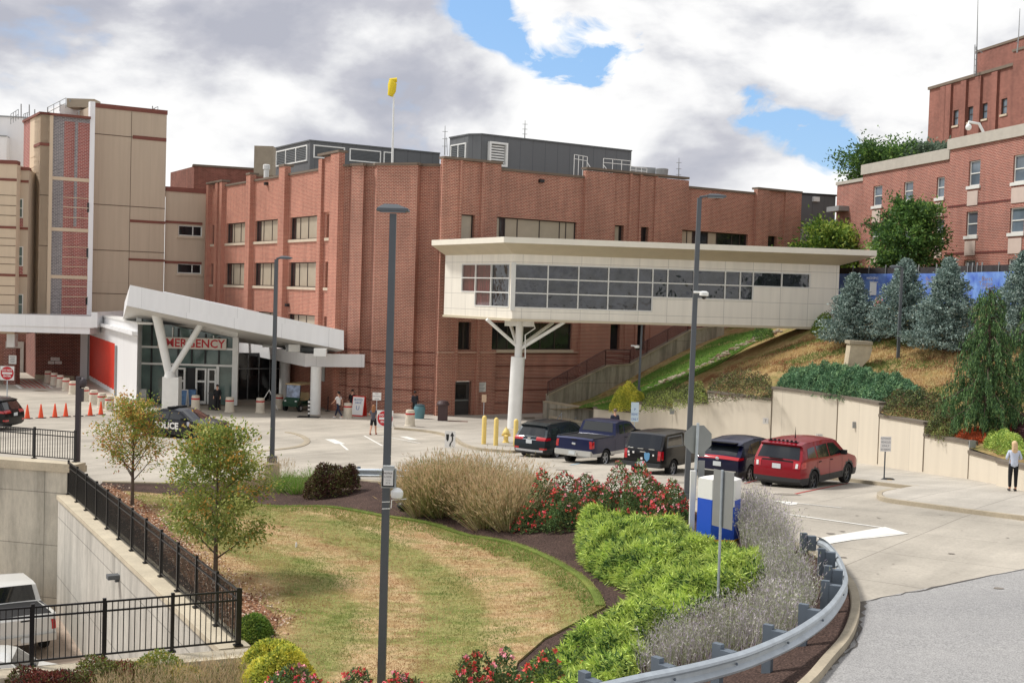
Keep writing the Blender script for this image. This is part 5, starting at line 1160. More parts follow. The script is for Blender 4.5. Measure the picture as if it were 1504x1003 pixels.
m = MB(); m.tube([at_y(576, 246, 90), at_y(578.5, 140, 90)], [.09, .06], 8); m.build('pole', M_wmetal, ws, True)
m = MB(); a = at_y(574, 117, 90); m.tube([a, a + Vector((.12, 0, -.35)), a + Vector((.1, 0, -.85)), a + Vector((-.02, 0, -1.2))], [.14, .34, .3, .2], 10); m.tube([at_y(572, 118, 90), at_y(583, 118, 90)], [.12, .18], 8); m.build('sock', mat('sock_yellow', C(226, 200, 40), .7), ws, True)
# ================= blue construction fence =================
bf = thing('construction_fence', 'construction fence with a blue printed banner and dark mesh along the hill crest', 'fence', (25, 78, 0))
fp = [at_y(*p) for p in ((1229, 452, 79), (1300, 450, 75.5), (1375, 449, 72), (1421, 449, 69.5), (1442, 448, 68.3), (1520, 447, 64.5))]
tops = [402, 402, 401.5, 400, 399.5, 398]
def wavy(mb, pts, zlo, zhi, n=14, amp=.05, d=0.):
    for i in range(len(pts) - 1):
        a, b = pts[i], pts[i + 1]
        for k in range(n):
            u0, u1 = k / n, (k + 1) / n; p, q = a.lerp(b, u0), a.lerp(b, u1)
            w0 = amp * math.sin((i * n + k) * 1.7) * (1 if k else .2); w1 = amp * math.sin((i * n + k + 1) * 1.7)
            z0a, z0b = zlo[i] + (zlo[i + 1] - zlo[i]) * u0, zlo[i] + (zlo[i + 1] - zlo[i]) * u1; z1a, z1b = zhi[i] + (zhi[i + 1] - zhi[i]) * u0, zhi[i] + (zhi[i + 1] - zhi[i]) * u1
            for j in range(3):
                f0, f1 = j / 3, (j + 1) / 3
                mb.quad((p.x, p.y + w0 * (1 - abs(f0 - .5)) + d, z0a + (z1a - z0a) * f0), (q.x, q.y + w1 * (1 - abs(f0 - .5)) + d, z0b + (z1b - z0b) * f0), (q.x, q.y + w1 * (1 - abs(f1 - .5)) + d, z0b + (z1b - z0b) * f1), (p.x, p.y + w0 * (1 - abs(f1 - .5)) + d, z0a + (z1a - z0a) * f1))
zl = [p.z for p in fp]; zh = [at_y(CX + p.x / p.y * FPX, t, p.y).z for p, t in zip(fp, tops)]
m = MB(); wavy(m, fp, zl, zh, 10); bn = m.build('banner', mat('banner_blue', C(70, 100, 190), .5, col2=C(120, 158, 222), scale=1.3, bump=.5, bscale=2.5), bf, 'all')
m = MB(); wavy(m, fp, [z - .2 for z in zl], [z + .38 for z in zh], 8, .03, .3); m.build('mesh_screen', mat('mesh_screen', C(60, 56, 58), .9, var=.3, scale=6), bf)
m = MB()
for i in range(len(fp) - 1):
    for u in (0, .33, .66): p = fp[i].lerp(fp[i + 1], u); m.tube([(p.x, p.y + .2, p.z - .3), (p.x, p.y + .2, zh[i] + .55)], .04, 5)
m.build('fence_post', M_steel, bf)
def ban(px, py, w, s, size, col):
    """small printed blocks of writing on the banner"""
    y = np.interp(px, [1229, 1300, 1375, 1421, 1442, 1520], [p.y for p in fp]) - .12; c = at_y(px, py, y); m = MB()
    text_mb(m, s, c, (1, -.18, 0), (0, 0, 1), size, maxw=w); return m.build('lettering', col, bn)
M_lw = mat('banner_white', C(226, 226, 220), .6); M_lt = mat('banner_tan', C(200, 170, 140), .6)
for px, py, w, s, sz, c in ((1285, 409, 1.0, 'HOSPITAL', .22, M_lw), (1285, 414, .9, 'welcome', .18, M_lw), (1370, 410, .8, 'Building', .3, M_lt), (1370, 417, .8, 'Better', .3, M_lt), (1400, 407, .8, 'for our future', .16, M_lw), (1372, 423, 1., 'COMMUNITY', .2, M_lw), (1454, 410, 1.1, 'Better', .34, M_lt), (1454, 417, 1.4, 'Together', .32, M_lt), (1454, 423, 1., 'THANK YOU', .18, M_lw)): ban(px, py, w, s, sz, c)
m = MB()
for px, py, w, h in ((1284, 424, .55, .8), (1409, 425, .5, .22)):
    c = at_y(px, py, np.interp(px, [1229, 1300, 1375, 1421], [p.y for p in fp[:4]]) - .1); m.box(c, (w, .02, h))
m.build('banner_patch', M_lw, bn, split=True)
# drain headwall on the slope
m = MB(); c = HP(1263, 542); c = at_y(1263, 542, c.y - .2); vs = [at_y(px, py, c.y) for px, py in ((1250, 503), (1280, 504), (1281, 514), (1277, 527), (1265, 540), (1250, 543), (1245, 538))]
m.prism(vs, (0, .8, 0)); hw = thing('drain_headwall', 'pale concrete drain headwall set in the dry slope below the first blue spruce', 'headwall', tuple(c)); m.build('headwall', mat('headwall', C(196, 182, 156), .85, var=.15, scale=2), hw)
m = MB(); m.prism([at_y(1248, 500, c.y - .1), at_y(1282, 502, c.y - .1), at_y(1282, 507, c.y - .1), at_y(1248, 505, c.y - .1)], (0, .95, 0)); m.build('headwall_cap', M_kerb, hw)
# riprap swale
m = MB(); rr_ = [HP(*q) for q in ((968, 566), (985, 558), (1010, 548), (1040, 535), (1065, 521), (1090, 508), (1118, 496), (1140, 488))]
for i in range(len(rr_) - 1):
    for k in range(20):
        p = rr_[i].lerp(rr_[i + 1], random.random()); x, y = p.x + random.gauss(0, .55), p.y + random.gauss(0, .5); s = random.uniform(.1, .24); m.ball((x, y, zhill(x, y) + s * .3), (s, s * random.uniform(.6, 1), s * .6), 5, 3, random.choice((0, 0, 1)))
o = m.build('riprap', [mat('stone_pale', C(168, 156, 138), .9, var=.1), mat('stone_dark', C(128, 104, 88), .9)]); o['kind'] = 'stuff'
# ================= poles, signs, barriers =================
M_pole = mat('pole_grey', C(92, 96, 100), .5, .2, var=.06); M_pole2 = mat('pole_brown', C(64, 56, 60), .5)
M_galv = mat('galvanised', C(182, 190, 196), .45, .3, var=.12, scale=3); M_galvd = mat('galvanised_dark', C(104, 114, 124), .55, .2, var=.12)
M_signb = mat('sign_back', C(150, 152, 150), .45, .5, var=.05); M_signw = mat('sign_white', C(232, 230, 226), .5); M_signr = mat('sign_red_face', C(196, 34, 44), .5)
M_signk = mat('sign_black', C(22, 22, 24), .6)
def lamp(lab, px0, py0, px1, py1, y, w, head, arm, m=M_pole, foot=None, base=True, hx=0.):
    b = at_y(px0, py0, y); t = at_y(px1, py1, y); h = t.z - b.z
    r = thing('street_lamp', lab, 'street lamp', tuple(b), group='street lamps')
    q = MB()
    for u0, u1 in ((0, 1),):
        a = MB(); p = [(-w / 2, -w / 2), (w / 2, -w / 2), (w / 2, w / 2), (-w / 2, w / 2)]; dx = t.x - b.x
        q.add([(b.x + x * 1.1, b.y + z * 1.1, b.z) for x, z in p] + [(t.x + x * .85, b.y + z * .85, t.z) for x, z in p], [(0, 1, 5, 4), (1, 2, 6, 5), (2, 3, 7, 6), (3, 0, 4, 7), (4, 5, 6, 7)])
    q.build('pole', m, r)
    if base: q = MB(); q.box((b.x, b.y, b.z + .12), (w * 2.2, w * 2.2, .24)); q.build('base_cover', m, r)
    if foot: q = MB(); q.lathe((b.x, b.y, b.z - foot), [(.3, -.3), (.3, foot - .03), (.27, foot)], 18); q.build('footing', M_kerb, r, True)
    if head:
        L, Wd, H = head; q = MB(); c = Vector((t.x + hx, t.y, t.z + .04)); 
        q.add([c + Vector((x * L / 2, z * Wd / 2, 0)) for x, z in ((-1, -1), (1, -1), (1, 1), (-1, 1))] + [c + Vector((x * L * .48, z * Wd * .48, .05)) for x, z in ((-1, -1), (1, -1), (1, 1), (-1, 1))] + [c + Vector((x * L * .2 - L * .08, z * Wd * .2, H)) for x, z in ((-1, -1), (1, -1), (1, 1), (-1, 1))],
              [(0, 3, 2, 1), (8, 9, 10, 11)] + [(a + k, a + (k + 1) % 4, a + 4 + (k + 1) % 4, a + 4 + k) for a in (0, 4) for k in range(4)]); q.build('lamp_head', m, r)
        q = MB(); q.box((c.x, c.y, c.z - .01), (L * .8, Wd * .7, .03)); q.build('lens', M_glassD, r)
        if arm: q = MB(); q.tube([(t.x, t.y, t.z + .02), (c.x - L * .2, c.y, c.z + .05)], .04, 6); q.build('arm', m, r)
    return r
P1 = lamp('tallest grey street lamp, in front, standing in the dry lawn', 559.5, 1032, 577.5, 314, 22.2, .135, (.58, .34, .13), False, base=True)
lamp('grey street lamp with dome camera beside the back of the stop sign', 1008, 735, 1027.5, 291, 38, .15, (.62, .3, .1), True, foot=.55, hx=.5)
lamp('grey street lamp on a concrete footing before the emergency canopy', 399.5, 679, 406, 381, 47, .15, (.5, .28, .1), True, foot=.55, hx=.35)
def slim(lab, px0, py0, px1, py1, y, w, hx): return lamp(lab, px0, py0, px1, py1, y, w, (.55, .25, .1), True, hx=hx)
slim('slim dark lamp post with small white camera on the grass slope', 938, 577, 945, 431, 74.5, .12, .25)
slim('slim lamp post standing on the dry hillside among the blue spruces', 1317.5, 556, 1325, 394, 63.5, .14, -.35)
pp = thing('signal_post', 'short dark post with mounted traffic lamp at the corner of the upper railing', 'post', tuple(at_y(114, 680, 46.3)))
m = MB(); b = at_y(113.5, 684, 46.3); t = at_y(117, 553, 46.3); m.box((b.x, b.y, (b.z + t.z) / 2), (.17, .17, t.z - b.z)); m.build('post', M_pole2, pp)
m = MB(); m.box((b.x, b.y, b.z - .12), (.55, .55, .25)); m.build('footing', M_kerb, pp)
m = MB(); c = at_y(122, 562, 46.3); m.ball(c, (.16, .15, .2)); c2_ = at_y(120, 580, 46.3); m.box(c2_, (.12, .16, .5)); m.build('signal_head', M_pole2, pp, True)
# dome cameras on poles
for px, py, y, r, lab in ((1034, 433, 37.6, .14, 'white dome camera bracketed to the lamp post by the stop sign'), (935.5, 510, 74.2, .16, 'small white camera on the slim lamp post on the slope')):
    t = thing('dome_camera', lab, 'camera', tuple(at_y(px, py, y))); c = at_y(px, py, y)
    m = MB(); m.lathe(c + Vector((0, 0, -r * .3)), [(r * .7, 0), (r, r * .15), (r, r * .8), (r * .5, r * 1.1)], 14); m.tube([c + Vector((0, 0, r * .5)), c + Vector((-r * 2.2, .1, r * .5))], r * .25, 6); m.build('housing', M_wmetal, t, True)
    m = MB(); m.ball(c + Vector((0, 0, -r * .4)), r * .6); m.build('dome', M_glass, t, True)
# equipment on the big pole
yy = 22.05
eq = thing('entry_notice', 'framed white notice board fixed to the tallest lamp post', 'sign', tuple(at_y(570, 703, yy)))
def frame_at(px, py, w, h, y, parent, name='sign_panel', mt=M_signw, d=.04, ux=(1, 0, 0)):
    c = at_y(px, py, y); m = MB(); ux = Vector(ux).normalized(); n = Vector((ux.y, -ux.x, 0)); m.obox(c - ux * w / 2 - Vector((0, 0, h / 2)) - n * d, ux * w, n * d, Vector((0, 0, h))); return c, m.build(name, mt, parent)
frame_at(571, 702, .265, .36, yy - .1, eq, 'back_plate', mat('pale_plate', C(176, 180, 178), .5)); frame_at(570, 702, .215, .31, yy - .15, eq, 'frame', M_black); c, s_ = frame_at(570.3, 702, .17, .265, yy - .19, eq, 'notice')
m = MB(); text_mb(m, 'NOTICE', c + Vector((0, -.045, .095)), (1, 0, 0), (0, 0, 1), .042, bold=.001); text_mb(m, 'LOOK', c + Vector((0, -.045, .03)), (1, 0, 0), (0, 0, 1), .05); text_mb(m, '1 2 3', c + Vector((0, -.045, -.03)), (1, 0, 0), (0, 0, 1), .04); text_mb(m, '4 5 6', c + Vector((0, -.045, -.08)), (1, 0, 0), (0, 0, 1), .04); m.build('lettering', M_signk, s_)
m = MB(); c = at_y(571, 687, yy - .12); m.box(c, (.2, .1, .08)); m.build('hood', mat('pale_plate', C(176, 180, 178), .5), eq)
wc = thing('white_antenna_dome', 'white round camera housing with bracket on the tallest lamp post', 'camera', tuple(at_y(582, 724, yy)))
m = MB(); c = at_y(583, 723.5, yy - .12); m.lathe(c + Vector((0, 0, -.1)), [(.03, 0), (.1, .015), (.115, .08), (.11, .13), (.06, .18), (.01, .195)], 18); m.build('dome', M_wmetal, wc, True)
m = MB(); a = at_y(575.5, 734, yy - .1); m.tube([a, at_y(597, 732.5, yy - .1)], .008, 5); m.tube([a, at_y(574.5, 746, yy - .1)], .008, 5)
for y in (737, 747): q = at_y(561, y, yy - .085); m.tube([q, at_y(573, y - .3, yy - .085)], .005, 4)
m.build('bracket', M_wmetal, wc)
tag(MB().ball(hit(592, 748, zisl) + Vector((0, 0, .12)), (.2, .2, .14)).build('ground_floodlight', mat('flood_black', C(40, 42, 48), .4), None, True), 'dark round floodlight lying in the mulch right of the tallest lamp post', 'light')
# ---- do not enter signs ----
def dne(lab, px, py, size, y, gz, ux=(1, 0, 0)):
    c = at_y(px, py, y); t = thing('do_not_enter_sign', lab, 'road sign', (c.x, c.y, gz), group='do not enter signs')
    ux = Vector(ux).normalized(); n = Vector((ux.y, -ux.x, 0)); uz = Vector((0, 0, 1)); h = size / 2
    m = MB(); m.obox(c - ux * h - uz * h, ux * size, -n * .01, uz * size); pl_ = m.build('sign_panel', M_signw, t)
    m = MB(); R_ = h * .94; m.poly([c + n * .004 + ux * math.cos(a) * R_ + uz * math.sin(a) * R_ for a in [2 * math.pi * k / 40 for k in range(40)]]); m.build('red_disc', M_signr, pl_)
    m = MB(); m.obox(c - ux * h * .72 - uz * h * .14 + n * .006, ux * h * 1.44, n * .002, uz * h * .28); text_mb(m, 'DO NOT', c + uz * h * .42, ux, uz, h * .36, off=.008, bold=h * .01); text_mb(m, 'ENTER', c - uz * h * .42, ux, uz, h * .36, off=.008, bold=h * .01); m.build('lettering', M_signw, pl_)
    m = MB(); m.tube([(c.x, c.y + .04, gz), (c.x, c.y + .04, c.z + h)], .03, 6); m.build('post', M_galv, t)
c = at_y(565.5, 614.5, 57); dne('red and white do not enter sign half hidden by the tallest lamp post', 565.5, 614.5, .76, 57, zroad(c.x, c.y))
c = at_y(10.5, 548, 70); dne('do not enter sign at the far left edge near the ambulance canopy', 10.5, 548, .8, 70, zroad(c.x, c.y))
def plain_sign(name, lab, cat, px, py, w, h, y, gpy=None, gz=None, face=M_signw, lines=(), lm=None, ux=(1, 0, 0), post=.03, lsize=.3, back=False, pm=M_galv, topx=.1):
    c = at_y(px, py, y); 
    if gz is None: gz = at_y(px, gpy, y).z
    t = thing(name, lab, cat, (c.x, c.y, gz)); ux = Vector(ux).normalized(); n = Vector((ux.y, -ux.x, 0)); uz = Vector((0, 0, 1))
    m = MB(); m.obox(c - ux * w / 2 - uz * h / 2, ux * w, -n * .012, uz * h); pl_ = m.build('sign_panel', face, t)
    if lines:
        m = MB(); k = len(lines)
        for i, s in enumerate(lines): text_mb(m, s, c + uz * (h * .5 - h * (i + .5) / k), ux, uz, h / k * .72, maxw=w * .9)
        m.build('lettering', lm or M_signk, pl_)
    if post: m = MB(); m.box((c.x - n.x * .035 * (1 if not back else -1), c.y - n.y * .035 * (1 if not back else -1), (gz + c.z + h / 2 - .05) / 2), (post * 1.6, post, c.z + h / 2 - .05 - gz)); m.build('post', pm, t)
    return t, c
plain_sign('notice_sign', 'small white notice on a thin post just left of the tallest lamp post', 'sign', 553.5, 582, .55, .5, 78, gz=zroad(0, 78), lines=('NO', 'SMOKING', 'AREA'), lm=MATS['print_grey'])
t, c = plain_sign('keep_right_sign', 'white sign with two black arrows above the tall ornamental grass', 'road sign', 661, 645, .46, .72, 53, gz=zisl(-2, 44) - .2)
m = MB(); uz = Vector((0, 0, 1)); ux = Vector((1, 0, 0)); o_ = c + Vector((0, -.006, 0))
m.poly([o_ + ux * x + uz * z for x, z in ((-.18, .22), (-.04, .22), (-.06, -.02), (-.11, -.1), (-.16, -.02))])
sp = [(.0, -.3), (.02, -.18), (.1, -.06), (.11, .06), (.08, .16)]
for i in range(4): (x0, z0), (x1, z1) = sp[i], sp[i + 1]; m.quad(o_ + ux * (x0 - .03) + uz * z0, o_ + ux * (x0 + .03) + uz * z0, o_ + ux * (x1 + .03) + uz * z1, o_ + ux * (x1 - .03) + uz * z1)
m.poly([o_ + ux * x + uz * z for x, z in ((.0, .14), (.18, .14), (.09, .32))]); m.build('arrow_symbol', M_signk, t)
plain_sign('parking_sign', 'tall blue and white accessible parking sign in front of the cream wall', 'sign', 932.5, 605, .42, 1.05, 66, gpy=642, face=mat('sign_pale_blue', C(196, 214, 226), .5), lines=('', 'P', 'PERMIT', 'ONLY'), lm=mat('sign_blue', C(48, 92, 160), .5))
plain_sign('wall_notice', 'small white notice low on the cream wall behind the dark crossover', 'sign', 1124.5, 618, .3, .32, 63.9, gz=-9, post=0, lines=('T',), lm=MATS['print_grey'])
plain_sign('wall_notice', 'white notice on the cream wall just above the red suv', 'sign', 1204.5, 642, .45, .36, 61.0, gz=-9, post=0, lines=('NO', 'PARKING'), lm=MATS['print_grey'])
t, c = plain_sign('stand_sign', 'white printed sign on a portable post with black base on the pavement', 'sign', 1301, 652, .42, .58, 47.6, gpy=706.5, lines=('AUTHORIZED', 'VEHICLES', 'ONLY', 'NO PARKING'), lm=MATS['print_grey'], pm=M_pole)
g = at_y(1304, 706, 47.6); m = MB(); m.lathe((g.x, g.y, g.z - .02), [(.28, 0), (.28, .08), (.2, .13)], 8, sy=.7); m.build('base', M_black, t); m = MB(); m.box((g.x, g.y - .2, g.z + .05), (.18, .02, .05)); m.build('reflector', mat('reflector', C(230, 180, 40), .4), t)
plain_sign('door_sign', 'tan sign on a thin post between the yellow bollards and grey door', 'sign', 711, 585, .28, .45, 73, gz=zroad(0, 73) + .13, face=mat('sign_tan', C(196, 168, 140), .6), post=.02)
# stop sign seen from behind
ss = thing('stop_sign', 'grey back of an octagonal stop sign in front of the lamp post', 'road sign', tuple(hit(1018, 790, zisl)))
c = at_y(1025, 645, 31.5); ux = Vector((1, .12, 0)).normalized(); r_ = .38
m = MB(); m.prism([c + ux * math.cos(a) * r_ * 1.03 + Vector((0, 0, math.sin(a) * r_ * 1.03)) for a in [math.pi / 8 + k * math.pi / 4 for k in range(8)]], (0, .012, 0)); m.build('sign_panel', M_signb, ss)
m = MB(); b = at_y(1015.5, 795, 31.5); t_ = at_y(1025, 621, 31.45); m.tube([(b.x, b.y - .05, b.z - .2), (t_.x, t_.y - .03, t_.z)], .04, 6); m.build('post', M_galv, ss)
m = MB(); b2_ = at_y(1017, 690, 31.3); b3 = at_y(1014.5, 795, 31.3); m.tube([(b3.x, b3.y - .1, b3.z - .3), (b2_.x, b2_.y - .1, b2_.z)], .09, 4); m.build('post_sleeve', M_signw, ss)
m = MB(); m.box(at_y(1031, 662, 31.6), (.17, .02, .3)); m.box(at_y(1030, 690, 31.9), (.17, .02, .5)); m.build('small_panel', M_signb, ss, split=True)
# back of the blade sign in front of the kiosk
bs_ = thing('blade_sign', 'narrow sheet metal sign turned edge-on on a thin post in front of the blue kiosk', 'road sign', tuple(hit(1054, 892, zisl)))
g = hit(1054, 892, zisl); y_ = g.y
c = at_y(1061.5, 733, y_); ux = Vector((.52, -.85, 0)).normalized(); m = MB(); m.obox(c - ux * .3 - Vector((0, 0, .57)), ux * .6, Vector((.01, .006, 0)), Vector((0, 0, 1.14))); m.build('sign_panel', M_signb, bs_)
m = MB(); tp = at_y(1061, 690, y_); m.tube([(g.x, g.y, g.z - .1), (tp.x, tp.y, tp.z)], .028, 6); m.build('post', M_galv, bs_)
# kiosk
kg = hit(1055, 797, zisl); ky = kg.y; kk = thing('information_kiosk', 'blue and white hexagonal information kiosk with a yellow base line', 'kiosk', tuple(kg))
hw_ = .5 * 64 / FPX * ky; kt = at_y(1055, 697, ky).z; km = at_y(1055, 732, ky).z
hexp = lambda z, s=1.: [Vector((kg.x + x * hw_ * s, kg.y + y * hw_ * s, z)) for x, y in ((-1, .2), (-.45, -.45), (.62, -.45), (1, .2), (.6, .8), (-.6, .8))]
m = MB(); m.prism(hexp(km), (0, 0, kt - km - .1)); m.add(hexp(kt - .1, 1.0) + [Vector((kg.x + .1, kg.y, kt + .04))], [(i, (i + 1) % 6, 6) for i in range(6)]); m.build('white_top', M_signw, kk)
m = MB(); m.prism(hexp(kg.z + .12), (0, 0, km - kg.z - .12)); m.build('blue_body', mat('kiosk_blue', C(36, 84, 196), .35), kk)
m = MB(); m.prism(hexp(kg.z + .06, 1.01), (0, 0, .07)); m.build('yellow_line', mat('kiosk_yellow', C(236, 176, 44), .5), kk); m = MB(); m.prism(hexp(kg.z - .35, .93), (0, 0, .42)); m.build('kiosk_base', M_kerb, kk)
m = MB(); a, b = hexp(km)[1], hexp(km)[2]; m.obox(a + Vector((.05, -.012, -.16)), (b - a) * .98 - Vector((.05, 0, 0)), (0, .01, 0), (0, 0, .15)); sp_ = m.build('name_strip', M_signw, kk)
m = MB(); text_mb(m, '+ EMERGENCY', (a + b) / 2 + Vector((0, -.014, -.085)), (1, 0, 0), (0, 0, 1), .12, maxw=(b - a).length * .85); m.build('lettering', M_signk, sp_)
m = MB(); text_mb(m, 'Y', (a + b) / 2 + Vector((0, -.004, .2)), (1, 0, 0), (0, 0, 1), .2); text_mb(m, 'H', (a + b) / 2 + Vector((0, -.004, .08)), (1, 0, 0), (0, 0, 1), .12); m.build('lettering', MATS['print_grey'], kk)
# bollards, hydrant, bins
M_yel = mat('bollard_yellow', C(232, 204, 120), .6, var=.05)
for px, py0, py1, lab in ((710.5, 652, 610, 'left pale yellow bollard beside the hydrant'), (728, 654, 613, 'right pale yellow bollard, nearer to the hydrant'), (757, 655, 615, 'yellow bollard close behind the first dark suv')):
    g = hit(px, py0, zroad, .13); h = at_y(px, py1, g.y).z - g.z; m = MB(); m.lathe(g, [(.12, 0), (.12, h - .12), (.09, h - .04), (.03, h)], 14); tag(m.build('bollard', M_yel, None, True), lab, 'bollard', 'yellow bollards')
g = hit(743, 650, zroad, .13); hy = thing('fire_hydrant', 'yellow fire hydrant on the pavement left of the first dark suv', 'hydrant', tuple(g))
m = MB(); m.lathe(g, [(.19, 0), (.19, .05), (.13, .07), (.13, .5), (.19, .52), (.19, .57), (.15, .62), (.1, .74), (.03, .78), (.03, .84)], 14); m.build('barrel', M_yel, hy, True)
m = MB(); z = .42
m.tube([g + Vector((-.24, 0, z)), g + Vector((.24, 0, z))], .07, 8); m.tube([g + Vector((0, -.22, z)), g], .085, 8); m.build('outlet', M_yel, hy)
g = hit(650, 617.5, zroad, .13); bn_ = thing('litter_bin', 'brown litter bin with domed lid beside the grey service door', 'bin', tuple(g)); m = MB(); m.box(g + Vector((0, 0, .5)), (.62, .6, 1.0)); m.build('bin_body', mat('bin_brown', C(72, 54, 54), .6), bn_)
m = MB(); m.lathe(g + Vector((0, 0, 1.0)), [(.42, 0), (.42, .1), (.3, .28), (.16, .32)], 4 * 4); m.build('lid', MATS['bin_brown'], bn_)
m = MB(); p = g + Vector((.5, -.3, .0)); m.box(p + Vector((.5, 0, .01)), (1.3, .5, .02)); tag(m.build('floor_mat', mat('mat_brown', C(110, 72, 62), .9)), 'flat reddish brown mat on the pavement right of the brown bin', 'mat')
g = hit(616, 614.5, zroad, .13); m = MB(); m.lathe(g, [(.3, 0), (.36, .45), (.38, .7), (.3, .85)], 14); tb_ = thing('teal_bin', 'teal barrel shaped bin against the brick wall', 'bin', tuple(g)); m.build('bin_body', mat('teal', C(92, 134, 142), .5), tb_, True)
m = MB(); m.lathe(g + Vector((0, 0, .85)), [(.33, 0), (.33, .06), (.1, .1)], 14); m.build('lid', mat('teal_dark', C(70, 96, 104), .5), tb_)
# barrels
M_barrel = mat('barrel_concrete', C(208, 198, 180), .85, var=.12, scale=3); M_bred = mat('barrel_red', C(186, 46, 46), .6)
def barrel0():
    t = thing('concrete_barrel', '', 'barrier', (0, 0, 0), group='white concrete barrels with red stripe')
    m = MB(); m.lathe((0, 0, 0), [(.34, 0), (.34, .06), (.3, .1), (.27, .92), (.24, 1.0)], 18); m.build('barrel_body', M_barrel, t, True); m = MB(); m.lathe((0, 0, .72), [(.288, 0), (.283, .1)], 18); m.build('red_stripe', M_bred, t, True); return t
b0 = barrel0(); first = True
for px, py, lab in ((70.5, 562, 'farthest barrel of the row, beside the dark brick wall'), (79.5, 565.5, 'second barrel from the brick wall in the left row'), (88.5, 569, 'third barrel from the brick wall in the left row'), (97, 574, 'fourth barrel from the brick wall in the left row'), (107, 579, 'barrel just left of the dark signal post'), (124.5, 589, 'barrel just right of the dark signal post'),
                    (137.5, 594, 'barrel in front of the red door, second right of the signal post'), (149.5, 599, 'barrel right of the red door, behind the last cone'), (160.5, 604, 'nearest barrel of the left row, half behind the yellowing tree'), (287, 602, 'barrel between the blue boards and the black podium'), (337, 605, 'barrel at the right end of the glazed entrance'), (382, 606, 'barrel near the parked wheelchairs'), (410, 600, 'barrel left of the green golf cart'), (510.5, 614, 'barrel beside the red sandwich board'), (602, 626, 'lone barrel at the kerb right of the tallest lamp post')):
    g = hit(px, py); 
    if px == 602: g = hit(px, py, zroad, .13)
    if first: b0.location = g; b0['label'] = 'white concrete barrel with red stripe, ' + lab.replace('barrel ', '', 1); first = False
    else: copy_thing(b0, 'white ' + lab, g, random.uniform(0, 6))
# cones
M_cone = mat('cone_orange', C(236, 84, 40), .5)
def cone0():
    t = thing('traffic_cone', '', 'cone', (0, 0, 0), group='orange traffic cones in a line')
    m = MB(); m.lathe((0, 0, .03), [(.17, 0), (.15, .05), (.035, .8), (.02, .82)], 14); m.build('cone_body', M_cone, t, True); m = MB(); m.box((0, 0, .02), (.48, .48, .04)); m.build('base', mat('cone_base', C(50, 44, 44), .7), t); return t
k0_ = cone0(); first = True
for px, py, lab in ((40, 615, 'first orange cone from the left, nearest the parked black car'), (60, 614, 'second orange cone from the left'), (80.5, 613, 'third orange cone from the left'), (96.5, 612, 'fourth orange cone from the left'), (115, 611.5, 'orange cone partly hidden by the dark signal post'), (132.5, 610.5, 'darker orange cone just right of the signal post'), (148, 609, 'last orange cone at the right end of the line')):
    g = hit(px, py)
    if first: k0_.location = g; k0_['label'] = lab; first = False
    else: copy_thing(k0_, lab, g)
# guardrails
M_rail = M_galv
def wbeam(pts3, parent, h=.31):
    prof = [(-.005, -.155), (.055, -.12), (.065, -.085), (.0, -.03), (0, .03), (.065, .085), (.055, .12), (-.005, .155)]
    m = MB(); n = len(pts3); k = len(prof)
    for side in (0, -.006):
        vs = []
        for i, p in enumerate(pts3):
            a, b = pts3[max(0, i - 1)], pts3[min(n - 1, i + 1)]; d = (b - a); d.z = 0; d.normalize(); nn = Vector((d.y, -d.x, 0)) * RS[0]
            vs += [p + nn * (x + side) + Vector((0, 0, z)) for x, z in prof]
        m.add(vs, [(i * k + j, i * k + j + 1, (i + 1) * k + j + 1, (i + 1) * k + j) for i in range(n - 1) for j in range(k - 1)])
    return m.build('beam', M_rail, parent, True)
RS = [1]
gr = thing('guardrail', 'curved galvanised guardrail sweeping round the planting bed beside the asphalt', 'guardrail', tuple(hit(1240, 890)))
gk = smooth_pts([(p.x, p.y) for p in KT[14:] ] + [(1.6, 14.0), (-1.2, 13.2), (-4, 13)], 5)
def off2(pts, d):
    out = []
    for i, p in enumerate(pts):
        a, b = pts[max(0, i - 1)], pts[min(len(pts) - 1, i + 1)]; t = (b - a).normalized(); out.append(p + Vector((-t.y, t.x)) * d)
    return out
gpx = [(1199, 797), (1212, 803), (1228, 822), (1238, 845), (1240, 862), (1232, 880), (1215, 902), (1190, 922), (1155, 943), (1100, 967), (1050, 982), (1000, 994), (940, 1006), (870, 1022)]
gy = [28.0, 27.2, 25.6, 24.0, 22.9, 21.8, 20.5, 19.6, 18.7, 17.7, 17.1, 16.6, 16.1, 15.6]
g3p = [at_y(a, b, y) for (a, b), y in zip(gpx, gy)]
def sm3(P, n=5):
    out = []
    for i in range(len(P) - 1):
        a, b, c, d = P[max(0, i - 1)], P[i], P[i + 1], P[min(len(P) - 1, i + 2)]
        for k in range(n): t = k / n; out.append(.5 * ((2 * b) + (c - a) * t + (2 * a - 5 * b + 4 * c - d) * t * t + (3 * b - a - 3 * c + d) * t ** 3))
    return out + [P[-1]]
gs3 = sm3(g3p); RS[0] = -1; wbeam(gs3, gr)
for i in (0, 10, 16, 23, 32, 40, 47, 56, 64):
    if i >= len(gs3): continue
    p = gs3[i]; a, b = gs3[max(0, i - 1)], gs3[min(len(gs3) - 1, i + 1)]; d = b - a; d.z = 0; d.normalize(); nn = Vector((d.y, -d.x, 0)); rz = math.atan2(d.y, d.x)
    m = MB(); q = p + nn * .12; m.box((q.x, q.y, p.z - .0), (.15, .2, .32), rz); m.ball(p - nn * .03, .022, 6, 4); blk = m.build('spacer_block', M_galvd, gr)
    m = MB(); q = p + nn * .3; m.box((q.x, q.y, p.z - .25), (.1, .15, .95), rz); m.build('post', M_galvd, gr)
g2 = thing('guardrail', 'short straight guardrail behind the dark red shrub at the back of the bed', 'guardrail', tuple(hit(650, 705, zisl)))
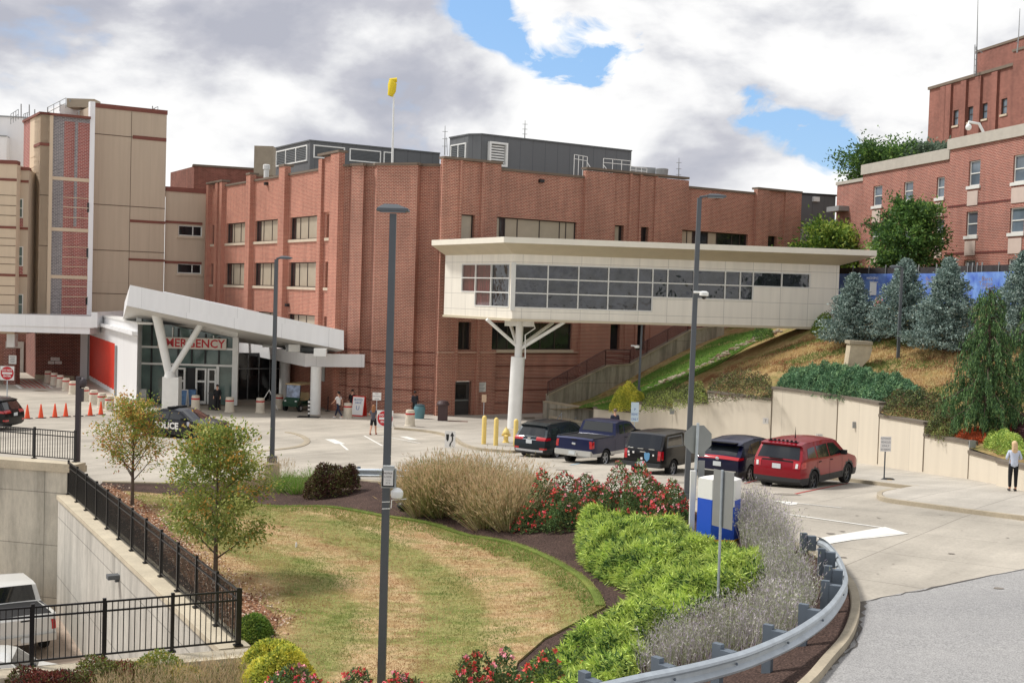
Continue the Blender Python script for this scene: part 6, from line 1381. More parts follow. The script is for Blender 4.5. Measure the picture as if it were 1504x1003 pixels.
q = [at_y(522, 694, 45), at_y(562, 694.5, 44.6), at_y(600, 695.5, 44.2), at_y(640, 697, 43.6), at_y(740, 702, 42.5)]; RS[0] = 1; wbeam(sm3(q, 2), g2)
for p in q[:4]: m = MB(); m.box((p.x + .1, p.y + .2, p.z - .3), (.12, .15, 1.0)); m.build('post', M_galvd, g2)
m = MB(); p = at_y(522, 694, 45); m.box((p.x, p.y, p.z - .02), (.25, .1, .34)); m.build('end_cap', M_galvd, g2)
# ================= black fences =================
M_iron = mat('black_iron', C(22, 22, 24), .4)
def fence(lab, a, b, za, zb, h, nb, spacing=.11, name='metal_fence'):
    a = Vector((a[0], a[1], za)); b = Vector((b[0], b[1], zb)); t = thing(name, lab, 'fence', tuple(a), group='black metal fences on the concrete walls'); L = (b - a).length; up = Vector((0, 0, 1)); d = (b - a).normalized(); ang = math.atan2(d.y, d.x)
    m = MB()
    for z in (.1, h - .22, h - .03): m.obox(a + up * (z - .018) - Vector((-d.y, d.x, 0)) * .018, b - a, Vector((-d.y, d.x, 0)) * .036, up * .036)
    m.build('rail', M_iron, t, split=True)
    m = MB(); n = int(L / spacing)
    for k in range(1, n): p = a.lerp(b, k / n); m.box((p.x, p.y, p.z + .1 + (h - .13) / 2), (.018, .018, h - .13), ang)
    o = m.build('picket', M_iron, t); o['kind'] = 'stuff' if n > 100 else ''
    if n <= 100: del o['kind']
    for k in range(nb + 1): p = a.lerp(b, k / nb); m = MB(); m.box((p.x, p.y, p.z + h / 2 + .02), (.07, .07, h + .04), ang); m.box((p.x, p.y, p.z + .02), (.15, .15, .03), ang); m.build('post', M_iron, t)
    return t
oA = at_z(100, 726, -7.62); oB = at_z(351, 947, -7.6)
fence('long black metal fence running down the stained retaining wall beside the lawn', oA[:2], oB[:2], -7.62, -7.62, 1.2, 12)
pB = at_z(348, 948, -7.6); pC = at_z(-180, 1000, -7.6)
fence('nearest black metal fence on the low wall above the parked white pickup', pB[:2], pC[:2], -7.6, -7.6, 1.2, 5)
qA = at_z(110, 678.5, -6.52); qB = at_z(-120, 658, -6.52)
fence('upper black metal fence on the tall wall at the left edge by the cones', qA[:2], qB[:2], -6.52, -6.52, 1.12, 4)
wl_ = thing('wall_floodlight', 'small dark floodlight on the stained retaining wall', 'light', (0, 0, 0)); u = .45; p = iA.lerp(iB, .5); c = at_y(165, 843, 35.); m = MB()
wd = Vector((dirAB.x, dirAB.y, 0)); k = (iA.y - 34.6) / (iA.y - iB.y); q = iA.lerp(iB, k); m.obox(Vector((q.x, q.y, at_y(165, 847, q.y).z)), wd * .3, -Vector((nAB.x, nAB.y, 0)) * .32, (0, 0, .12)); m.obox(Vector((q.x, q.y, at_y(165, 852, q.y).z)) + wd * .1, wd * .1, -Vector((nAB.x, nAB.y, 0)) * .1, (0, 0, .2)); m.build('housing', M_pole, wl_)
# ================= vehicles =================
M_tyre = mat('tyre', C(28, 28, 29), .85, var=.1); M_rim = mat('rim_silver', C(190, 192, 196), .35, .5); M_rimd = mat('rim_dark', C(84, 86, 90), .4, .5)
M_carglass = mat('car_glass', C(26, 30, 34), .05, coat=.6); M_tail = mat('tail_red', C(178, 18, 26), .15, coat=1.); M_clad = mat('cladding', C(48, 49, 51), .6, var=.05); M_chrome = mat('chrome', C(205, 208, 210), .18, 1.); M_plate = mat('plate', C(206, 212, 214), .5); M_lens = mat('clear_lens', C(220, 222, 220), .1, coat=1.); M_under = mat('underbody', C(16, 16, 17), .9)
def paint(name, col, met=.2, rough=.3): return mat(name, col, rough, met, coat=.3, spec=.3)
class Car:
    def __init__(s, K): 
        s.K = K; s.top = [Vector(p) for p in K['top']]; s.hw = K['W'] / 2; s.L0 = s.top[0].x; s.xr = min(p.x for p in s.top); s.xf = max(p.x for p in s.top)
        # outline: rear bottom -> roof -> front bottom, smoothed lightly
        o = []
        for i in range(len(s.top) - 1):
            a, b = s.top[i], s.top[i + 1]; n = max(1, int((b - a).length / .12)); o += [a.lerp(b, k / n) for k in range(n)]
        o.append(s.top[-1]); s.up = o; bot = []
        zb = K['zb']; r = K['wr'] + .06
        for ax in sorted(K['ax'], reverse=True):
            zc = K['wr']; a0 = math.asin(max(-1, min(1, (zb - zc) / r)))
            bot += [Vector((ax + r * math.cos(a), zc + r * math.sin(a))) for a in [a0 + (math.pi - 2 * a0) * k / 12 for k in range(13)]]
        s.bot = bot; s.outline = s.up + bot
        s.ua = np.array([(p.x, p.y) for p in s.up])
    def w(s, x, z):
        K = s.K; h = s.hw; e = K.get('taper', .5); t = 0
        for d in (x - s.xr, s.xf - x): t += max(0, 1 - d / e) ** 2
        h -= t * K.get('tap', .10)
        if z > K['belt']: h -= (z - K['belt']) * K.get('tum', .26) * K.get('tumf', lambda x: 1.)(x)
        elif z > .55: h -= max(0, (z - .75)) * .03
        else: h -= (.55 - z) * .12
        d = (((s.ua[:-1, 0] + s.ua[1:, 0]) / 2 - x) ** 2 + ((s.ua[:-1, 1] + s.ua[1:, 1]) / 2 - z) ** 2).min() ** .5; R_ = .09
        if d < R_: q = 1 - d / R_; h -= .055 * (1 - math.sqrt(max(0, 1 - q * q)))
        return h
    def nrm(s, i, pts):
        a, b = pts[max(0, i - 1)], pts[min(len(pts) - 1, i + 1)]; d = (b - a).normalized(); return Vector((-d.y, d.x))
    def cross(s, mb, pts, t0, t1, n=6, off=0., mi=0, crown=.05):
        rows = []
        for i, p in enumerate(pts):
            nn = s.nrm(i, pts); h = s.w(p.x, p.y); row = []
            for k in range(n + 1):
                t = t0 + (t1 - t0) * k / n; c = crown * (1 - t * t) + off; row.append((p.x + nn.x * c, t * h, p.y + nn.y * c))
            rows.append(row)
        mb.add([q for r in rows for q in r], [(i * (n + 1) + k, i * (n + 1) + k + 1, (i + 1) * (n + 1) + k + 1, (i + 1) * (n + 1) + k) for i in range(len(pts) - 1) for k in range(n)], mi)
    def side(s, mb, poly, off=.006, step=.12, mi=0, sides=(1, -1), keep=None):
        P = [Vector(p) for p in poly]; bd = []
        for i, p in enumerate(P):
            q = P[(i + 1) % len(P)]; n = max(1, int((q - p).length / step)); bd += [p.lerp(q, k / n) for k in range(n)]
        pts = list(bd); xs = [p.x for p in bd]; zs = [p.y for p in bd]
        for x in np.arange(min(xs) + step * .5, max(xs), step):
            for z in np.arange(min(zs) + step * .5, max(zs), step):
                if min((p.x - x) ** 2 + (p.y - z) ** 2 for p in bd) > (step * .35) ** 2: pts.append(Vector((x, z)))
        v, e, f, *_ = geometry.delaunay_2d_cdt(pts, [(i, (i + 1) % len(bd)) for i in range(len(bd))], [tuple(range(len(bd)))], 1, 1e-6)
        for sg in sides:
            vs = [(p.x, sg * (s.w(p.x, p.y) + off), p.y) for p in v]
            if callable(mi):
                for q in f: c = (sum(v[i].x for i in q) / len(q), sum(v[i].y for i in q) / len(q)); mb.add([vs[i] for i in q], [tuple(range(len(q)))], mi(*c))
            else: mb.add(vs, f, mi)
    def seg(s, a, b):   # outline points between two fractions of vertex index in top list
        i0 = min(range(len(s.up)), key=lambda i: (s.up[i] - Vector(a)).length); i1 = min(range(len(s.up)), key=lambda i: (s.up[i] - Vector(b)).length)
        return s.up[min(i0, i1):max(i0, i1) + 1]
def merge(mb):
    """weld coincident vertices so that smooth shading runs across patches"""
    d = {}; nv = []; mp = []
    for p in mb.v:
        k = (round(p[0], 4), round(p[1], 4), round(p[2], 4))
        if k not in d: d[k] = len(nv); nv.append(p)
        mp.append(d[k])
    mb.v = nv; fs = []; mi = []
    for q, k in zip(mb.f, mb.mi):
        q2 = []
        for i in q:
            if mp[i] not in q2: q2.append(mp[i])
        if len(q2) > 2: fs.append(tuple(q2)); mi.append(k)
    mb.f = fs; mb.mi = mi
def vehicle(name, lab, cat, K, body_m, loc, head, extra=None, low_m=None, group=None):
    """head = heading in degrees right of the view direction"""
    t = thing(name, lab, cat, (0, 0, 0), 0, group); c = Car(K); zc = K.get('clad', 0)
    def mi(x, z):
        if z < zc: return 1
        for ax in K['ax']:
            if K.get('archclad') and math.hypot(x - ax, z - K['wr']) < K['wr'] + .13: return 1
        return 0
    b = MB(); c.side(b, [tuple(p) for p in c.outline], 0., .1, mi); n = len(c.up)
    for i in range(n - 1):
        m_ = (c.up[i] + c.up[i + 1]) / 2; mm = 1 if m_.y < zc else 0
        nn0, nn1 = c.nrm(i, c.up), c.nrm(i + 1, c.up); rows = []
        for p, nn in ((c.up[i], nn0), (c.up[i + 1], nn1)):
            h = c.w(p.x, p.y); row = []
            for k in range(9): tt = -1 + 2 * k / 8; cr = K.get('crown', .05) * (1 - tt * tt); row.append((p.x + nn.x * cr, tt * h, p.y + nn.y * cr))
            rows.append(row)
        b.add(rows[0] + rows[1], [(k, k + 1, 10 + k, 9 + k) for k in range(8)], mm)
    low = [c.up[-1]] + c.bot + [c.up[0]]
    for i in range(len(low) - 1):
        p, q = low[i], low[i + 1]; b.quad((p.x, -c.w(p.x, p.y), p.y), (p.x, c.w(p.x, p.y), p.y), (q.x, c.w(q.x, q.y), q.y), (q.x, -c.w(q.x, q.y), q.y), 2)
    merge(b); b.build('body', [body_m, low_m or M_clad, M_under], t, True)
    cr = K.get('crown', .05)
    for key, nm in (('rear_glass', 'rear_window'), ('wind', 'windscreen')):
        if key in K: a, e, tt = K[key]; m = MB(); c.cross(m, c.seg(a, e), -tt, tt, 8, .007, 0, cr); m.build(nm, M_carglass, t, 'all')
    for poly in K.get('side_glass', []): m = MB(); c.side(m, poly, .006, .12); m.build('side_window', M_carglass, t, 'all', split=True)
    for (z0, z1, t0, xs) in K.get('tails', []):
        rp = [p for p in c.up[:len(c.up) // 2] if z0 - .001 <= p.y <= z1 + .001 and p.x < c.xr + .5]
        rp = [Vector((np.interp(z, [q.y for q in c.up[:12]], [q.x for q in c.up[:12]]), z)) for z in np.linspace(z0, z1, 4)]
        for sg in (1, -1):
            m = MB(); c.cross(m, rp, sg * t0, sg * 1.0, 3, .012, 0, cr)
            if xs: m2 = [(rp[0].x - .005, z0), (rp[0].x + xs, z0 + .03), (rp[0].x + xs, z1), (rp[-1].x - .005, z1)]; c.side(m, m2, .012, .1, sides=(sg,))
            m.build('tail_light', M_tail, t, 'all')
    if 'plate' in K: z, w_ = K['plate']; x = np.interp(z, [q.y for q in c.up[:12]], [q.x for q in c.up[:12]]); m = MB(); m.box((x - cr - .02, 0, z), (.02, .32, .17)); m.build('number_plate', M_plate, t)
    # wheels
    r = K['wr']; w2 = K['W'] / 2 - .02
    for ax in K['ax']:
        for sg in (1, -1):
            m = MB(); prof = [(r * .66, -.11), (r * .97, -.115), (r, -.08), (r, .08), (r * .97, .115), (r * .66, .11)]; vs = []; nn = 28
            for rr, yy in prof: vs += [(ax + rr * math.cos(2 * math.pi * k / nn), sg * (w2 - .11) + yy, r + rr * math.sin(2 * math.pi * k / nn)) for k in range(nn)]
            m.add(vs, [(i * nn + k, i * nn + (k + 1) % nn, (i + 1) * nn + (k + 1) % nn, (i + 1) * nn + k) for i in range(5) for k in range(nn)]); wh = m.build('wheel', M_tyre, t, True)
            m = MB(); yo = sg * (w2 - .035); rm = r * .67
            m.add([(ax + rm * math.cos(2 * math.pi * k / 24), yo - sg * .05, r + rm * math.sin(2 * math.pi * k / 24)) for k in range(24)], [tuple(range(24))], 1)
            for k in range(24):
                a0, a1 = 2 * math.pi * k / 24, 2 * math.pi * (k + 1) / 24; P = lambda q, a, y: (ax + q * math.cos(a), y, r + q * math.sin(a))
                m.quad(P(rm, a0, yo), P(rm, a1, yo), P(rm * .86, a1, yo - sg * .02), P(rm * .86, a0, yo - sg * .02))
            for k in range(K.get('spokes', 5)):
                a = 2 * math.pi * k / K.get('spokes', 5) + .3; d = .16; P = lambda q, a, y: (ax + q * math.cos(a), y, r + q * math.sin(a))
                m.quad(P(rm * .18, a - .8, yo - sg * .01), P(rm * .18, a + .8, yo - sg * .01), P(rm * .9, a + d, yo - sg * .012), P(rm * .9, a - d, yo - sg * .012))
            m.add([P(rm * .22, 2 * math.pi * k / 12, yo) for k in range(12)], [tuple(range(12))]); m.build('rim', [K.get('rim', M_rim), M_rimd if K.get('rim') is None else M_under], wh)
    if 'mirror' in K:
        mx, mz = K['mirror']
        for sg in (1, -1): m = MB(); h = c.w(mx, mz); m.box((mx, sg * (h + .12), mz), (.14, .2, .16)); m.build('wing_mirror', K.get('mirror_m', body_m), t)
    m = MB()
    for x in K.get('seams', []):
        zt = K.get('seam_top', K['belt'])
        for sg in (1, -1):
            zs = np.linspace(K['zb'] + .1, zt, 6)
            for i in range(5): m.quad((x, sg * (c.w(x, zs[i]) + .004), zs[i]), (x + .014, sg * (c.w(x, zs[i]) + .004), zs[i]), (x + .014, sg * (c.w(x, zs[i + 1]) + .004), zs[i + 1]), (x, sg * (c.w(x, zs[i + 1]) + .004), zs[i + 1]))
    for x, z in K.get('handles', []):
        for sg in (1, -1): m.box((x, sg * (c.w(x, z) + .012), z), (.18, .02, .035))
    if m.v: m.build('door_trim', M_under, t)
    if K.get('rails'):
        for sg in (1, -1): m = MB(); x0, x1, z = K['rails']; m.tube([(x0, sg * (c.hw - .28), z), (x0 + .1, sg * (c.hw - .28), z + .05), (x1 - .1, sg * (c.hw - .3), z + .05), (x1, sg * (c.hw - .3), z - .03)], .018, 5); m.build('roof_rail', K.get('rail_m', M_clad), t)
    if extra: extra(t, c)
    a = R(90 - head); t.rotation_euler = (0, 0, a); t.location = loc
    return t
def place(px, py, K, head, wheel='rr', zf=zroad):
    """location of the car centre from the picture position of one wheel's ground contact"""
    g = hit(px, py, zf); f = Vector((math.sin(R(head)), math.cos(R(head)))); r = Vector((math.cos(R(head)), -math.sin(R(head)))); ax = min(K['ax']) if wheel[0] == 'r' else max(K['ax']); sgn = 1 if wheel[1] == 'r' else -1
    c = Vector((g.x, g.y)) - f * ax - r * sgn * (K['W'] / 2 - .12); return (c.x, c.y, zf(c.x, c.y)), c
SUV = dict(W=1.9, zb=.28, wr=.36, ax=(-1.38, 1.38), belt=1.02, tum=.40, clad=.42, archclad=False, top=[(-2.22, .28), (-2.38, .40), (-2.40, .70), (-2.36, .98), (-2.26, 1.10), (-1.98, 1.52), (-2.10, 1.60), (-1.75, 1.66), (-.5, 1.69), (.3, 1.66), (.6, 1.58), (1.15, 1.14), (1.4, 1.08), (2.1, .96), (2.34, .78), (2.38, .45), (2.25, .28)],
    rear_glass=((-2.26, 1.10), (-2.0, 1.50), .84), wind=((.62, 1.56), (1.15, 1.14), .86), side_glass=[[(-1.15, 1.12), (-1.1, 1.52), (-.25, 1.56), (-.25, 1.1)], [(-.17, 1.1), (-.17, 1.56), (.25, 1.54), (.85, 1.14)], [(-1.85, 1.18), (-1.7, 1.46), (-1.23, 1.51), (-1.26, 1.14)]],
    tails=[(.93, 1.07, .42, .35), (.5, .6, .68, .1)], plate=(.86, 1), mirror=(.75, 1.15), seams=(-1.2, -.2, .85), handles=((-1.0, .92), (-.05, .92)), rails=(-1.7, .3, 1.65), spokes=10)
def santa(t, c):
    m = MB(); rp = [Vector((-2.39, .46)), Vector((-2.405, .56))]; c.cross(m, [Vector((-2.395, .40)), Vector((-2.40, .50))], -.92, .92, 8, .012); m.build('bumper_trim', M_rim, t, 'all')
    m = MB(); c.cross(m, [Vector((-2.37, .93)), Vector((-2.36, .96))], -.45, .45, 8, .014); m.build('chrome_strip', M_chrome, t, 'all')
    m = MB(); m.box((-2.44, 0, 1.02), (.02, .16, .09)); m.build('badge', M_chrome, t)
L1, _ = place(815.8, 671.8, SUV, 34); vehicle('suv', 'dark teal suv with red tail lights parked first from the left, beside the hydrant', 'car', SUV, paint('teal_black', C(18, 32, 40)), L1, 34, santa, group='vehicles parked in the angled bays')
VEN = dict(SUV); VEN.update(W=1.86, top=[(-2.2, .28), (-2.34, .40), (-2.37, .72), (-2.36, .98), (-2.22, 1.10), (-1.78, 1.45), (-2.0, 1.50), (-1.6, 1.58), (-.5, 1.65), (.3, 1.62), (.6, 1.55), (1.2, 1.12), (1.4, 1.06), (2.1, .94), (2.34, .78), (2.38, .45), (2.25, .28)],
    rear_glass=((-2.2, 1.12), (-1.8, 1.43), .8), side_glass=[[(-1.15, 1.12), (-1.1, 1.48), (-.25, 1.54), (-.25, 1.1)], [(-.17, 1.1), (-.17, 1.54), (.25, 1.51), (.85, 1.12)], [(-1.62, 1.2), (-1.2, 1.44), (-1.22, 1.14)]], tails=[(.96, 1.06, .0, .3)], plate=(.8, 1), clad=.5, rails=None, spokes=5)
def venza(t, c):
    m = MB(); c.cross(m, [Vector((-2.365, .52)), Vector((-2.37, .57))], -.9, .9, 8, .012); m.build('bumper_trim', M_chrome, t, 'all')
    m = MB(); m.ball((-2.43, 0, 1.0), (.03, .08, .06)); m.build('badge', M_chrome, t)
    m = MB(); m.box((-1.95, 0, 1.56), (.25, 1.15, .03)); m.build('spoiler', M_under, t)
L4, _ = place(1098, 705.5, VEN, 34); vehicle('crossover', 'dark navy crossover with full width red tail light bar beside the stop sign', 'car', VEN, paint('navy', C(14, 18, 52)), L4, 34, venza, group='vehicles parked in the angled bays')
EXP = dict(W=1.96, zb=.30, wr=.38, ax=(-1.5, 1.52), belt=1.14, tum=.34, clad=.55, archclad=True, top=[(-2.35, .30), (-2.5, .42), (-2.52, .80), (-2.48, 1.08), (-2.42, 1.18), (-2.18, 1.62), (-2.30, 1.69), (-1.9, 1.75), (-.5, 1.78), (.4, 1.75), (.65, 1.68), (1.22, 1.22), (1.45, 1.15), (2.1, 1.0), (2.42, .84), (2.5, .45), (2.35, .30)],
    rear_glass=((-2.42, 1.19), (-2.2, 1.60), .88), wind=((.67, 1.66), (1.22, 1.24), .86), side_glass=[[(-1.2, 1.2), (-1.2, 1.6), (-.25, 1.64), (-.25, 1.18)], [(-.17, 1.18), (-.17, 1.64), (.35, 1.62), (.95, 1.22)], [(-2.05, 1.24), (-1.9, 1.56), (-1.32, 1.6), (-1.32, 1.21)]],
    tails=[(.88, 1.12, .70, .3)], plate=(.93, 1), mirror=(.85, 1.25), seams=(-1.26, -.2, .9), handles=((-1.05, 1.05), (-.05, 1.05)), rails=None, spokes=5, rim=M_rimd, tap=.08, mirror_m=M_under)
def explorer(t, c):
    m = MB(); c.cross(m, [Vector((-2.475, 1.08)), Vector((-2.45, 1.13))], -.68, .68, 8, .012); m.build('black_strip', M_under, t, 'all')
    for sg in (1, -1): m = MB(); c.cross(m, [Vector((-2.515, .9)), Vector((-2.485, 1.06))], sg * .8, sg * .9, 2, .02); m.build('reverse_lamp', M_lens, t, 'all')
    m = MB(); m.box((-2.0, 0, 1.765), (.3, 1.1, .02))
    for k in range(7): m.box((-2.12, -.5 + k * .16, 1.81), (.08, .06, .045))
    m.build('light_bar', M_under, t)
    m = MB(); m.box((-2.52, .05, 1.2), (.03, .5, .04)); m.build('rear_wiper', M_under, t)
    m = MB(); m.lathe((-1.1, 0, 1.81), [(.03, 0), (.02, .05), (.004, .4)], 6); m.build('aerial', M_under, t)
L5, _ = place(1191, 716, EXP, 38); vehicle('suv', 'metallic red suv with black cladding parked nearest, at the right end of the row', 'car', EXP, paint('metal_red', C(134, 5, 26), .1), L5, 38, explorer, group='vehicles parked in the angled bays')
F15 = dict(W=2.0, zb=.50, wr=.39, ax=(-1.72, 1.9), belt=1.30, tum=.24, clad=.68, taper=.4, tap=.05, crown=.03, top=[(-2.82, .50), (-2.86, .60), (-2.84, 1.26), (-2.78, 1.31), (-1.0, 1.29), (-.92, 1.33), (-.74, 1.86), (-.4, 1.92), (.3, 1.92), (.6, 1.86), (1.22, 1.36), (1.4, 1.31), (2.6, 1.20), (2.84, 1.05), (2.9, .6), (2.8, .50)],
    rear_glass=((-.90, 1.40), (-.76, 1.80), .84), wind=((.62, 1.84), (1.2, 1.38), .88), side_glass=[[(-.05, 1.38), (-.05, 1.8), (.45, 1.8), (.98, 1.4)], [(-.55, 1.38), (-.5, 1.78), (-.15, 1.8), (-.15, 1.38)]],
    tails=[(.88, 1.2, .86, .12)], plate=(.66, 1), mirror=(.95, 1.42), seams=(-.95, -.12, 1.0), handles=((.05, 1.2),), spokes=5, mirror_m=M_under)
def f150(t, c, badge=True):
    m = MB(); c.cross(m, c.seg((-2.74, 1.305), (-1.02, 1.29)), -.86, .86, 4, .004, 0, .03); m.build('bed_opening', M_under, t)
    for sg in (1, -1): m = MB(); m.box((-1.85, sg * .93, 1.335), (1.75, .09, .03)); m.build('bed_rail', M_clad, t)
    m = MB(); m.box((-2.93, 0, .66), (.12, 1.86, .22)); m.box((-3.0, 0, .60), (.06, .5, .16)); m.build('rear_bumper', mat('silver_bumper', C(196, 196, 192), .35, .5), t)
    m = MB(); m.box((-3.035, 0, .66), (.01, .32, .16)); m.build('number_plate', M_plate, t)
    if badge: m = MB(); m.ball((-2.89, 0, 1.05), (.02, .11, .05)); m.build('badge', M_chrome, t)
    m = MB(); m.box((-2.885, 0, 1.23), (.01, .3, .05)); m.build('tailgate_handle', M_under, t)
M_silver = mat('silver_lower', C(190, 190, 188), .35, .5, coat=.6)
L2, _ = place(886.5, 680.5, F15, 35); vehicle('pickup_truck', 'dark blue pickup with silver lower panels and open bed, second from the left', 'pickup truck', F15, paint('dark_blue', C(14, 25, 66)), L2, 35, f150, low_m=M_silver, group='vehicles parked in the angled bays')
CAN = dict(W=1.78, zb=.45, wr=.36, ax=(-1.55, 1.6), belt=1.15, tum=.16, clad=.0, taper=.4, tap=.05, crown=.03, top=[(-2.52, .45), (-2.58, .55), (-2.56, 1.10), (-2.5, 1.18), (-2.22, 1.70), (-2.1, 1.74), (-.75, 1.76), (-.6, 1.72), (-.2, 1.74), (.3, 1.72), (.55, 1.66), (1.1, 1.22), (1.3, 1.16), (2.3, 1.05), (2.5, .9), (2.55, .55), (2.45, .45)],
    rear_glass=((-2.5, 1.19), (-2.24, 1.67), .88), wind=((.57, 1.64), (1.1, 1.24), .86), side_glass=[[(-2.1, 1.3), (-1.95, 1.62), (-.85, 1.64), (-.85, 1.28)], [(-.5, 1.24), (-.5, 1.6), (.35, 1.6), (.85, 1.24)]],
    tails=[(.75, 1.12, .84, .14)], plate=(.6, 1), mirror=(.8, 1.25), seams=(-.7, .9), handles=((-.4, 1.08),), spokes=5)
def canyon(t, c):
    m = MB(); c.side(m, [(-2.2, 1.24), (-2.02, 1.67), (-.78, 1.69), (-.78, 1.22)], .003, .12); m.build('canopy_frame', mat('frame_grey', C(120, 124, 128), .4, .4), t, 'all', split=True)
    m = MB(); m.box((-2.64, 0, .55), (.14, 1.72, .16)); m.build('rear_bumper', M_clad, t); m = MB(); m.box((-2.72, 0, .57), (.012, .3, .16)); m.build('number_plate', M_plate, t)
    m = MB(); o = Vector((-2.605, -.22, .87)); m.poly([o + Vector((0, y, z)) for y, z in ((-.13, .14), (-.05, .18), (0, .14), (.06, .18), (.13, .12), (.11, -.08), (0, -.2), (-.11, -.08))]); m.build('pale_blue_sticker', mat('sticker_blue', C(96, 150, 190), .5), t)
    for y, z, r in ((.62, 1.0, .04), (.4, 1.0, .04), (.6, .88, .04), (-.5, .95, .035), (.02, .78, .045)):
        m = MB(); m.box((-2.6, y, z), (.01, r * 2, r * 2)); m.build('white_sticker', M_signw, t)
    for y in (.55, .1, -.4): m = MB(); m.box((-2.56, y, 1.17), (.02, .26, .035)); m.build('chrome_latch', M_chrome, t)
    m = MB(); m.box((-2.6, -.02, 1.05), (.02, .24, .04)); m.build('tailgate_handle', M_chrome, t)
L3, _ = place(985.5, 696, CAN, 35); vehicle('pickup_truck', 'black pickup with a glazed bed canopy and stickers on its tailgate, middle of the row', 'pickup truck', CAN, paint('black_paint_car', C(13, 13, 16)), L3, 35, canyon, group='vehicles parked in the angled bays')
# police saloon
SED = dict(W=1.9, zb=.22, wr=.35, ax=(-1.5, 1.53), belt=.98, tum=.42, clad=.0, taper=.6, tap=.14, top=[(-2.4, .25), (-2.5, .42), (-2.48, .85), (-2.38, 1.0), (-1.75, 1.06), (-1.0, 1.42), (-.6, 1.48), (.1, 1.48), (.4, 1.42), (1.15, 1.0), (1.4, .97), (2.2, .86), (2.45, .7), (2.5, .4), (2.4, .25)],
    rear_glass=((-1.7, 1.09), (-1.05, 1.4), .82), wind=((.42, 1.41), (1.13, 1.02), .86), side_glass=[[(-1.3, 1.04), (-.85, 1.34), (-.25, 1.39), (-.25, 1.03)], [(-.17, 1.03), (-.17, 1.39), (.3, 1.37), (.85, 1.02)]],
    tails=[(.72, .86, .2, .1)], plate=(.6, 1), mirror=(.75, 1.05), seams=(-1.15, -.2, .95), handles=((-1.0, .9), (-.05, .9)), spokes=5, rim=M_rimd, mirror_m=M_under)
def police(t, c):
    for sg in (-1, 1):
        m = MB(); s0 = MB(); text_mb(m, 'POLICE', Vector((-.35, 0, .66)), Vector((-sg, 0, 0)) if sg > 0 else Vector((1, 0, 0)), (0, 0, 1), .46, off=0, bold=.02, maxw=1.75)
        m.v = [(x, sg * (c.w(x, z) + .01), z) for x, y, z in m.v]; m.build('lettering', M_signw, t)
        m = MB(); text_mb(m, 'CITY', Vector((-.1, 0, .93)), Vector((-sg, 0, 0)) if sg > 0 else Vector((1, 0, 0)), (0, 0, 1), .1, off=0)
        m.v = [(x, sg * (c.w(x, z) + .01), z) for x, y, z in m.v]; m.build('lettering', M_signw, t)
        m = MB(); m.poly([(1.02 + x, 0, .82 + z) for x, z in ((-.09, .1), (0, .13), (.09, .1), (.08, -.04), (0, -.13), (-.08, -.04))]); m.v = [(x, sg * (c.w(x, z) + .01), z) for x, y, z in m.v]; m.build('door_crest', mat('crest', C(190, 190, 200), .4), t)
    for y in (.35, -.35): m = MB(); m.box((-.4, y, 1.56), (.3, .55, .09)); m.build('light_bar', M_under, t)
    for sg in (1, -1): m = MB(); m.box((2.42, sg * .66, .72), (.12, .36, .12)); m.build('headlight', M_lens, t)
g = hit(291.5, 642.5); pc = (0, 0); Lp, _ = place(290, 646, SED, 112, 'fr'); vehicle('police_car', 'black police saloon with white POLICE lettering behind the yellowing trees', 'car', SED, paint('police_black', C(30, 32, 38)), Lp, 112, police)
Lb, _ = place(8, 629, SUV, 236, 'rl')
vehicle('suv', 'black suv cut off by the left edge of the view beside the cones', 'car', SUV, paint('black_paint_car', C(13, 13, 16)), Lb, 282)
# vehicles in the sunken yard
RAM = dict(F15); RAM.update(clad=0, top=[(-2.82, .50), (-2.86, .60), (-2.86, 1.26), (-2.78, 1.36), (-1.0, 1.34), (-.92, 1.38), (-.74, 1.86), (-.4, 1.92), (.8, 1.92), (1.1, 1.86), (1.5, 1.40), (1.7, 1.35), (2.7, 1.24), (2.88, 1.05), (2.9, .6), (2.8, .50)], wind=((1.1, 1.84), (1.5, 1.42), .88), side_glass=[[(-.6, 1.42), (-.5, 1.78), (.1, 1.8), (.1, 1.42)], [(.2, 1.42), (.2, 1.8), (.85, 1.8), (1.2, 1.44)]])
Lr, _ = place(64, 950, RAM, -36, 'rr', zpit); vehicle('pickup_truck', 'white pickup parked in the sunken yard behind the nearest railing', 'pickup truck', RAM, mat('white_car', C(214, 214, 210), .35, 0, coat=.8), Lr, -36, lambda t, c: f150(t, c, False), group='white vehicles in the sunken yard')
c = at_z(8, 992, -11.0); vehicle('suv', 'white and blue vehicle roof at the bottom left corner behind the railing', 'car', EXP, MATS['white_car'], (c.x - .4, c.y - .2, zpit(c.x, c.y)), 75, group='white vehicles in the sunken yard')
# golf cart
gc = hit(441, 606); gt = thing('golf_cart', 'green golf cart with tan roof parked under the side canopy', 'golf cart', (0, 0, 0))
M_gcg = mat('cart_green', C(30, 70, 54), .35, coat=.6); M_tan = mat('cart_tan', C(190, 168, 128), .7)
m = MB(); m.prism([(1.2, -.58, .35), (1.28, -.58, .6), (.85, -.6, .95), (.7, -.6, .5), (-.9, -.6, .45), (-1.3, -.6, .75), (-1.3, -.6, .35)], (0, 1.18, 0)); m.build('body', M_gcg, gt)
m = MB(); m.box((-.1, 0, .78), (.5, 1.05, .14)); m.box((-.38, 0, 1.02), (.12, 1.05, .45)); m.box((-.9, 0, .88), (.45, 1.05, .12)); m.build('seat', M_tan, gt, split=True)
m = MB(); m.box((-.1, 0, 1.86), (2.0, 1.2, .08)); m.build('roof', M_tan, gt)
m = MB()
for x, y in ((.85, .55), (.85, -.55), (-1.0, .55), (-1.0, -.55)): m.tube([(x, y, .8), (x * .92, y, 1.84)], .025, 6)
m.build('roof_post', M_black, gt, split=True)
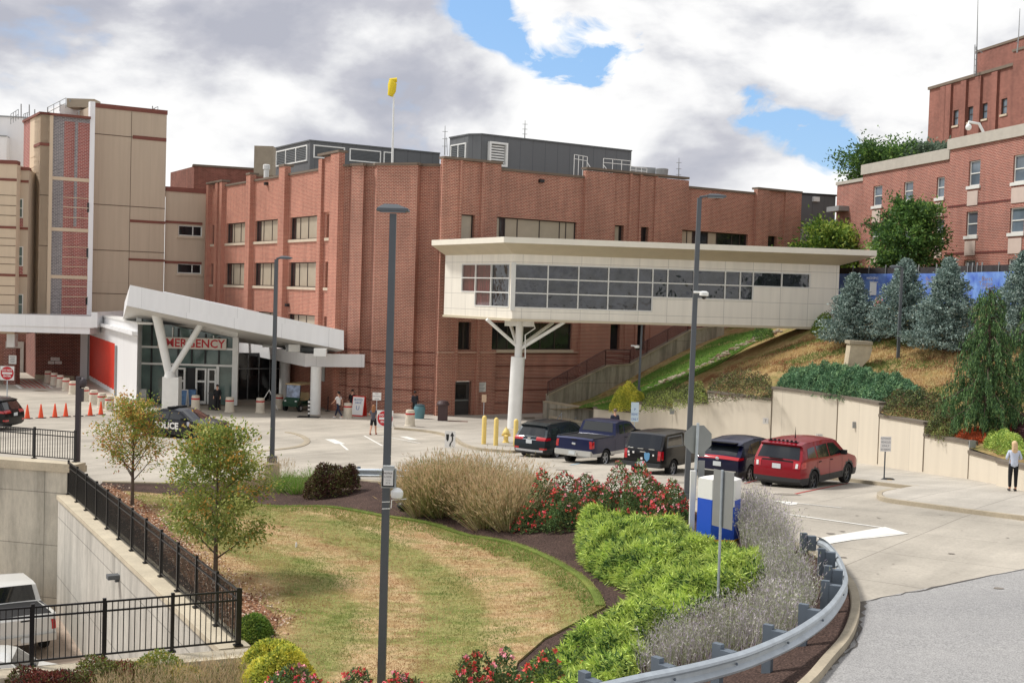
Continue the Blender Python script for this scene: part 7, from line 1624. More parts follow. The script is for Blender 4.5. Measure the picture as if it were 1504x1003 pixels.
m = MB(); m.quad((.86, -.53, .95), (.86, .53, .95), (.8, .53, 1.8), (.8, -.53, 1.8)); m.build('windscreen', glass_mat('cart_screen', C(120, 134, 160), .1, .5, 3), gt)
for sg in (1, -1): m = MB(); m.ball((1.14, sg * .42, .72), (.06, .09, .06)); m.build('headlight', M_lens, gt)
for x in (.85, -.85):
    for sg in (1, -1):
        m = MB(); m.tube([(x, sg * .5, .24), (x, sg * .66, .24)], .24, 16); wv_ = m.build('wheel', M_tyre, gt, True); m = MB(); m.tube([(x, sg * .655, .24), (x, sg * .67, .24)], .13, 12); m.build('rim', M_rim, wv_)
gt.rotation_euler = (0, 0, R(-112)); gt.location = (gc.x - .35, gc.y + 1.6, gc.z)
# ================= people and small things near the entrance =================
M_skin = mat('skin', C(204, 156, 130), .6); M_skind = mat('skin_dark', C(128, 86, 66), .6)
def skin_mesh(name, verts, edges, radii, m, parent, sub=1, root=0):
    me = bpy.data.meshes.new(name); me.from_pydata([tuple(v) for v in verts], edges, []); o = bpy.data.objects.new(name, me); COL.objects.link(o)
    md = o.modifiers.new('skin', 'SKIN'); md.use_smooth_shade = True
    for i, r in enumerate(radii):
        sv = me.skin_vertices[0].data[i]; sv.radius = (r, r) if not hasattr(r, '__len__') else r; sv.use_root = (i == root)
    s2 = o.modifiers.new('sub', 'SUBSURF'); s2.levels = sub; s2.render_levels = sub
    dg = bpy.context.evaluated_depsgraph_get(); me2 = bpy.data.meshes.new_from_object(o.evaluated_get(dg)); bpy.data.objects.remove(o)
    me2.materials.clear(); me2.materials.append(m); p = bpy.data.objects.new(name, me2); COL.objects.link(p)
    if parent: p.parent = parent
    return p
def person(lab, loc, face, H=1.7, top=None, legs=None, hair=None, skinm=M_skin, arms=None, stride=0., hairlen=.12, shorts=False, sleeves='long', skirt=False, shoe=None, cap=False, female=False):
    """x = right, y = forward in body space; face = heading in degrees right of view"""
    t = thing('person', lab, 'person', (0, 0, 0)); k = H / 1.75; st = stride
    V = lambda x, y, z: Vector((x * k, y * k, z * k)); sh = .17 if female else .195
    arms = arms or [((-.24, .0, 1.18), (-.24, .06, .95)), ((.24, .0, 1.18), (.24, .06, .95))]
    v = [V(0, 0, .95), V(0, 0, 1.15), V(0, 0, 1.38), V(0, .0, 1.47), V(0, .01, 1.55), V(0, .02, 1.66)]; r = [(.15, .11), (.135, .1), (.155, .095), (.055, .055), (.05, .055), (.08, .098)]
    e = [(0, 1), (1, 2), (2, 3), (3, 4), (4, 5)]; n = 6
    v.append(V(0, .015, 1.73)); r.append((.06, .075)); e.append((5, 6)); n = 7
    legp = []; armp = []
    for s in (-1, 1):
        f = st * s; hip = V(s * .09, 0, .9); kn = V(s * .1, f * .5 + .02, .5); an = V(s * .1, f - (.1 if f < 0 else 0), .09 + (.04 if f < 0 else 0)); toe = V(s * .11, f + .12, .035); legp.append((hip, kn, an, toe))
        v += [hip, kn, an, toe]; r += [(.09, .095), (.058, .062), (.038, .042), (.038, .03)]; e += [(0, n), (n, n + 1), (n + 1, n + 2), (n + 2, n + 3)]; n += 4
    for i, s in enumerate((-1, 1)):
        el, wr = arms[i]; so_ = V(s * sh, 0, 1.41); el = V(*el); wr = V(*wr); hd = wr + (wr - el).normalized() * .08 * k; armp.append((so_, el, wr, hd))
        v += [so_, el, wr, hd]; r += [.05, .038, .026, .03]; e += [(2, n), (n, n + 1), (n + 1, n + 2), (n + 2, n + 3)]; n += 4
        d = (wr - el).normalized(); sd = d.cross(Vector((0, 1, .2))).normalized(); up = sd.cross(d)
        for q in range(4): a = hd; b = hd + d * .05 * k + sd * (q - 1.5) * .02 * k; c = b + d * .035 * k + up * .012; v += [b, c]; r += [.009, .007]; e += [(n - 1 - 0 if q == 0 else base_, n), (n, n + 1)] if q else [(n - 1, n), (n, n + 1)]; base_ = n - 1 if q == 0 else base_; n += 2
        b = hd + sd * .045 * k * -1 - d * .01; v += [b, b + d * .03 * k]; r += [.01, .008]; e += [(base_, n), (n, n + 1)]; n += 2
    skin_mesh('body', v, e, r, skinm, t, 1)
    # face on the front of the head
    m = MB(); m.ball(V(0, .125, 1.64), (.012, .018, .02), 6, 4); m.build('nose', skinm, t, True)
    for s in (-1, 1): m = MB(); m.ball(V(s * .032, .105, 1.665), (.012, .008, .007), 6, 4); m.build('eye', M_black, t); m = MB(); m.ball(V(s * .085, .01, 1.65), (.012, .02, .03), 6, 4); m.build('ear', skinm, t, True)
    m = MB(); m.box(V(0, .11, 1.605), (.04, .01, .008)); m.build('mouth', mat('lips', C(160, 90, 84), .6), t)
    # hair
    if hair: 
        m = MB(); m.ball(V(0, -.01, 1.70), (.098, .112, .10), 12, 8)
        if hairlen > .14: m.lathe(V(0, -.055, 1.70 - hairlen), [(.05, -.02), (.1, .02), (.105, hairlen * .6), (.09, hairlen)], 12, sy=.62)
        m.build('hair', hair, t, True)
    if top:
        vv = [V(0, 0, .84), V(0, 0, .97), V(0, 0, 1.38), V(0, 0, 1.455), V(0, 0, 1.2)]; rr = [(.185, .15), (.182, .145), (.178, .12), (.075, .07), (.165, .13)]; ee = [(0, 1), (1, 4), (4, 2), (2, 3)]; nn = 5
        for so_, el, wr, hd in armp:
            if sleeves == 'long': vv += [so_, el, el.lerp(wr, .92)]; rr += [.062, .048, .036]; ee += [(2, nn), (nn, nn + 1), (nn + 1, nn + 2)]; nn += 3
            else: vv += [so_, so_.lerp(el, .75)]; rr += [.064, .056]; ee += [(2, nn), (nn, nn + 1)]; nn += 2
        skin_mesh('shirt', vv, ee, rr, top, t, 1)
    if legs:
        vv = [V(0, 0, 1.08), V(0, 0, .95)]; rr = [(.155, .115), (.165, .125)]; ee = [(0, 1)]; nn = 2
        for hip, kn, an, toe in legp:
            if shorts: vv += [hip, hip.lerp(kn, .95)]; rr += [.105, .088]; ee += [(1, nn), (nn, nn + 1)]; nn += 2
            else: vv += [hip, kn, kn.lerp(an, .93)]; rr += [(.102, .106), .074, .058]; ee += [(1, nn), (nn, nn + 1), (nn + 1, nn + 2)]; nn += 3
        skin_mesh('trousers', vv, ee, rr, legs, t, 1)
    for hip, kn, an, toe in legp:
        m = MB(); m.ball((an + toe) / 2 - Vector((0, 0, .02)), (.05 * k, .14 * k, .045 * k), 10, 6); m.build('shoe', shoe or M_black, t, True)
    t.location = loc; t.rotation_euler = (0, 0, -R(face)); return t
M_cl = lambda n, c: mat('cloth_' + n, c, .9, var=.08, scale=6)
g = hit(1487, 721, zroad, .13)
person('blonde woman in a pale top and black trousers on the right pavement', g, 165 - 180 + 20, 1.74, M_cl('pale', C(196, 204, 220)), M_cl('black', C(26, 26, 30)), mat('hair_blonde', C(214, 182, 142), .7, var=.2, scale=20), arms=[((-.26, -.02, 1.16), (-.16, .2, 1.12)), ((.26, -.02, 1.16), (.16, .2, 1.12))], hairlen=.32, female=True)
g = hit(548, 638.5); person('woman with long brown hair in a dark grey top and black shorts walking away', g, 10, 1.66, M_cl('grey', C(78, 78, 86)), M_cl('black', C(26, 26, 30)), mat('hair_brown', C(150, 100, 62), .7, var=.2, scale=20), stride=.22, hairlen=.36, shorts=True, sleeves='short', female=True, arms=[((-.27, -.03, 1.2), (-.2, .2, 1.15)), ((.25, .0, 1.16), (.25, .1, .95))], shoe=mat('shoe_red', C(140, 50, 48), .7))
g = hit(496.5, 614); person('man in a white t-shirt and dark trousers striding beside the red sandwich board', g, -65, 1.72, M_cl('white', C(226, 224, 222)), M_cl('navy', C(38, 42, 62)), mat('hair_black', C(28, 24, 22), .7), stride=.3, sleeves='short', shoe=M_signw, arms=[((-.26, .12, 1.18), (-.24, .3, 1.02)), ((.26, -.12, 1.18), (.25, -.14, .95))])
g = hit(513, 611.5); person('person in black standing behind the barrel by the red sandwich board', (g.x, g.y + 1.3, zroad(0, g.y + 1.3)), 200, 1.68, M_cl('black', C(26, 26, 30)), M_cl('black', C(26, 26, 30)), MATS['hair_black'], M_skin)
g = hit(314, 604); person('person in black behind the tall black podium at the entrance', (g.x, g.y + .9, zroad(0, g.y + .9)), 185, 1.72, M_cl('black', C(26, 26, 30)), M_cl('black', C(26, 26, 30)), MATS['hair_black'])
g = hit(612.5, 611, zroad, .13); person('person in dark clothes standing against the brick wall by the teal bin', (g.x - .2, g.y + .3, g.z), 150, 1.62, M_cl('charcoal', C(48, 50, 58)), M_cl('black', C(26, 26, 30)), MATS['hair_black'], M_skind)
yb = 67.5; c = at_y(903.5, 603, yb); person('man in a dark jacket seen behind the blue pickup before the cream wall', (c.x, c.y, zroad(c.x, c.y) + .13), -20, 1.82, M_cl('suit', C(46, 50, 68)), M_cl('suit', C(46, 50, 68)), mat('hair_grey', C(110, 96, 84), .7))
# sandwich boards, podium and so on
def board(lab, px, py, w, h, m_face, rz, m_fr, yo=0., txt=None, tm_=None):
    g = hit(px, py); t = thing('sandwich_board', lab, 'sign', (0, 0, 0))
    for s in (1, -1):
        m = MB(); m.obox((-w / 2, s * .28, 0), (w, 0, 0), (0, .03, 0), (0, -s * .24, h)); b = m.build('board', m_fr, t)
        m = MB(); d = -.004 if s < 0 else .034; m.quad((-w / 2 + .04, s * .28 - .012 * (1 if s < 0 else -3), .1), (w / 2 - .04, s * .28 - .012 * (1 if s < 0 else -3), .1), (w / 2 - .04, s * .05 - .004 * (1 if s < 0 else -9), h - .06), (-w / 2 + .04, s * .05 - .004 * (1 if s < 0 else -9), h - .06)); m.build('poster', m_face, b)
        if txt and s < 0:
            n = Vector((0, .24, h)).normalized()
            for i, (q, sz, zz) in enumerate(txt): m = MB(); text_mb(m, q, Vector((0, -.28 + .24 * zz / h - .02, zz)), (1, 0, 0), n, sz, maxw=w * .75); m.build('lettering', tm_, b)
    t.location = (g.x, g.y + yo, g.z); t.rotation_euler = (0, 0, rz)
mat('poster_blue', C(62, 104, 158), .5, col2=C(110, 150, 190), scale=5)
board('left one of the two blue sandwich boards by the entrance doors', 267.5, 597, .8, 1.2, MATS['poster_blue'], -.15, M_signw)
board('right one of the two blue sandwich boards by the entrance doors', 279.5, 596, .8, 1.2, MATS['poster_blue'], .2, M_black)
board('red framed sandwich board with a white blue lettered poster', 527, 611, .9, 1.35, M_signw, -.35, mat('board_red', C(206, 52, 40), .5), txt=[('BLOOD', .18, 1.1), ('DRIVE', .18, .9), ('U', .4, .55)], tm_=MATS['sign_blue'])
g = hit(307, 602); m = MB(); m.box((0, 0, .55), (.72, .5, 1.1)); t = thing('podium', 'tall plain black podium before the entrance doors', 'podium', (0, 0, 0)); m.build('podium_body', M_black, t); m = MB(); m.box((0, -.02, 1.13), (.8, .58, .05)); m.build('podium_top', M_clad, t); t.location = (g.x + .3, g.y + .3, g.z)
for px, lab, col in ((321, 'left blue banner panel beside the right entrance column', C(74, 108, 168)), (331, 'right blue banner panel beside the right entrance column', C(88, 92, 170))):
    g = hit(px, 587); t = thing('banner_stand', lab, 'banner', (g.x, g.y, g.z), group='blue banner panels'); m = MB(); m.box((g.x, g.y, g.z + .95), (.5, .05, 1.7)); m.build('banner_panel', mat('banner%d' % px, col, .5, var=.15, scale=3), t); m = MB(); m.box((g.x, g.y, g.z + .04), (.5, .35, .08)); m.build('stand_base', M_black, t)
g = hit(453.5, 612.5); t = thing('delineator_post', 'black and white striped post on a black rubber base by the front column', 'post', tuple(g)); m = MB(); m.box(g + Vector((0, 0, .02)), (1.4, .9, .04)); m.build('base', M_black, t)
m = MB(); m.tube([g, g + Vector((0, 0, 1.15))], .07, 10); p_ = m.build('post', M_black, t, True); m = MB()
for k in range(4): m.tube([g + Vector((0, 0, .2 + k * .25)), g + Vector((0, 0, .32 + k * .25))], .074, 10)
m.build('white_band', M_signw, p_, split=True)
g = hit(481.5, 604); t = thing('queue_post', 'thin black queue post beside the brick wall', 'post', tuple(g)); m = MB(); m.tube([g, g + Vector((0, 0, 1.05))], .035, 8); m.build('post', M_black, t); m = MB(); m.lathe(g, [(.2, 0), (.18, .03), (.03, .05)], 14); m.build('base', M_black, t)
def wheelchair():
    t = thing('wheelchair', '', 'wheelchair', (0, 0, 0), group='wheelchairs parked under the side canopy')
    for s in (1, -1):
        m = MB(); m.tube([(s * .3, .3 * math.cos(a), .3 + .3 * math.sin(a)) for a in [2 * math.pi * k / 16 for k in range(17)]], .02, 5, False)
        for k in range(6): a = math.pi * k / 6; m.tube([(s * .3, .3 * math.cos(a), .3 + .3 * math.sin(a)), (s * .3, -.3 * math.cos(a), .3 - .3 * math.sin(a))], .004, 3, False)
        m.build('wheel', M_tyre, t); m = MB(); m.tube([(s * .24, -.3, .1), (s * .24, -.28, .95), (s * .24, -.42, .97)], .015, 5); m.tube([(s * .26, -.28, .65), (s * .26, .2, .65), (s * .24, .35, .1)], .015, 5); m.build('side_frame', M_black, t)
        m = MB(); m.tube([(s * .22, .35, .07), (s * .25, .35, .07)], .07, 10); m.build('castor', M_tyre, t)
    m = MB(); m.box((0, 0, .48), (.46, .5, .05)); m.build('seat', M_black, t); m = MB(); m.box((0, -.27, .75), (.46, .04, .42)); m.build('backrest', M_black, t); return t
w0 = wheelchair(); g = hit(378, 590)
w0.location = (g.x, g.y + 1.4, g.z); w0.rotation_euler = (0, 0, .9); w0['label'] = 'black wheelchair nearest to the barrel, left end of the parked wheelchairs'
for dx, dy, rz, lab in ((.8, 1.3, 1.0, 'second black wheelchair from the left under the side canopy'), (1.6, 1.5, 1.2, 'third black wheelchair, right of the middle one'), (-2.6, 5.2, 1.4, 'black wheelchair in the shadow left of the round column'), (-3.6, 5.6, .4, 'farthest left black wheelchair by the lobby glass')): copy_thing(w0, lab, (g.x + dx, g.y + dy, g.z - .02), rz)
g = hit(397, 602); m = MB()
m.tube([g + Vector((-.9, 0, 0)), g + Vector((-.2, .5, 1.35))], .03, 5); m.tube([g + Vector((.5, 0.1, 0)), g + Vector((-.2, .5, 1.35))], .03, 5); tag(m.build('easel', M_signw), 'thin white easel frame beside the parked wheelchairs', 'easel')
# ================= vegetation =================
def leafmat(name, col, t=.25, var=.25, rough=.65): return mat(name, tuple(min(.85, c * 1.3) for c in col), rough, var=var, scale=1.3, transl=t, spec=.3)
def rnd(n, s=1.): return rng.normal(0, s, (n, 3))
def unit(a): return a / (np.linalg.norm(a, axis=1, keepdims=True) + 1e-9)
class Leaves:
    def __init__(s): s.V = []; s.M = []
    def add(s, P, D, L, W, mi=0, tri=False, bend=0.):
        n = len(P); D = unit(D); Sd = unit(np.cross(D, rnd(n))); L = np.broadcast_to(np.asarray(L, float), (n,))[:, None]; W = np.broadcast_to(np.asarray(W, float), (n,))[:, None]
        tip = P + D * L; tip[:, 2] -= bend * L[:, 0]
        a, b = (P + Sd * W / 2, P - Sd * W / 2) if tri else (P + D * L * .45 + Sd * W / 2, P + D * L * .45 - Sd * W / 2)
        q = np.stack([P - Sd * W * .5 if tri else P, a, tip, b], 1) if not tri else np.stack([b, a, tip, tip], 1)
        s.V.append((q, tri)); s.M.append(np.broadcast_to(np.asarray(mi), (n,)).astype(np.int32))
    def build(s, name, mats, parent=None, off=None, **tags):
        vs = []; ls = []; tot = []; mi = []; o = 0; lv = []
        for (q, tri), m in zip(s.V, s.M):
            k = 3 if tri else 4; n = len(q); v = q[:, :k].reshape(-1, 3); vs.append(v); lv.append(np.arange(o, o + n * k)); tot.append(np.full(n, k)); mi.append(m); o += n * k
        v = np.concatenate(vs); org = np.array(off if off is not None else (0, 0, 0)); v = v - org
        me = bpy.data.meshes.new(name); me.vertices.add(len(v)); me.vertices.foreach_set('co', v.astype(np.float32).ravel()); li = np.concatenate(lv).astype(np.int32); me.loops.add(len(li)); me.loops.foreach_set('vertex_index', li)
        tot = np.concatenate(tot).astype(np.int32); me.polygons.add(len(tot)); me.polygons.foreach_set('loop_start', (np.cumsum(tot) - tot).astype(np.int32)); 
        try: me.polygons.foreach_set('loop_total', tot)
        except Exception: pass
        for m in (mats if isinstance(mats, (list, tuple)) else [mats]): me.materials.append(m)
        me.polygons.foreach_set('material_index', np.concatenate(mi)); me.update(calc_edges=True); me.validate()
        ob = bpy.data.objects.new(name, me); COL.objects.link(ob)
        if parent is not None: ob.parent = parent
        else: ob.location = org
        for k, x in tags.items(): ob[k] = x
        return ob
M_bark = mat('bark', C(96, 82, 70), .9, var=.3, scale=6, bump=.4)
def branches(mb, base, h, r, spread, nb, lean=(0, 0), up=.7, lo=.25, sub=3):
    """trunk and limbs; returns the twig end points"""
    base = Vector(base); tips = []; tr = [base + Vector((lean[0] * u * u, lean[1] * u * u, h * u)) + Vector((random.gauss(0, .02), random.gauss(0, .02), 0)) * h * .3 * u for u in np.linspace(0, 1, 8)]
    mb.tube(tr, [r * (1 - .85 * u) for u in np.linspace(0, 1, 8)], 8)
    for k in range(nb):
        u = lo + (1 - lo) * (k + .5) / nb; i = min(6, int(u * 7)); p = tr[i].lerp(tr[i + 1], u * 7 - i); a = k * 2.4 + random.uniform(-.4, .4)
        L = spread * (1.0 - .75 * abs(u - .45) ** 1.2) * random.uniform(.75, 1.1) * (1.15 - .5 * u); d = Vector((math.cos(a), math.sin(a), up + random.uniform(-.1, .25))).normalized()
        q = [p, p + d * L * .5 + Vector((0, 0, .03 * L)), p + d * L + Vector((0, 0, .14 * L))]; rr = r * .42 * (1 - .6 * u); mb.tube(q, [rr, rr * .6, rr * .2], 5, False)
        for j in range(sub):
            w = .35 + .6 * j / max(1, sub - 1) if sub > 1 else .8; s0 = q[0].lerp(q[2], w); dd = (d + Vector((random.gauss(0, .55), random.gauss(0, .55), random.gauss(.1, .3)))).normalized(); e = s0 + dd * L * .38
            mb.tube([s0, e], [rr * .35, rr * .12], 4, False); tips += [s0.lerp(e, .5), e]
        tips.append(q[2])
    tips += tr[-2:]
    return tips
def tree(lab, base, h, spread, nb, nleaf, size, mats, wts, r=.08, lean=(0, 0), up=.7, lo=.25, clump=.35, name='tree', bark=M_bark, sub=3, group=None, env=None):
    t = thing(name, lab, 'tree', tuple(base), group=group); mb = MB(); tips = branches(mb, base, h, r, spread, nb, lean, up, lo, sub); mb.build('trunk', bark, t, True)
    T = np.array([tuple(p) for p in tips]); n = nleaf; idx = rng.integers(0, len(T), n); 
    jit = rnd(n, 1.) * clump * np.array([1, 1, .7]) * rng.uniform(.3, 1.1, (n, 1)); P = T[idx] + jit; ctr = np.array([base[0] + lean[0] * .4, base[1] + lean[1] * .4, base[2] + h * .55])
    D = unit(P - ctr) * .7 + rnd(n, .6) + np.array([0, 0, -.15]); L = Leaves(); cm = rng.choice(len(mats), len(T), p=wts); mi = np.where(rng.random(n) < .65, cm[idx], rng.choice(len(mats), n, p=wts))
    L.add(P, D, rng.uniform(.7, 1.3, n) * size, size * .5, mi); L.build('crown', mats, t, base); return t
GR = [leafmat('leaf_green', C(96, 122, 48)), leafmat('leaf_dark', C(62, 88, 38)), leafmat('leaf_light', C(138, 154, 70))]
FALL = [leafmat('leaf_ochre', C(170, 132, 66)), leafmat('leaf_rust', C(150, 96, 58)), leafmat('leaf_olive', C(120, 126, 62)), leafmat('leaf_yellow', C(184, 166, 88))]
# two small trees on the near lawn
b = hit(194, 745, zisl); yy = b.y
g = tree('young tree with thin yellow and rust foliage left of the lawn', (b.x, b.y, b.z), (745 - 580) / FPX * yy * .84, 1.35, 26, 7000, .095, FALL + GR[:1], [.2, .1, .35, .15, .2], .07, up=.95, lo=.27, clump=.25, sub=4)
b = hit(316, 858, zisl); yy = b.y
g = tree('young tree with green lower and rusty upper foliage on the lawn by the fence', (b.x, b.y, b.z), (858 - 612) / FPX * yy * .86, 1.45, 24, 13000, .1, [leafmat('leaf_fresh', C(120, 132, 64)), leafmat('leaf_mid', C(94, 110, 54)), FALL[0], FALL[2], leafmat('leaf_lime', C(154, 158, 90))], [.30, .26, .12, .18, .14], .07, up=.55, lo=.16, clump=.26, sub=4)
# trees around the dormitory
DG = [leafmat('maple_dark', C(52, 78, 40)), leafmat('maple_mid', C(74, 104, 50)), leafmat('maple_light', C(108, 136, 66))]
b = at_y(1332, 425, 78.5); tree('large dark green maple in front of the dormitory behind the blue fence', (b.x, b.y, b.z - .6), 5.6, 2.5, 44, 17000, .24, DG, [.4, .4, .2], .16, up=.35, lo=.12, clump=.36, sub=4, lean=(.3, 0))
b = at_y(1215, 470, 96); tree('paler bushy tree rising behind the right end of the footbridge', (b.x, b.y, b.z), 6.4, 3.2, 34, 9000, .3, GR, [.4, .3, .3], .16, up=.8, lo=.2, clump=.55)
b = at_y(1247, 470, 98); tree('second pale tree close to the dormitory end wall', (b.x, b.y, b.z), 5.6, 2.2, 26, 6000, .3, GR, [.35, .35, .3], .14, up=.7, lo=.2, clump=.5)
b = at_y(1300, 330, 106); tree('dark green tree showing above the dormitory roof', (b.x, b.y, b.z), 5.6, 4.2, 40, 12000, .30, DG, [.5, .35, .15], .25, up=.5, lo=.3, clump=.6)
b = at_y(1368, 306, 104); CD = [leafmat('cedar_grey', C(104, 118, 100)), leafmat('cedar_dark', C(70, 88, 72))]
tree('grey green cedar with level branches between dormitory roof and tower', (b.x, b.y, b.z), 4.9, 3.2, 26, 8000, .34, CD, [.6, .4], .2, up=.05, lo=.4, clump=.35, name='cedar_tree')
# ---- blue spruces ----
SP = [leafmat('spruce_blue', C(118, 136, 130), .1), leafmat('spruce_pale', C(168, 182, 174), .1), leafmat('spruce_deep', C(66, 84, 76), .1)]
def spruce(lab, base, h, rad, n=15000):
    t = thing('blue_spruce', lab, 'tree', tuple(base), group='blue spruces on the hillside'); base = np.array(base); m = MB(); m.tube([tuple(base - [0, 0, .3]), tuple(base + [0, 0, h * .98])], [.14, .01], 7); m.build('trunk', M_bark, t, True)
    nb = int(h * 46); L = Leaves(); P = []; D = []; LL = []
    core = MB()
    for k in range(nb):
        u = (k + rng.random()) / nb; z = h * (.03 + .95 * u); a = k * 2.39996 + rng.normal(0, .2); R_ = rad * (1 - u) ** .9 * rng.uniform(.82, 1.12) * (.82 + .28 * abs(math.sin(u * h * 2.3 + base[0]))) + .06; up = -.12 + .5 * u
        m2 = int(10 + R_ * 34)
        s = rng.random(m2) ** .6; q = base + np.array([0, 0, z]) + np.stack([np.cos(a) * s * R_, np.sin(a) * s * R_, s * R_ * up * .7 + .1 * s * s * R_], 1)
        sp = rnd(m2, .075 + .05 * R_) * np.array([1, 1, .4]); d = np.stack([np.full(m2, np.cos(a)), np.full(m2, np.sin(a)), np.full(m2, up + .25)], 1) + rnd(m2, .55)
        P.append(q + sp); D.append(d)
    P = np.concatenate(P); D = np.concatenate(D); n = len(P); rep = 4; P = np.repeat(P, rep, 0); D = np.repeat(D, rep, 0) + rnd(n * rep, .5)
    rr = np.hypot(P[:, 0] - base[0], P[:, 1] - base[1]); L.add(P, D, rng.uniform(.10, .18, len(P)), .05, rng.choice(3, len(P), p=[.5, .25, .25]), tri=False); L.build('crown', SP, t, tuple(base)); return t
for px, py, ptop, y0, hwp, lab in ((1251, 505, 401, 70.5, 36, 'first blue spruce from the left, above the concrete headwall'), (1326, 498, 380, 68, 40, 'second blue spruce from the left, behind the slim lamp post'), (1389, 515, 378, 64, 44, 'third blue spruce, just left of the drooping conifer'), (1500, 505, 368, 60, 46, 'tallest blue spruce cut off by the right edge')):
    c = hit(px, py, zhill); y = c.y; spruce(lab, (c.x, y, c.z), (py - ptop) / FPX * y, hwp / FPX * y * 1.34)
# ---- weeping conifers ----
WP = [leafmat('weep_green', C(76, 104, 62), .1), leafmat('weep_light', C(104, 132, 82), .1), leafmat('weep_dark', C(42, 68, 44), .1)]
def weeping(lab, base, h, rad, nb):
    t = thing('weeping_cedar', lab, 'tree', tuple(base), group='weeping conifers'); base = np.array(base); mb = MB(); mb.tube([tuple(base), tuple(base + [.1, 0, h * .5]), tuple(base + [-.05, 0, h])], [.13, .08, .02], 7); L = Leaves()
    for k in range(nb):
        u = .1 + .9 * (k + rng.random()) / nb; z = h * u; a = k * 2.4 + rng.normal(0, .3); R_ = rad * (1.02 - u) ** .62 * rng.uniform(.45, 1.15) * (1 if u > .25 else .8 + u) + .12
        p0 = base + [0, 0, z]; d = np.array([np.cos(a), np.sin(a), 0]); mid = p0 + d * R_ * .55 + [0, 0, .18 * R_]; e = p0 + d * R_ + [0, 0, -.1 * R_]; mb.tube([tuple(p0), tuple(mid), tuple(e)], [.03, .02, .01], 4, False)
        ns = int(7 + R_ * 16)
        for j in range(ns):
            w = rng.random() ** .7; q = p0 + (mid - p0) * min(1, w * 2) if w < .5 else mid + (e - mid) * (w * 2 - 1); q = q + rnd(1, .07)[0]; hang = rng.uniform(.25, .75) * (.5 + .7 * (1 - u)); m2 = int(hang * 34)
            s = np.linspace(0, 1, m2)[:, None]; P = q + np.array([[0, 0, -1]]) * s * hang + d * .06 * s + rnd(m2, .02); D = np.array([[0, 0, -1.]]) + rnd(m2, .28); L.add(P, D, rng.uniform(.08, .17, m2), .04, rng.choice(3, m2, p=[.5, .22, .28]))
    mb.build('trunk', M_bark, t, True); L.build('crown', WP, t, tuple(base)); return t
for px, py, ptop, y_, hwp, nb, lab in ((1445, 642, 422, 0, 64, 95, 'large drooping green conifer above the red mulch bed'), (1512, 590, 440, 0, 42, 60, 'second drooping conifer partly out of view at the right edge')):
    c = hit(px, py, zhill); y = c.y; weeping(lab, (c.x, y, c.z), (py - ptop) / FPX * y, hwp / FPX * y, nb)
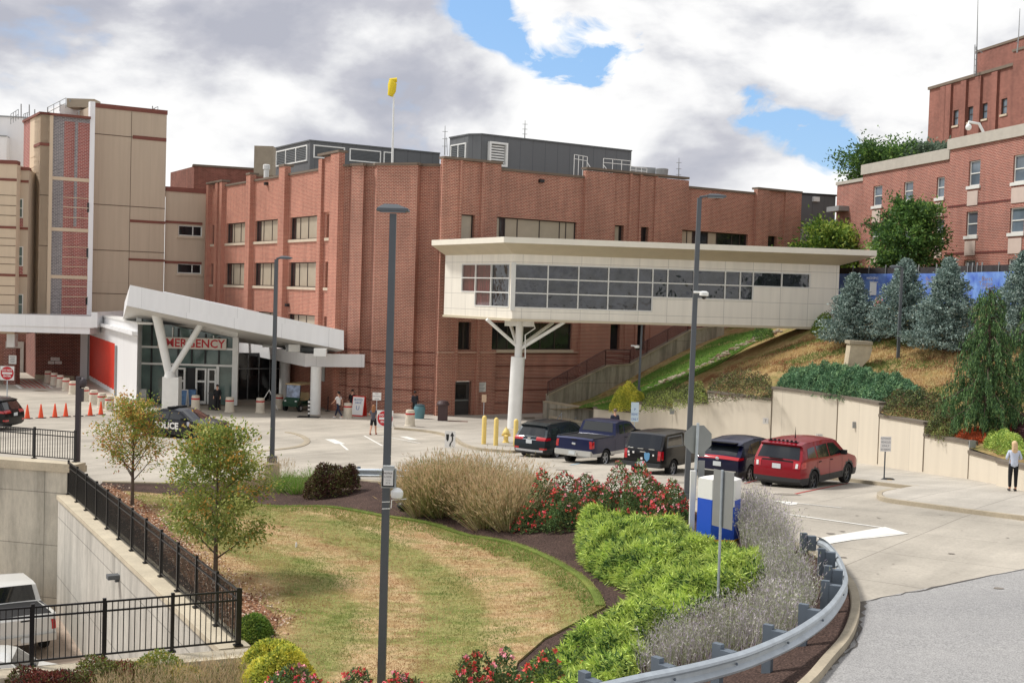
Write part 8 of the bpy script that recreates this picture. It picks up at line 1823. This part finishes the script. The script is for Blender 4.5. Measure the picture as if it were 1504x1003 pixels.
# ---- low plants ----
def mound(name, lab, cat, pts, zf, h, n, mats, wts, L0, W0, up=.6, group=None, jit=.5, tri=False, profile=1., fl=None, layer=.5, align=None, part=None, bend=0., hvar=.25):
    """leafy mound over a plan polygon: dense short shoots through a bumpy volume"""
    P = [Vector((p[0], p[1])) for p in pts]; xs = np.array([p.x for p in P]); ys = np.array([p.y for p in P]); qx, qy = np.roll(xs, -1), np.roll(ys, -1)
    X = []; tries = 0
    ex, ey = qx - xs, qy - ys
    while len(X) < n and tries < 80:
        tries += 1; c = np.stack([rng.uniform(xs.min(), xs.max(), n), rng.uniform(ys.min(), ys.max(), n)], 1)
        ins = np.zeros(n, bool)
        for i in range(len(xs)):
            cond = ((ys[i] > c[:, 1]) != (qy[i] > c[:, 1])); xi = (qx[i] - xs[i]) * (c[:, 1] - ys[i]) / (qy[i] - ys[i] if abs(qy[i] - ys[i]) > 1e-9 else 1e-9) + xs[i]; ins ^= cond & (c[:, 0] < xi)
        X += list(c[ins])
    X = np.array(X[:n]); n = len(X)
    dm = np.full(n, 1e9)
    for i in range(len(xs)):
        t = np.clip(((X[:, 0] - xs[i]) * ex[i] + (X[:, 1] - ys[i]) * ey[i]) / (ex[i] ** 2 + ey[i] ** 2 + 1e-9), 0, 1); dm = np.minimum(dm, np.hypot(X[:, 0] - xs[i] - t * ex[i], X[:, 1] - ys[i] - t * ey[i]))
    edge = np.clip(dm / (h * profile + 1e-6), 0, 1); hh = h * np.sqrt(1 - (1 - edge) ** 2)
    bump = np.zeros(n)
    for fx, fy, ph in ((1.9, .7, 0), (-.8, 2.3, 1), (3.7, 3.1, 2), (5.1, -4.3, 3), (-7, 6, 4)): bump += np.sin(X[:, 0] * fx + X[:, 1] * fy + ph)
    hh = hh * (1 + hvar * bump / 2.5)
    z0 = np.array([zf(a, b) for a, b in X]); u = 1 - rng.random(n) ** 2 * layer; zz = z0 + hh * u
    Q = np.stack([X[:, 0], X[:, 1], zz], 1); D = rnd(n, jit) + np.array([0, 0, up])
    if align is not None: D += np.array(align)
    cx, cy = X[:, 0].mean(), X[:, 1].mean(); D[:, 0] += (1 - edge) * np.sign(X[:, 0] - cx) * .5; D[:, 1] += (1 - edge) * np.sign(X[:, 1] - cy) * .5
    base = (cx, cy, float(z0.min())); sel = (np.sin(X[:, 0] * 5 + 2 * np.sin(X[:, 1] * 4)) + rng.normal(0, .6, n)) ; order = np.argsort(np.argsort(sel)) / n; cum = np.cumsum(wts); mi = np.searchsorted(cum, np.clip(order, 0, .9999)); mi = np.where(rng.random(n) < .3, rng.choice(len(mats), n, p=wts), mi)
    Lf = Leaves(); Lf.add(Q, D, rng.uniform(.6, 1.4, n) * L0, W0, mi, tri=tri, bend=bend); t = None
    if fl:
        t = thing(name, lab, cat, base, group=group); Lf.build(part or 'foliage', mats, t, base)
        fm, fn, fs = fl; idx = rng.choice(np.where(u > .8)[0], fn); Fp = Q[idx] + np.array([0, 0, fs * .6]) + rnd(fn, .02); F = Leaves(); rp = 7; FP = np.repeat(Fp, rp, 0); F.add(FP, rnd(fn * rp, 1.) + np.array([0, 0, .3]), fs, fs * .8, np.repeat(rng.integers(0, len(fm), fn), rp)); F.build('blossom', fm, t, base); return t
    o = Lf.build(name, mats, None, base)
    tag(o, lab, cat, group); return o
JU = [leafmat('juniper_lime', C(174, 190, 98), .15), leafmat('juniper_mid', C(130, 154, 76), .15), leafmat('juniper_dark', C(54, 80, 38), .1)]
zi = zisl
IP = lambda *a: [(p.x, p.y) for p in IZ(*a)]
def up_poly(pts, dz, zf): return [(p.x, p.y) for p in [hit(px, py, zf, dz) for px, py in pts]]
jp = up_poly([(858, 790), (850, 762), (880, 748), (940, 752), (1000, 762), (1030, 790), (1070, 800), (1120, 806), (1130, 830), (1090, 862), (1010, 890), (960, 930), (930, 985), (880, 1040), (760, 1040), (770, 985), (830, 945), (880, 915), (925, 885), (930, 860), (900, 838), (868, 815)], .25, zi)
mound('juniper_spread', 'wide bright lime green juniper spreading between the mulch and the grey sage', 'shrub', jp, zi, .38, 80000, JU, [.56, .28, .16], .16, .03, up=.1, jit=.6, align=(-.45, -.35, 0), layer=.6, hvar=.5)
j2 = up_poly([(855, 800), (850, 765), (880, 752), (960, 760), (1015, 780), (1010, 820), (950, 840), (890, 825)], .5, zi)
mound('juniper_bush', 'taller green juniper clump behind the lime juniper, beneath the roses', 'shrub', j2, zi, .52, 34000, JU, [.4, .36, .24], .17, .032, up=.12, jit=.65, align=(-.3, -.3, 0), layer=.7, hvar=.3)
# russian sage
SG = [leafmat('sage_grey', C(168, 162, 158), .1), leafmat('sage_violet', C(160, 148, 164), .1), leafmat('sage_green', C(136, 142, 108), .1), leafmat('sage_pale', C(196, 190, 186), .1)]
def stems(name, lab, cat, pts, zf, h, n, mats, wts, w=.012, lean=.25, plume=None, group=None, seg=3, hv=.3, tuft=None, side=6, sl=.05, patchy=False):
    P = [Vector((p[0], p[1])) for p in pts]; xs = np.array([p.x for p in P]); ys = np.array([p.y for p in P]); qx, qy = np.roll(xs, -1), np.roll(ys, -1); X = []
    for _ in range(60):
        c = np.stack([rng.uniform(xs.min(), xs.max(), n), rng.uniform(ys.min(), ys.max(), n)], 1); ins = np.zeros(n, bool)
        for i in range(len(xs)):
            cond = ((ys[i] > c[:, 1]) != (qy[i] > c[:, 1])); xi = (qx[i] - xs[i]) * (c[:, 1] - ys[i]) / (qy[i] - ys[i] if abs(qy[i] - ys[i]) > 1e-9 else 1e-9) + xs[i]; ins ^= cond & (c[:, 0] < xi)
        X += list(c[ins])
        if len(X) >= n: break
    X = np.array(X[:n]); n = len(X)
    if tuft: 
        k = max(1, int(tuft)); ctr = X[rng.integers(0, n, k)]; ci = rng.integers(0, k, n); off = rnd(n, .13)[:, :2]; X = ctr[ci] + off; out = np.concatenate([off * 3.2, np.zeros((n, 1))], 1)
        th = rng.uniform(.8, 1.15, k)[ci]
    else: out = 0; th = np.ones(n)
    z0 = np.array([zf(a, b) for a, b in X]); B = np.stack([X[:, 0], X[:, 1], z0], 1); D = unit(rnd(n, lean) * np.array([1, 1, .2]) + np.array([0, 0, 1.]) + out); H = h * th * rng.uniform(1 - hv, 1.05, n); Lf = Leaves()
    mi = rng.choice(len(mats), n, p=wts)
    if patchy:
        f = 1.6 * np.sin(-np.hypot(X[:, 0] - RC[0], X[:, 1] - RC[1]) * 6.283 / 2.9 + .5 * np.sin(X[:, 0])) + .6 * np.sin(X[:, 0] * .9 - X[:, 1] * .55 + 1.3 * np.sin(X[:, 1] * .33)) + .7 * np.sin(X[:, 0] * .42 + X[:, 1] * 1.3) + .5 * np.sin(X[:, 0] * 2.3 - X[:, 1] * 1.7 + 2 * np.sin(X[:, 0])) + rng.normal(0, .55, n)
        mi = np.searchsorted(np.cumsum(wts), np.clip(np.argsort(np.argsort(f)) / n, 0, .9999))
    Lf.add(B, D, H, w, mi, tri=True, bend=.03)
    for k in range(side):
        s = rng.uniform(.25, 1., n)[:, None]; Q = B + D * H[:, None] * s; Lf.add(Q, D + rnd(n, .5), sl * rng.uniform(.6, 1.6, n), w * 1.3, rng.choice(len(mats), n, p=wts))
    if plume: pm, pl, pw = plume; mats = list(mats) + [pm]; Q = B + D * H[:, None] * .82; Lf.add(Q, D + rnd(n, .12), pl * rng.uniform(.7, 1.2, n), pw, len(mats) - 1)
    base = (float(X[:, 0].mean()), float(X[:, 1].mean()), float(z0.min())); o = Lf.build(name, mats, None, base); tag(o, lab, cat, group); return o
sp_ = IP((1085, 800), (1095, 775), (1125, 800), (1165, 835), (1195, 880), (1190, 915), (1160, 945), (1100, 965), (1020, 985), (960, 1010), (940, 1000), (985, 955), (1045, 930), (1100, 915), (1130, 880), (1120, 840))
stems('russian_sage', 'wide silvery violet sage behind the curved guardrail', 'shrub', sp_, zi, .85, 3600, SG, [.38, .16, .4, .06], .011, .24, side=7, sl=.055)
sp2 = IP((1082, 772), (1092, 760), (1118, 775), (1150, 800), (1165, 825), (1130, 822), (1095, 800))
stems('russian_sage', 'taller violet sage clump right of the blue kiosk', 'shrub', sp2, zi, 1.15, 1700, SG, [.34, .3, .3, .06], .011, .22, side=7, sl=.055)
# ornamental grasses
OG = [leafmat('grass_tan', C(144, 132, 94), .2), leafmat('grass_straw', C(164, 152, 118), .2), leafmat('grass_green', C(100, 114, 60), .2), leafmat('grass_rust', C(134, 108, 80), .2)]
PLM = leafmat('plume', C(178, 156, 124), .2)
def gclump(lab, px, py, h, rad, n, wts, y=None):
    g = hit(px, py, zi); c = [(g.x + rad * math.cos(a), g.y + rad * .8 * math.sin(a)) for a in np.linspace(0, 6.28, 12, endpoint=False)]
    return stems('ornamental_grass', lab, 'grass clump', c, zi, h * .87, int(n * .8), OG, wts, .014, .13, (PLM, .2, .024), 'tall ornamental grass clumps', hv=.5, tuft=3, side=2, sl=.12)
for px, py, h, r_, n, w_, lab in ((615, 745, 1.75, .55, 1700, [.25, .25, .35, .15], 'leftmost tall tan grass clump beside the tallest lamp post'), (640, 750, 1.9, .55, 1700, [.28, .25, .35, .12], 'tall tan grass clump second from the left'), (668, 753, 1.9, .5, 1700, [.18, .2, .55, .07], 'tall grass clump with a green base in the middle'), (693, 757, 1.85, .5, 1600, [.25, .2, .15, .4], 'tall rusty brown grass clump right of the green one'), (722, 768, 1.9, .6, 1900, [.3, .3, .3, .1], 'straw coloured tall grass clump left of the roses'), (752, 770, 1.8, .6, 1900, [.3, .4, .2, .1], 'rightmost tall grass clump touching the red roses'), (705, 735, 1.9, .6, 1500, [.3, .25, .35, .1], 'back tall grass clump just below the keep right arrows'), (650, 732, 1.9, .6, 1500, [.3, .25, .35, .1], 'back tall grass clump behind the two left ones'), (762, 745, 1.6, .5, 1300, [.3, .4, .2, .1], 'back tall grass clump before the first dark suv')): gclump(lab, px, py, h, r_, n, w_)
for px, py, h, r_, n, w_, lab in ((416, 722, .8, .35, 700, [.1, .1, .75, .05], 'low green grass tuft left of the dark red shrub'), (448, 722, .85, .35, 700, [.15, .15, .65, .05], 'low green grass tuft touching the dark red shrub')):
    g = hit(px, py, zi); c = [(g.x + r_ * math.cos(a), g.y + r_ * math.sin(a)) for a in np.linspace(0, 6.28, 10, endpoint=False)]; stems('grass_tuft', lab, 'grass clump', c, zi, h, n, [leafmat('tuft_green', C(122, 150, 66), .2), OG[1], leafmat('tuft_mid', C(104, 136, 58), .2), OG[0]], w_, .016, .3, side=1, sl=.1, tuft=2)
g = IP((430, 712), (380, 710), (345, 712), (350, 722), (430, 722)); stems('thin_grass', 'sparse dry feather grass around the lamp footing at the back of the bed', 'grass clump', g, zi, 1.2, 420, OG, [.3, .6, .05, .05], .008, .1, (PLM, .14, .016), side=1)
# foreground bottom left grass and shrubs
bl = [(p.x, p.y) for p in (at_z(150, 1015, -7.9), at_z(370, 992, -7.9), at_z(372, 1050, -7.9), at_z(120, 1070, -7.9))]
stems('ornamental_grass', 'dry feathery grass along the foot of the nearest low wall', 'grass clump', bl, lambda x, y: -7.95, .62, 2600, OG, [.4, .3, .22, .08], .008, .3, (PLM, .12, .012), side=2, sl=.1)
def blob(name, lab, px, py, rx, ry, h, n, mats, wts, L0, W0, zf=zi, cat='shrub', fl=None, up=.4, group=None, zoff=0., layer=.8, jit=.7, hvar=.25):
    g = hit(px, py, zf); c = [(g.x + rx * math.cos(a) * (1 + .08 * math.sin(3 * a)), g.y + ry * math.sin(a)) for a in np.linspace(0, 6.28, 20, endpoint=False)]
    return mound(name, lab, cat, c, (lambda x, y: zf(x, y) + zoff), h, n, mats, wts, L0, W0, up=up, jit=jit, profile=min(rx, ry) / h * .95, fl=fl, layer=layer, group=group, hvar=hvar)
YL = [leafmat('gold_leaf', C(206, 196, 84), .2), leafmat('gold_green', C(166, 172, 74), .2), leafmat('gold_dark', C(110, 122, 52), .2)]
blob('golden_shrub', 'rounded yellow green shrub at the end of the near wall', 398, 985, .62, .5, .62, 9000, YL, [.5, .35, .15], .07, .035)
blob('golden_shrub', 'lower golden shrub behind the red roses at the bottom left', 408, 1010, .7, .45, .55, 8000, YL, [.5, .35, .15], .07, .035)
blob('green_shrub', 'small green shrub at the corner post of the near fence', 371, 942, .42, .6, .55, 6000, GR, [.5, .3, .2], .06, .03)
RD = [leafmat('barberry_red', C(112, 56, 46), .1), leafmat('barberry_dark', C(70, 42, 36), .1), leafmat('barberry_green', C(92, 96, 52), .1)]
blob('barberry_shrub', 'dark red barberry shrub before the short guardrail', 486, 727, .95, .7, 1.05, 9000, [RD[1], RD[2], leafmat('barberry_mid', C(84, 66, 44), .1)], [.4, .3, .3], .09, .045)
for px, lab, mm in ((70, 'reddish shrub at the foot of the low wall, bottom left', RD), (165, 'olive and rust shrub right of the reddish one by the low wall', [RD[2], FALL[2], RD[0]]), (245, 'pale olive shrub by the low wall near its corner', [FALL[2], GR[0], FALL[3]])):
    c = at_z(px, 1018 - (px - 70) * .1, -7.95); cc = [(c.x + .8 * math.cos(a), c.y - .15 + .45 * math.sin(a)) for a in np.linspace(0, 6.28, 14, endpoint=False)]; mound('low_shrub', lab, 'shrub', cc, lambda x, y: -7.98, .62, 5000, mm, [.4, .3, .3], .06, .03, up=.4, jit=.7, profile=.7, layer=.8)
# roses
RL_ = [leafmat('rose_leaf', C(94, 118, 70), .15), leafmat('rose_leaf_dark', C(66, 88, 54), .15), leafmat('rose_leaf_olive', C(104, 106, 64), .15)]; RF = [mat('rose_red', C(228, 84, 96), .6), mat('rose_pink', C(242, 160, 170), .6), mat('rose_coral', C(228, 98, 86), .6)]
def rose(lab, px, py, rx, h, n, nf, fm=RF, zoff=0.): return blob('rose_bush', lab, px, py, rx * 1.15, rx * .9, h * .72, int(n * .75), RL_, [.4, .35, .25], .075, .042, fl=(fm, int(nf * 2.3), .064), up=.5, hvar=.6, group='rose bushes', zoff=zoff)
rose('leftmost red rose bush touching the tall grass', 800, 770, .85, 1.25, 6500, 95, [RF[0], RF[2]])
rose('low dark rose bush with few blooms in front of the leftmost one', 832, 775, .6, .8, 4500, 22)
rose('pink and red rose bush, second from the left', 850, 752, .85, 1.45, 6000, 70)
rose('red rose bush in the middle of the row behind the juniper', 895, 755, .85, 1.4, 6000, 75)
rose('rose bush with pink blooms left of the lamp footing', 938, 760, .8, 1.35, 6000, 65)
rose('rightmost rose bush beside the lamp footing', 975, 766, .7, 1.15, 5000, 60)
rose('near rose bush with loose red blooms at the bottom right of the lamp post', 705, 1045, .5, 1.15, 3200, 34, zoff=0.)
rose('near rose bush at the bottom, just right of the lamp post', 590, 1045, .5, .95, 3000, 36)
rose('near rose bush at the bottom, left of the lamp post', 500, 1050, .5, .7, 2600, 26)
rose('low red rose bush in front of the golden shrubs', 425, 1032, .55, .7, 3000, 30)
rose('small rose bush with coral blooms among the juniper at the bottom', 790, 1045, .4, .8, 2000, 12, [RF[2]])
# hillside planting
HJ = [leafmat('hj_green', C(92, 126, 92), .1), leafmat('hj_dark', C(58, 88, 66), .1), leafmat('hj_light', C(124, 154, 110), .1)]
hp = [(p.x, p.y) for p in (HP(1152, 562), HP(1160, 556), HP(1195, 550), HP(1230, 548), HP(1290, 558), HP(1345, 573), HP(1358, 582), HP(1300, 586), HP(1240, 574), HP(1190, 566))]
hp = [(p[0], p[1]) for p in [hit(px, py, zhill, .3) for px, py in ((1140, 567), (1160, 550), (1200, 545), (1260, 548), (1320, 562), (1358, 576), (1352, 588), (1300, 588), (1235, 580), (1180, 572))]]
mound('juniper_spread', 'blue green juniper draped behind the highest part of the cream wall', 'shrub', hp, zhill, .85, 30000, HJ, [.45, .3, .25], .16, .045, up=.25, jit=.65, align=(.2, -.3, 0), layer=.7)
DGM = [leafmat('cot_dark', C(62, 72, 44), .1), leafmat('cot_mid', C(92, 98, 58), .1), leafmat('cot_red', C(108, 74, 62), .1), leafmat('cot_light', C(134, 142, 84), .1)]
def hb(lab, pts, h, n, mats, w, L0=.09, name='hedge', fl=None, dz=.2): 
    pp = [(p.x, p.y) for p in [hit(px, py, zhill, dz) for px, py in pts]]; return mound(name, lab, 'shrub', pp, zhill, h, n, mats, w, L0, L0 * .5, up=.4, jit=.7, layer=.9, fl=fl)
hb('dark trailing shrub hanging over the stepped cream wall', ((1295, 592), (1310, 578), (1340, 582), (1390, 592), (1410, 612), (1395, 632), (1355, 614), (1300, 606)), .75, 9000, DGM, [.4, .3, .15, .15])
hb('small leafy shrub at the lower wall step', ((1358, 632), (1365, 615), (1395, 618), (1405, 635), (1380, 642)), .6, 3000, DGM, [.3, .3, .1, .3])
hb('dark hedge above the middle step of the cream wall', ((1036, 588), (1040, 572), (1070, 562), (1110, 558), (1134, 566), (1131, 585), (1090, 583)), .9, 8000, DGM, [.4, .3, .2, .1])
hb('long low green hedge above the left cream wall', ((940, 602), (945, 588), (985, 580), (1035, 570), (1040, 590), (990, 598)), .75, 8000, [DGM[1], DGM[0], DGM[3], GR[2]], [.3, .2, .3, .2])
hb('darker low hedge behind the slim lamp post', ((968, 578), (1010, 572), (1038, 578), (1036, 590), (990, 592)), .8, 4000, DGM, [.4, .4, .1, .1])
q = hit(921, 600, zhill); mound('golden_shrub', 'round bright golden shrub on the grass slope above the accessible parking sign', 'shrub', [(q.x + 1.05 * math.cos(a), q.y + .9 * math.sin(a)) for a in np.linspace(0, 6.28, 18, endpoint=False)], zhill, 1.25, 9000, YL, [.45, .4, .15], .09, .04, up=.4, jit=.7, profile=.7, layer=.9)
hb('bright green low shrub in the bed behind the blonde woman', ((1445, 650), (1450, 640), (1480, 640), (1504, 648), (1504, 668), (1470, 662)), .55, 5000, [JU[0], JU[1], GR[0]], [.4, .4, .2])
hb('dark purple shrub at the right edge above the woman', ((1488, 640), (1492, 622), (1520, 618), (1530, 645), (1505, 652)), .9, 5000, [leafmat('purple_leaf', C(72, 44, 50), .1), RD[1]], [.6, .4])
hb('orange red ground cover under the drooping conifer', ((1402, 636), (1412, 628), (1440, 625), (1462, 632), (1450, 645), (1420, 645)), .22, 5000, [leafmat('orange_gc', C(192, 96, 56), .1), leafmat('rust_gc', C(160, 84, 56), .1)], [.6, .4], .07)
hb('pink flowered bush between the first two blue spruces', ((1275, 470), (1280, 455), (1298, 452), (1308, 470), (1292, 482)), 1.3, 4000, DGM, [.4, .4, .1, .1], fl=([RF[1], mat('pale_bloom', C(226, 196, 206), .6)], 60, .08))
hb('pale flowered bush at the left end of the blue fence', ((1196, 466), (1200, 452), (1222, 448), (1230, 462), (1215, 474)), 1.2, 4000, [DGM[1], DGM[3]], [.5, .5], fl=([mat('pale_bloom', C(226, 196, 206), .6)], 40, .07))
hb('loose green weeds below the pale flowered bush', ((1190, 485), (1200, 472), (1222, 466), (1225, 482), (1205, 494)), .6, 3500, GR, [.4, .3, .3])
hb('dark evergreen shrub under the end of the footbridge', ((1105, 493), (1108, 486), (1130, 484), (1138, 492), (1120, 498)), .8, 2500, DG, [.5, .3, .2])
# dry tufts scattered on the hillside and short grass on the near lawn
def scatter(name, lab, poly, zf, n, h, mats, wts, w=.012, lean=.5):
    o = stems(name, lab, 'grass', poly, zf, h, n, mats, wts, w, lean, side=0, hv=.6, patchy=True); o['kind'] = 'stuff'; return o
scatter('dry_grass', 'dry tufts of grass scattered over the hillside', [(p.x, p.y) for p in (HP(1060, 545), HP(1190, 495), HP(1300, 480), HP(1440, 480), HP(1500, 520), HP(1500, 640), HP(1400, 600), HP(1300, 570), HP(1180, 550))], zhill, 26000, .2, [leafmat('hill_straw', C(176, 152, 108), .2), leafmat('hill_rust', C(132, 94, 66), .2), leafmat('hill_green', C(96, 112, 56), .2)], [.4, .3, .3], .035)
scatter('slope_blades', 'longer green grass on the slope beside the stair', [(p.x, p.y) for p in gs], zhill, 22000, .24, [leafmat('slope_green', C(92, 126, 52), .2), leafmat('slope_green_dark', C(70, 100, 42), .2), leafmat('hill_straw', C(190, 164, 112), .2)], [.55, .37, .08], .035)
scatter('lawn_blades', 'short dry grass blades of the near lawn', [(p.x, p.y) for p in lb] + [(p.x, p.y) for p in lawn_rest[:7]] + [(p.x, p.y) for p in lawn_rest[-3:]], lambda x, y: zisl(x, y) + .05, 90000, .07, [leafmat('lawn_tan', C(150, 120, 86), .2), leafmat('lawn_straw', C(176, 152, 114), .2), leafmat('lawn_olive', C(136, 134, 80), .2), leafmat('lawn_green', C(96, 112, 52), .2)], [.32, .32, .2, .16], .014, .6)
scatter('lawn_edge_blades', 'greener grass along the back edge of the lawn', [(p.x, p.y) for p in lb[6:]] + [(p.x - .35 - .3 * random.random(), p.y - .6 - .6 * random.random()) for p in lb[6:][::-1]], lambda x, y: zisl(x, y) + .05, 14000, .09, [leafmat('edge_green', C(96, 120, 52), .2), leafmat('lawn_olive', C(146, 140, 86), .2)], [.6, .4], .016, .6)
# fallen leaves and chips near the long fence
lt = Leaves(); pp = [(p.x, p.y) for p in lit]; n = 5500; k = rng.integers(0, len(pp) - 1, n); A_ = np.array(pp); ctr = A_.mean(0)
u = rng.random((n, 1)); P2 = A_[rng.integers(0, len(pp), n)] * (1 - u) + A_[rng.integers(0, len(pp), n)] * u + rng.normal(0, .25, (n, 2)); ok = np.array([((x - iA.x) * nAB.x + (y - iA.y) * nAB.y) > .75 for x, y in P2]); P2 = P2[ok]; n = len(P2)
P3 = np.stack([P2[:, 0], P2[:, 1], [zisl(x, y) + .1 for x, y in P2]], 1); lt.add(P3, rnd(n, 1.) * np.array([1, 1, .25]), .07, .05, rng.choice(3, n))
o = lt.build('fallen_leaves', [mat('fallen_tan', C(196, 160, 132), .9), mat('fallen_brown', C(136, 92, 70), .9), mat('fallen_pale', C(210, 190, 170), .9)], None, (float(P3[:, 0].mean()), float(P3[:, 1].mean()), -7.8)); o['kind'] = 'stuff'; o['label'] = 'fallen leaves beside the long fence'
tag(MB().lathe(hit(435, 806, zi) + Vector((0, 0, .03)), [(.03, 0), (.03, .12), (.005, .18)], 6).build('marker_flag', M_signw), 'tiny white marker in the dry lawn', 'marker')
for px, py, lab in ((853, 1006, 'small red marker flag at the bottom edge beside the juniper'), (1476, 637, 'left small red marker in the bed above the woman'), (1484, 636, 'right small red marker in the bed above the woman')):
    z_ = zi if px < 1000 else zhill; tag(MB().lathe(hit(px, py, z_), [(.05, 0), (.045, .25), (.02, .42)], 8).build('marker_flag', M_signr), lab, 'marker')
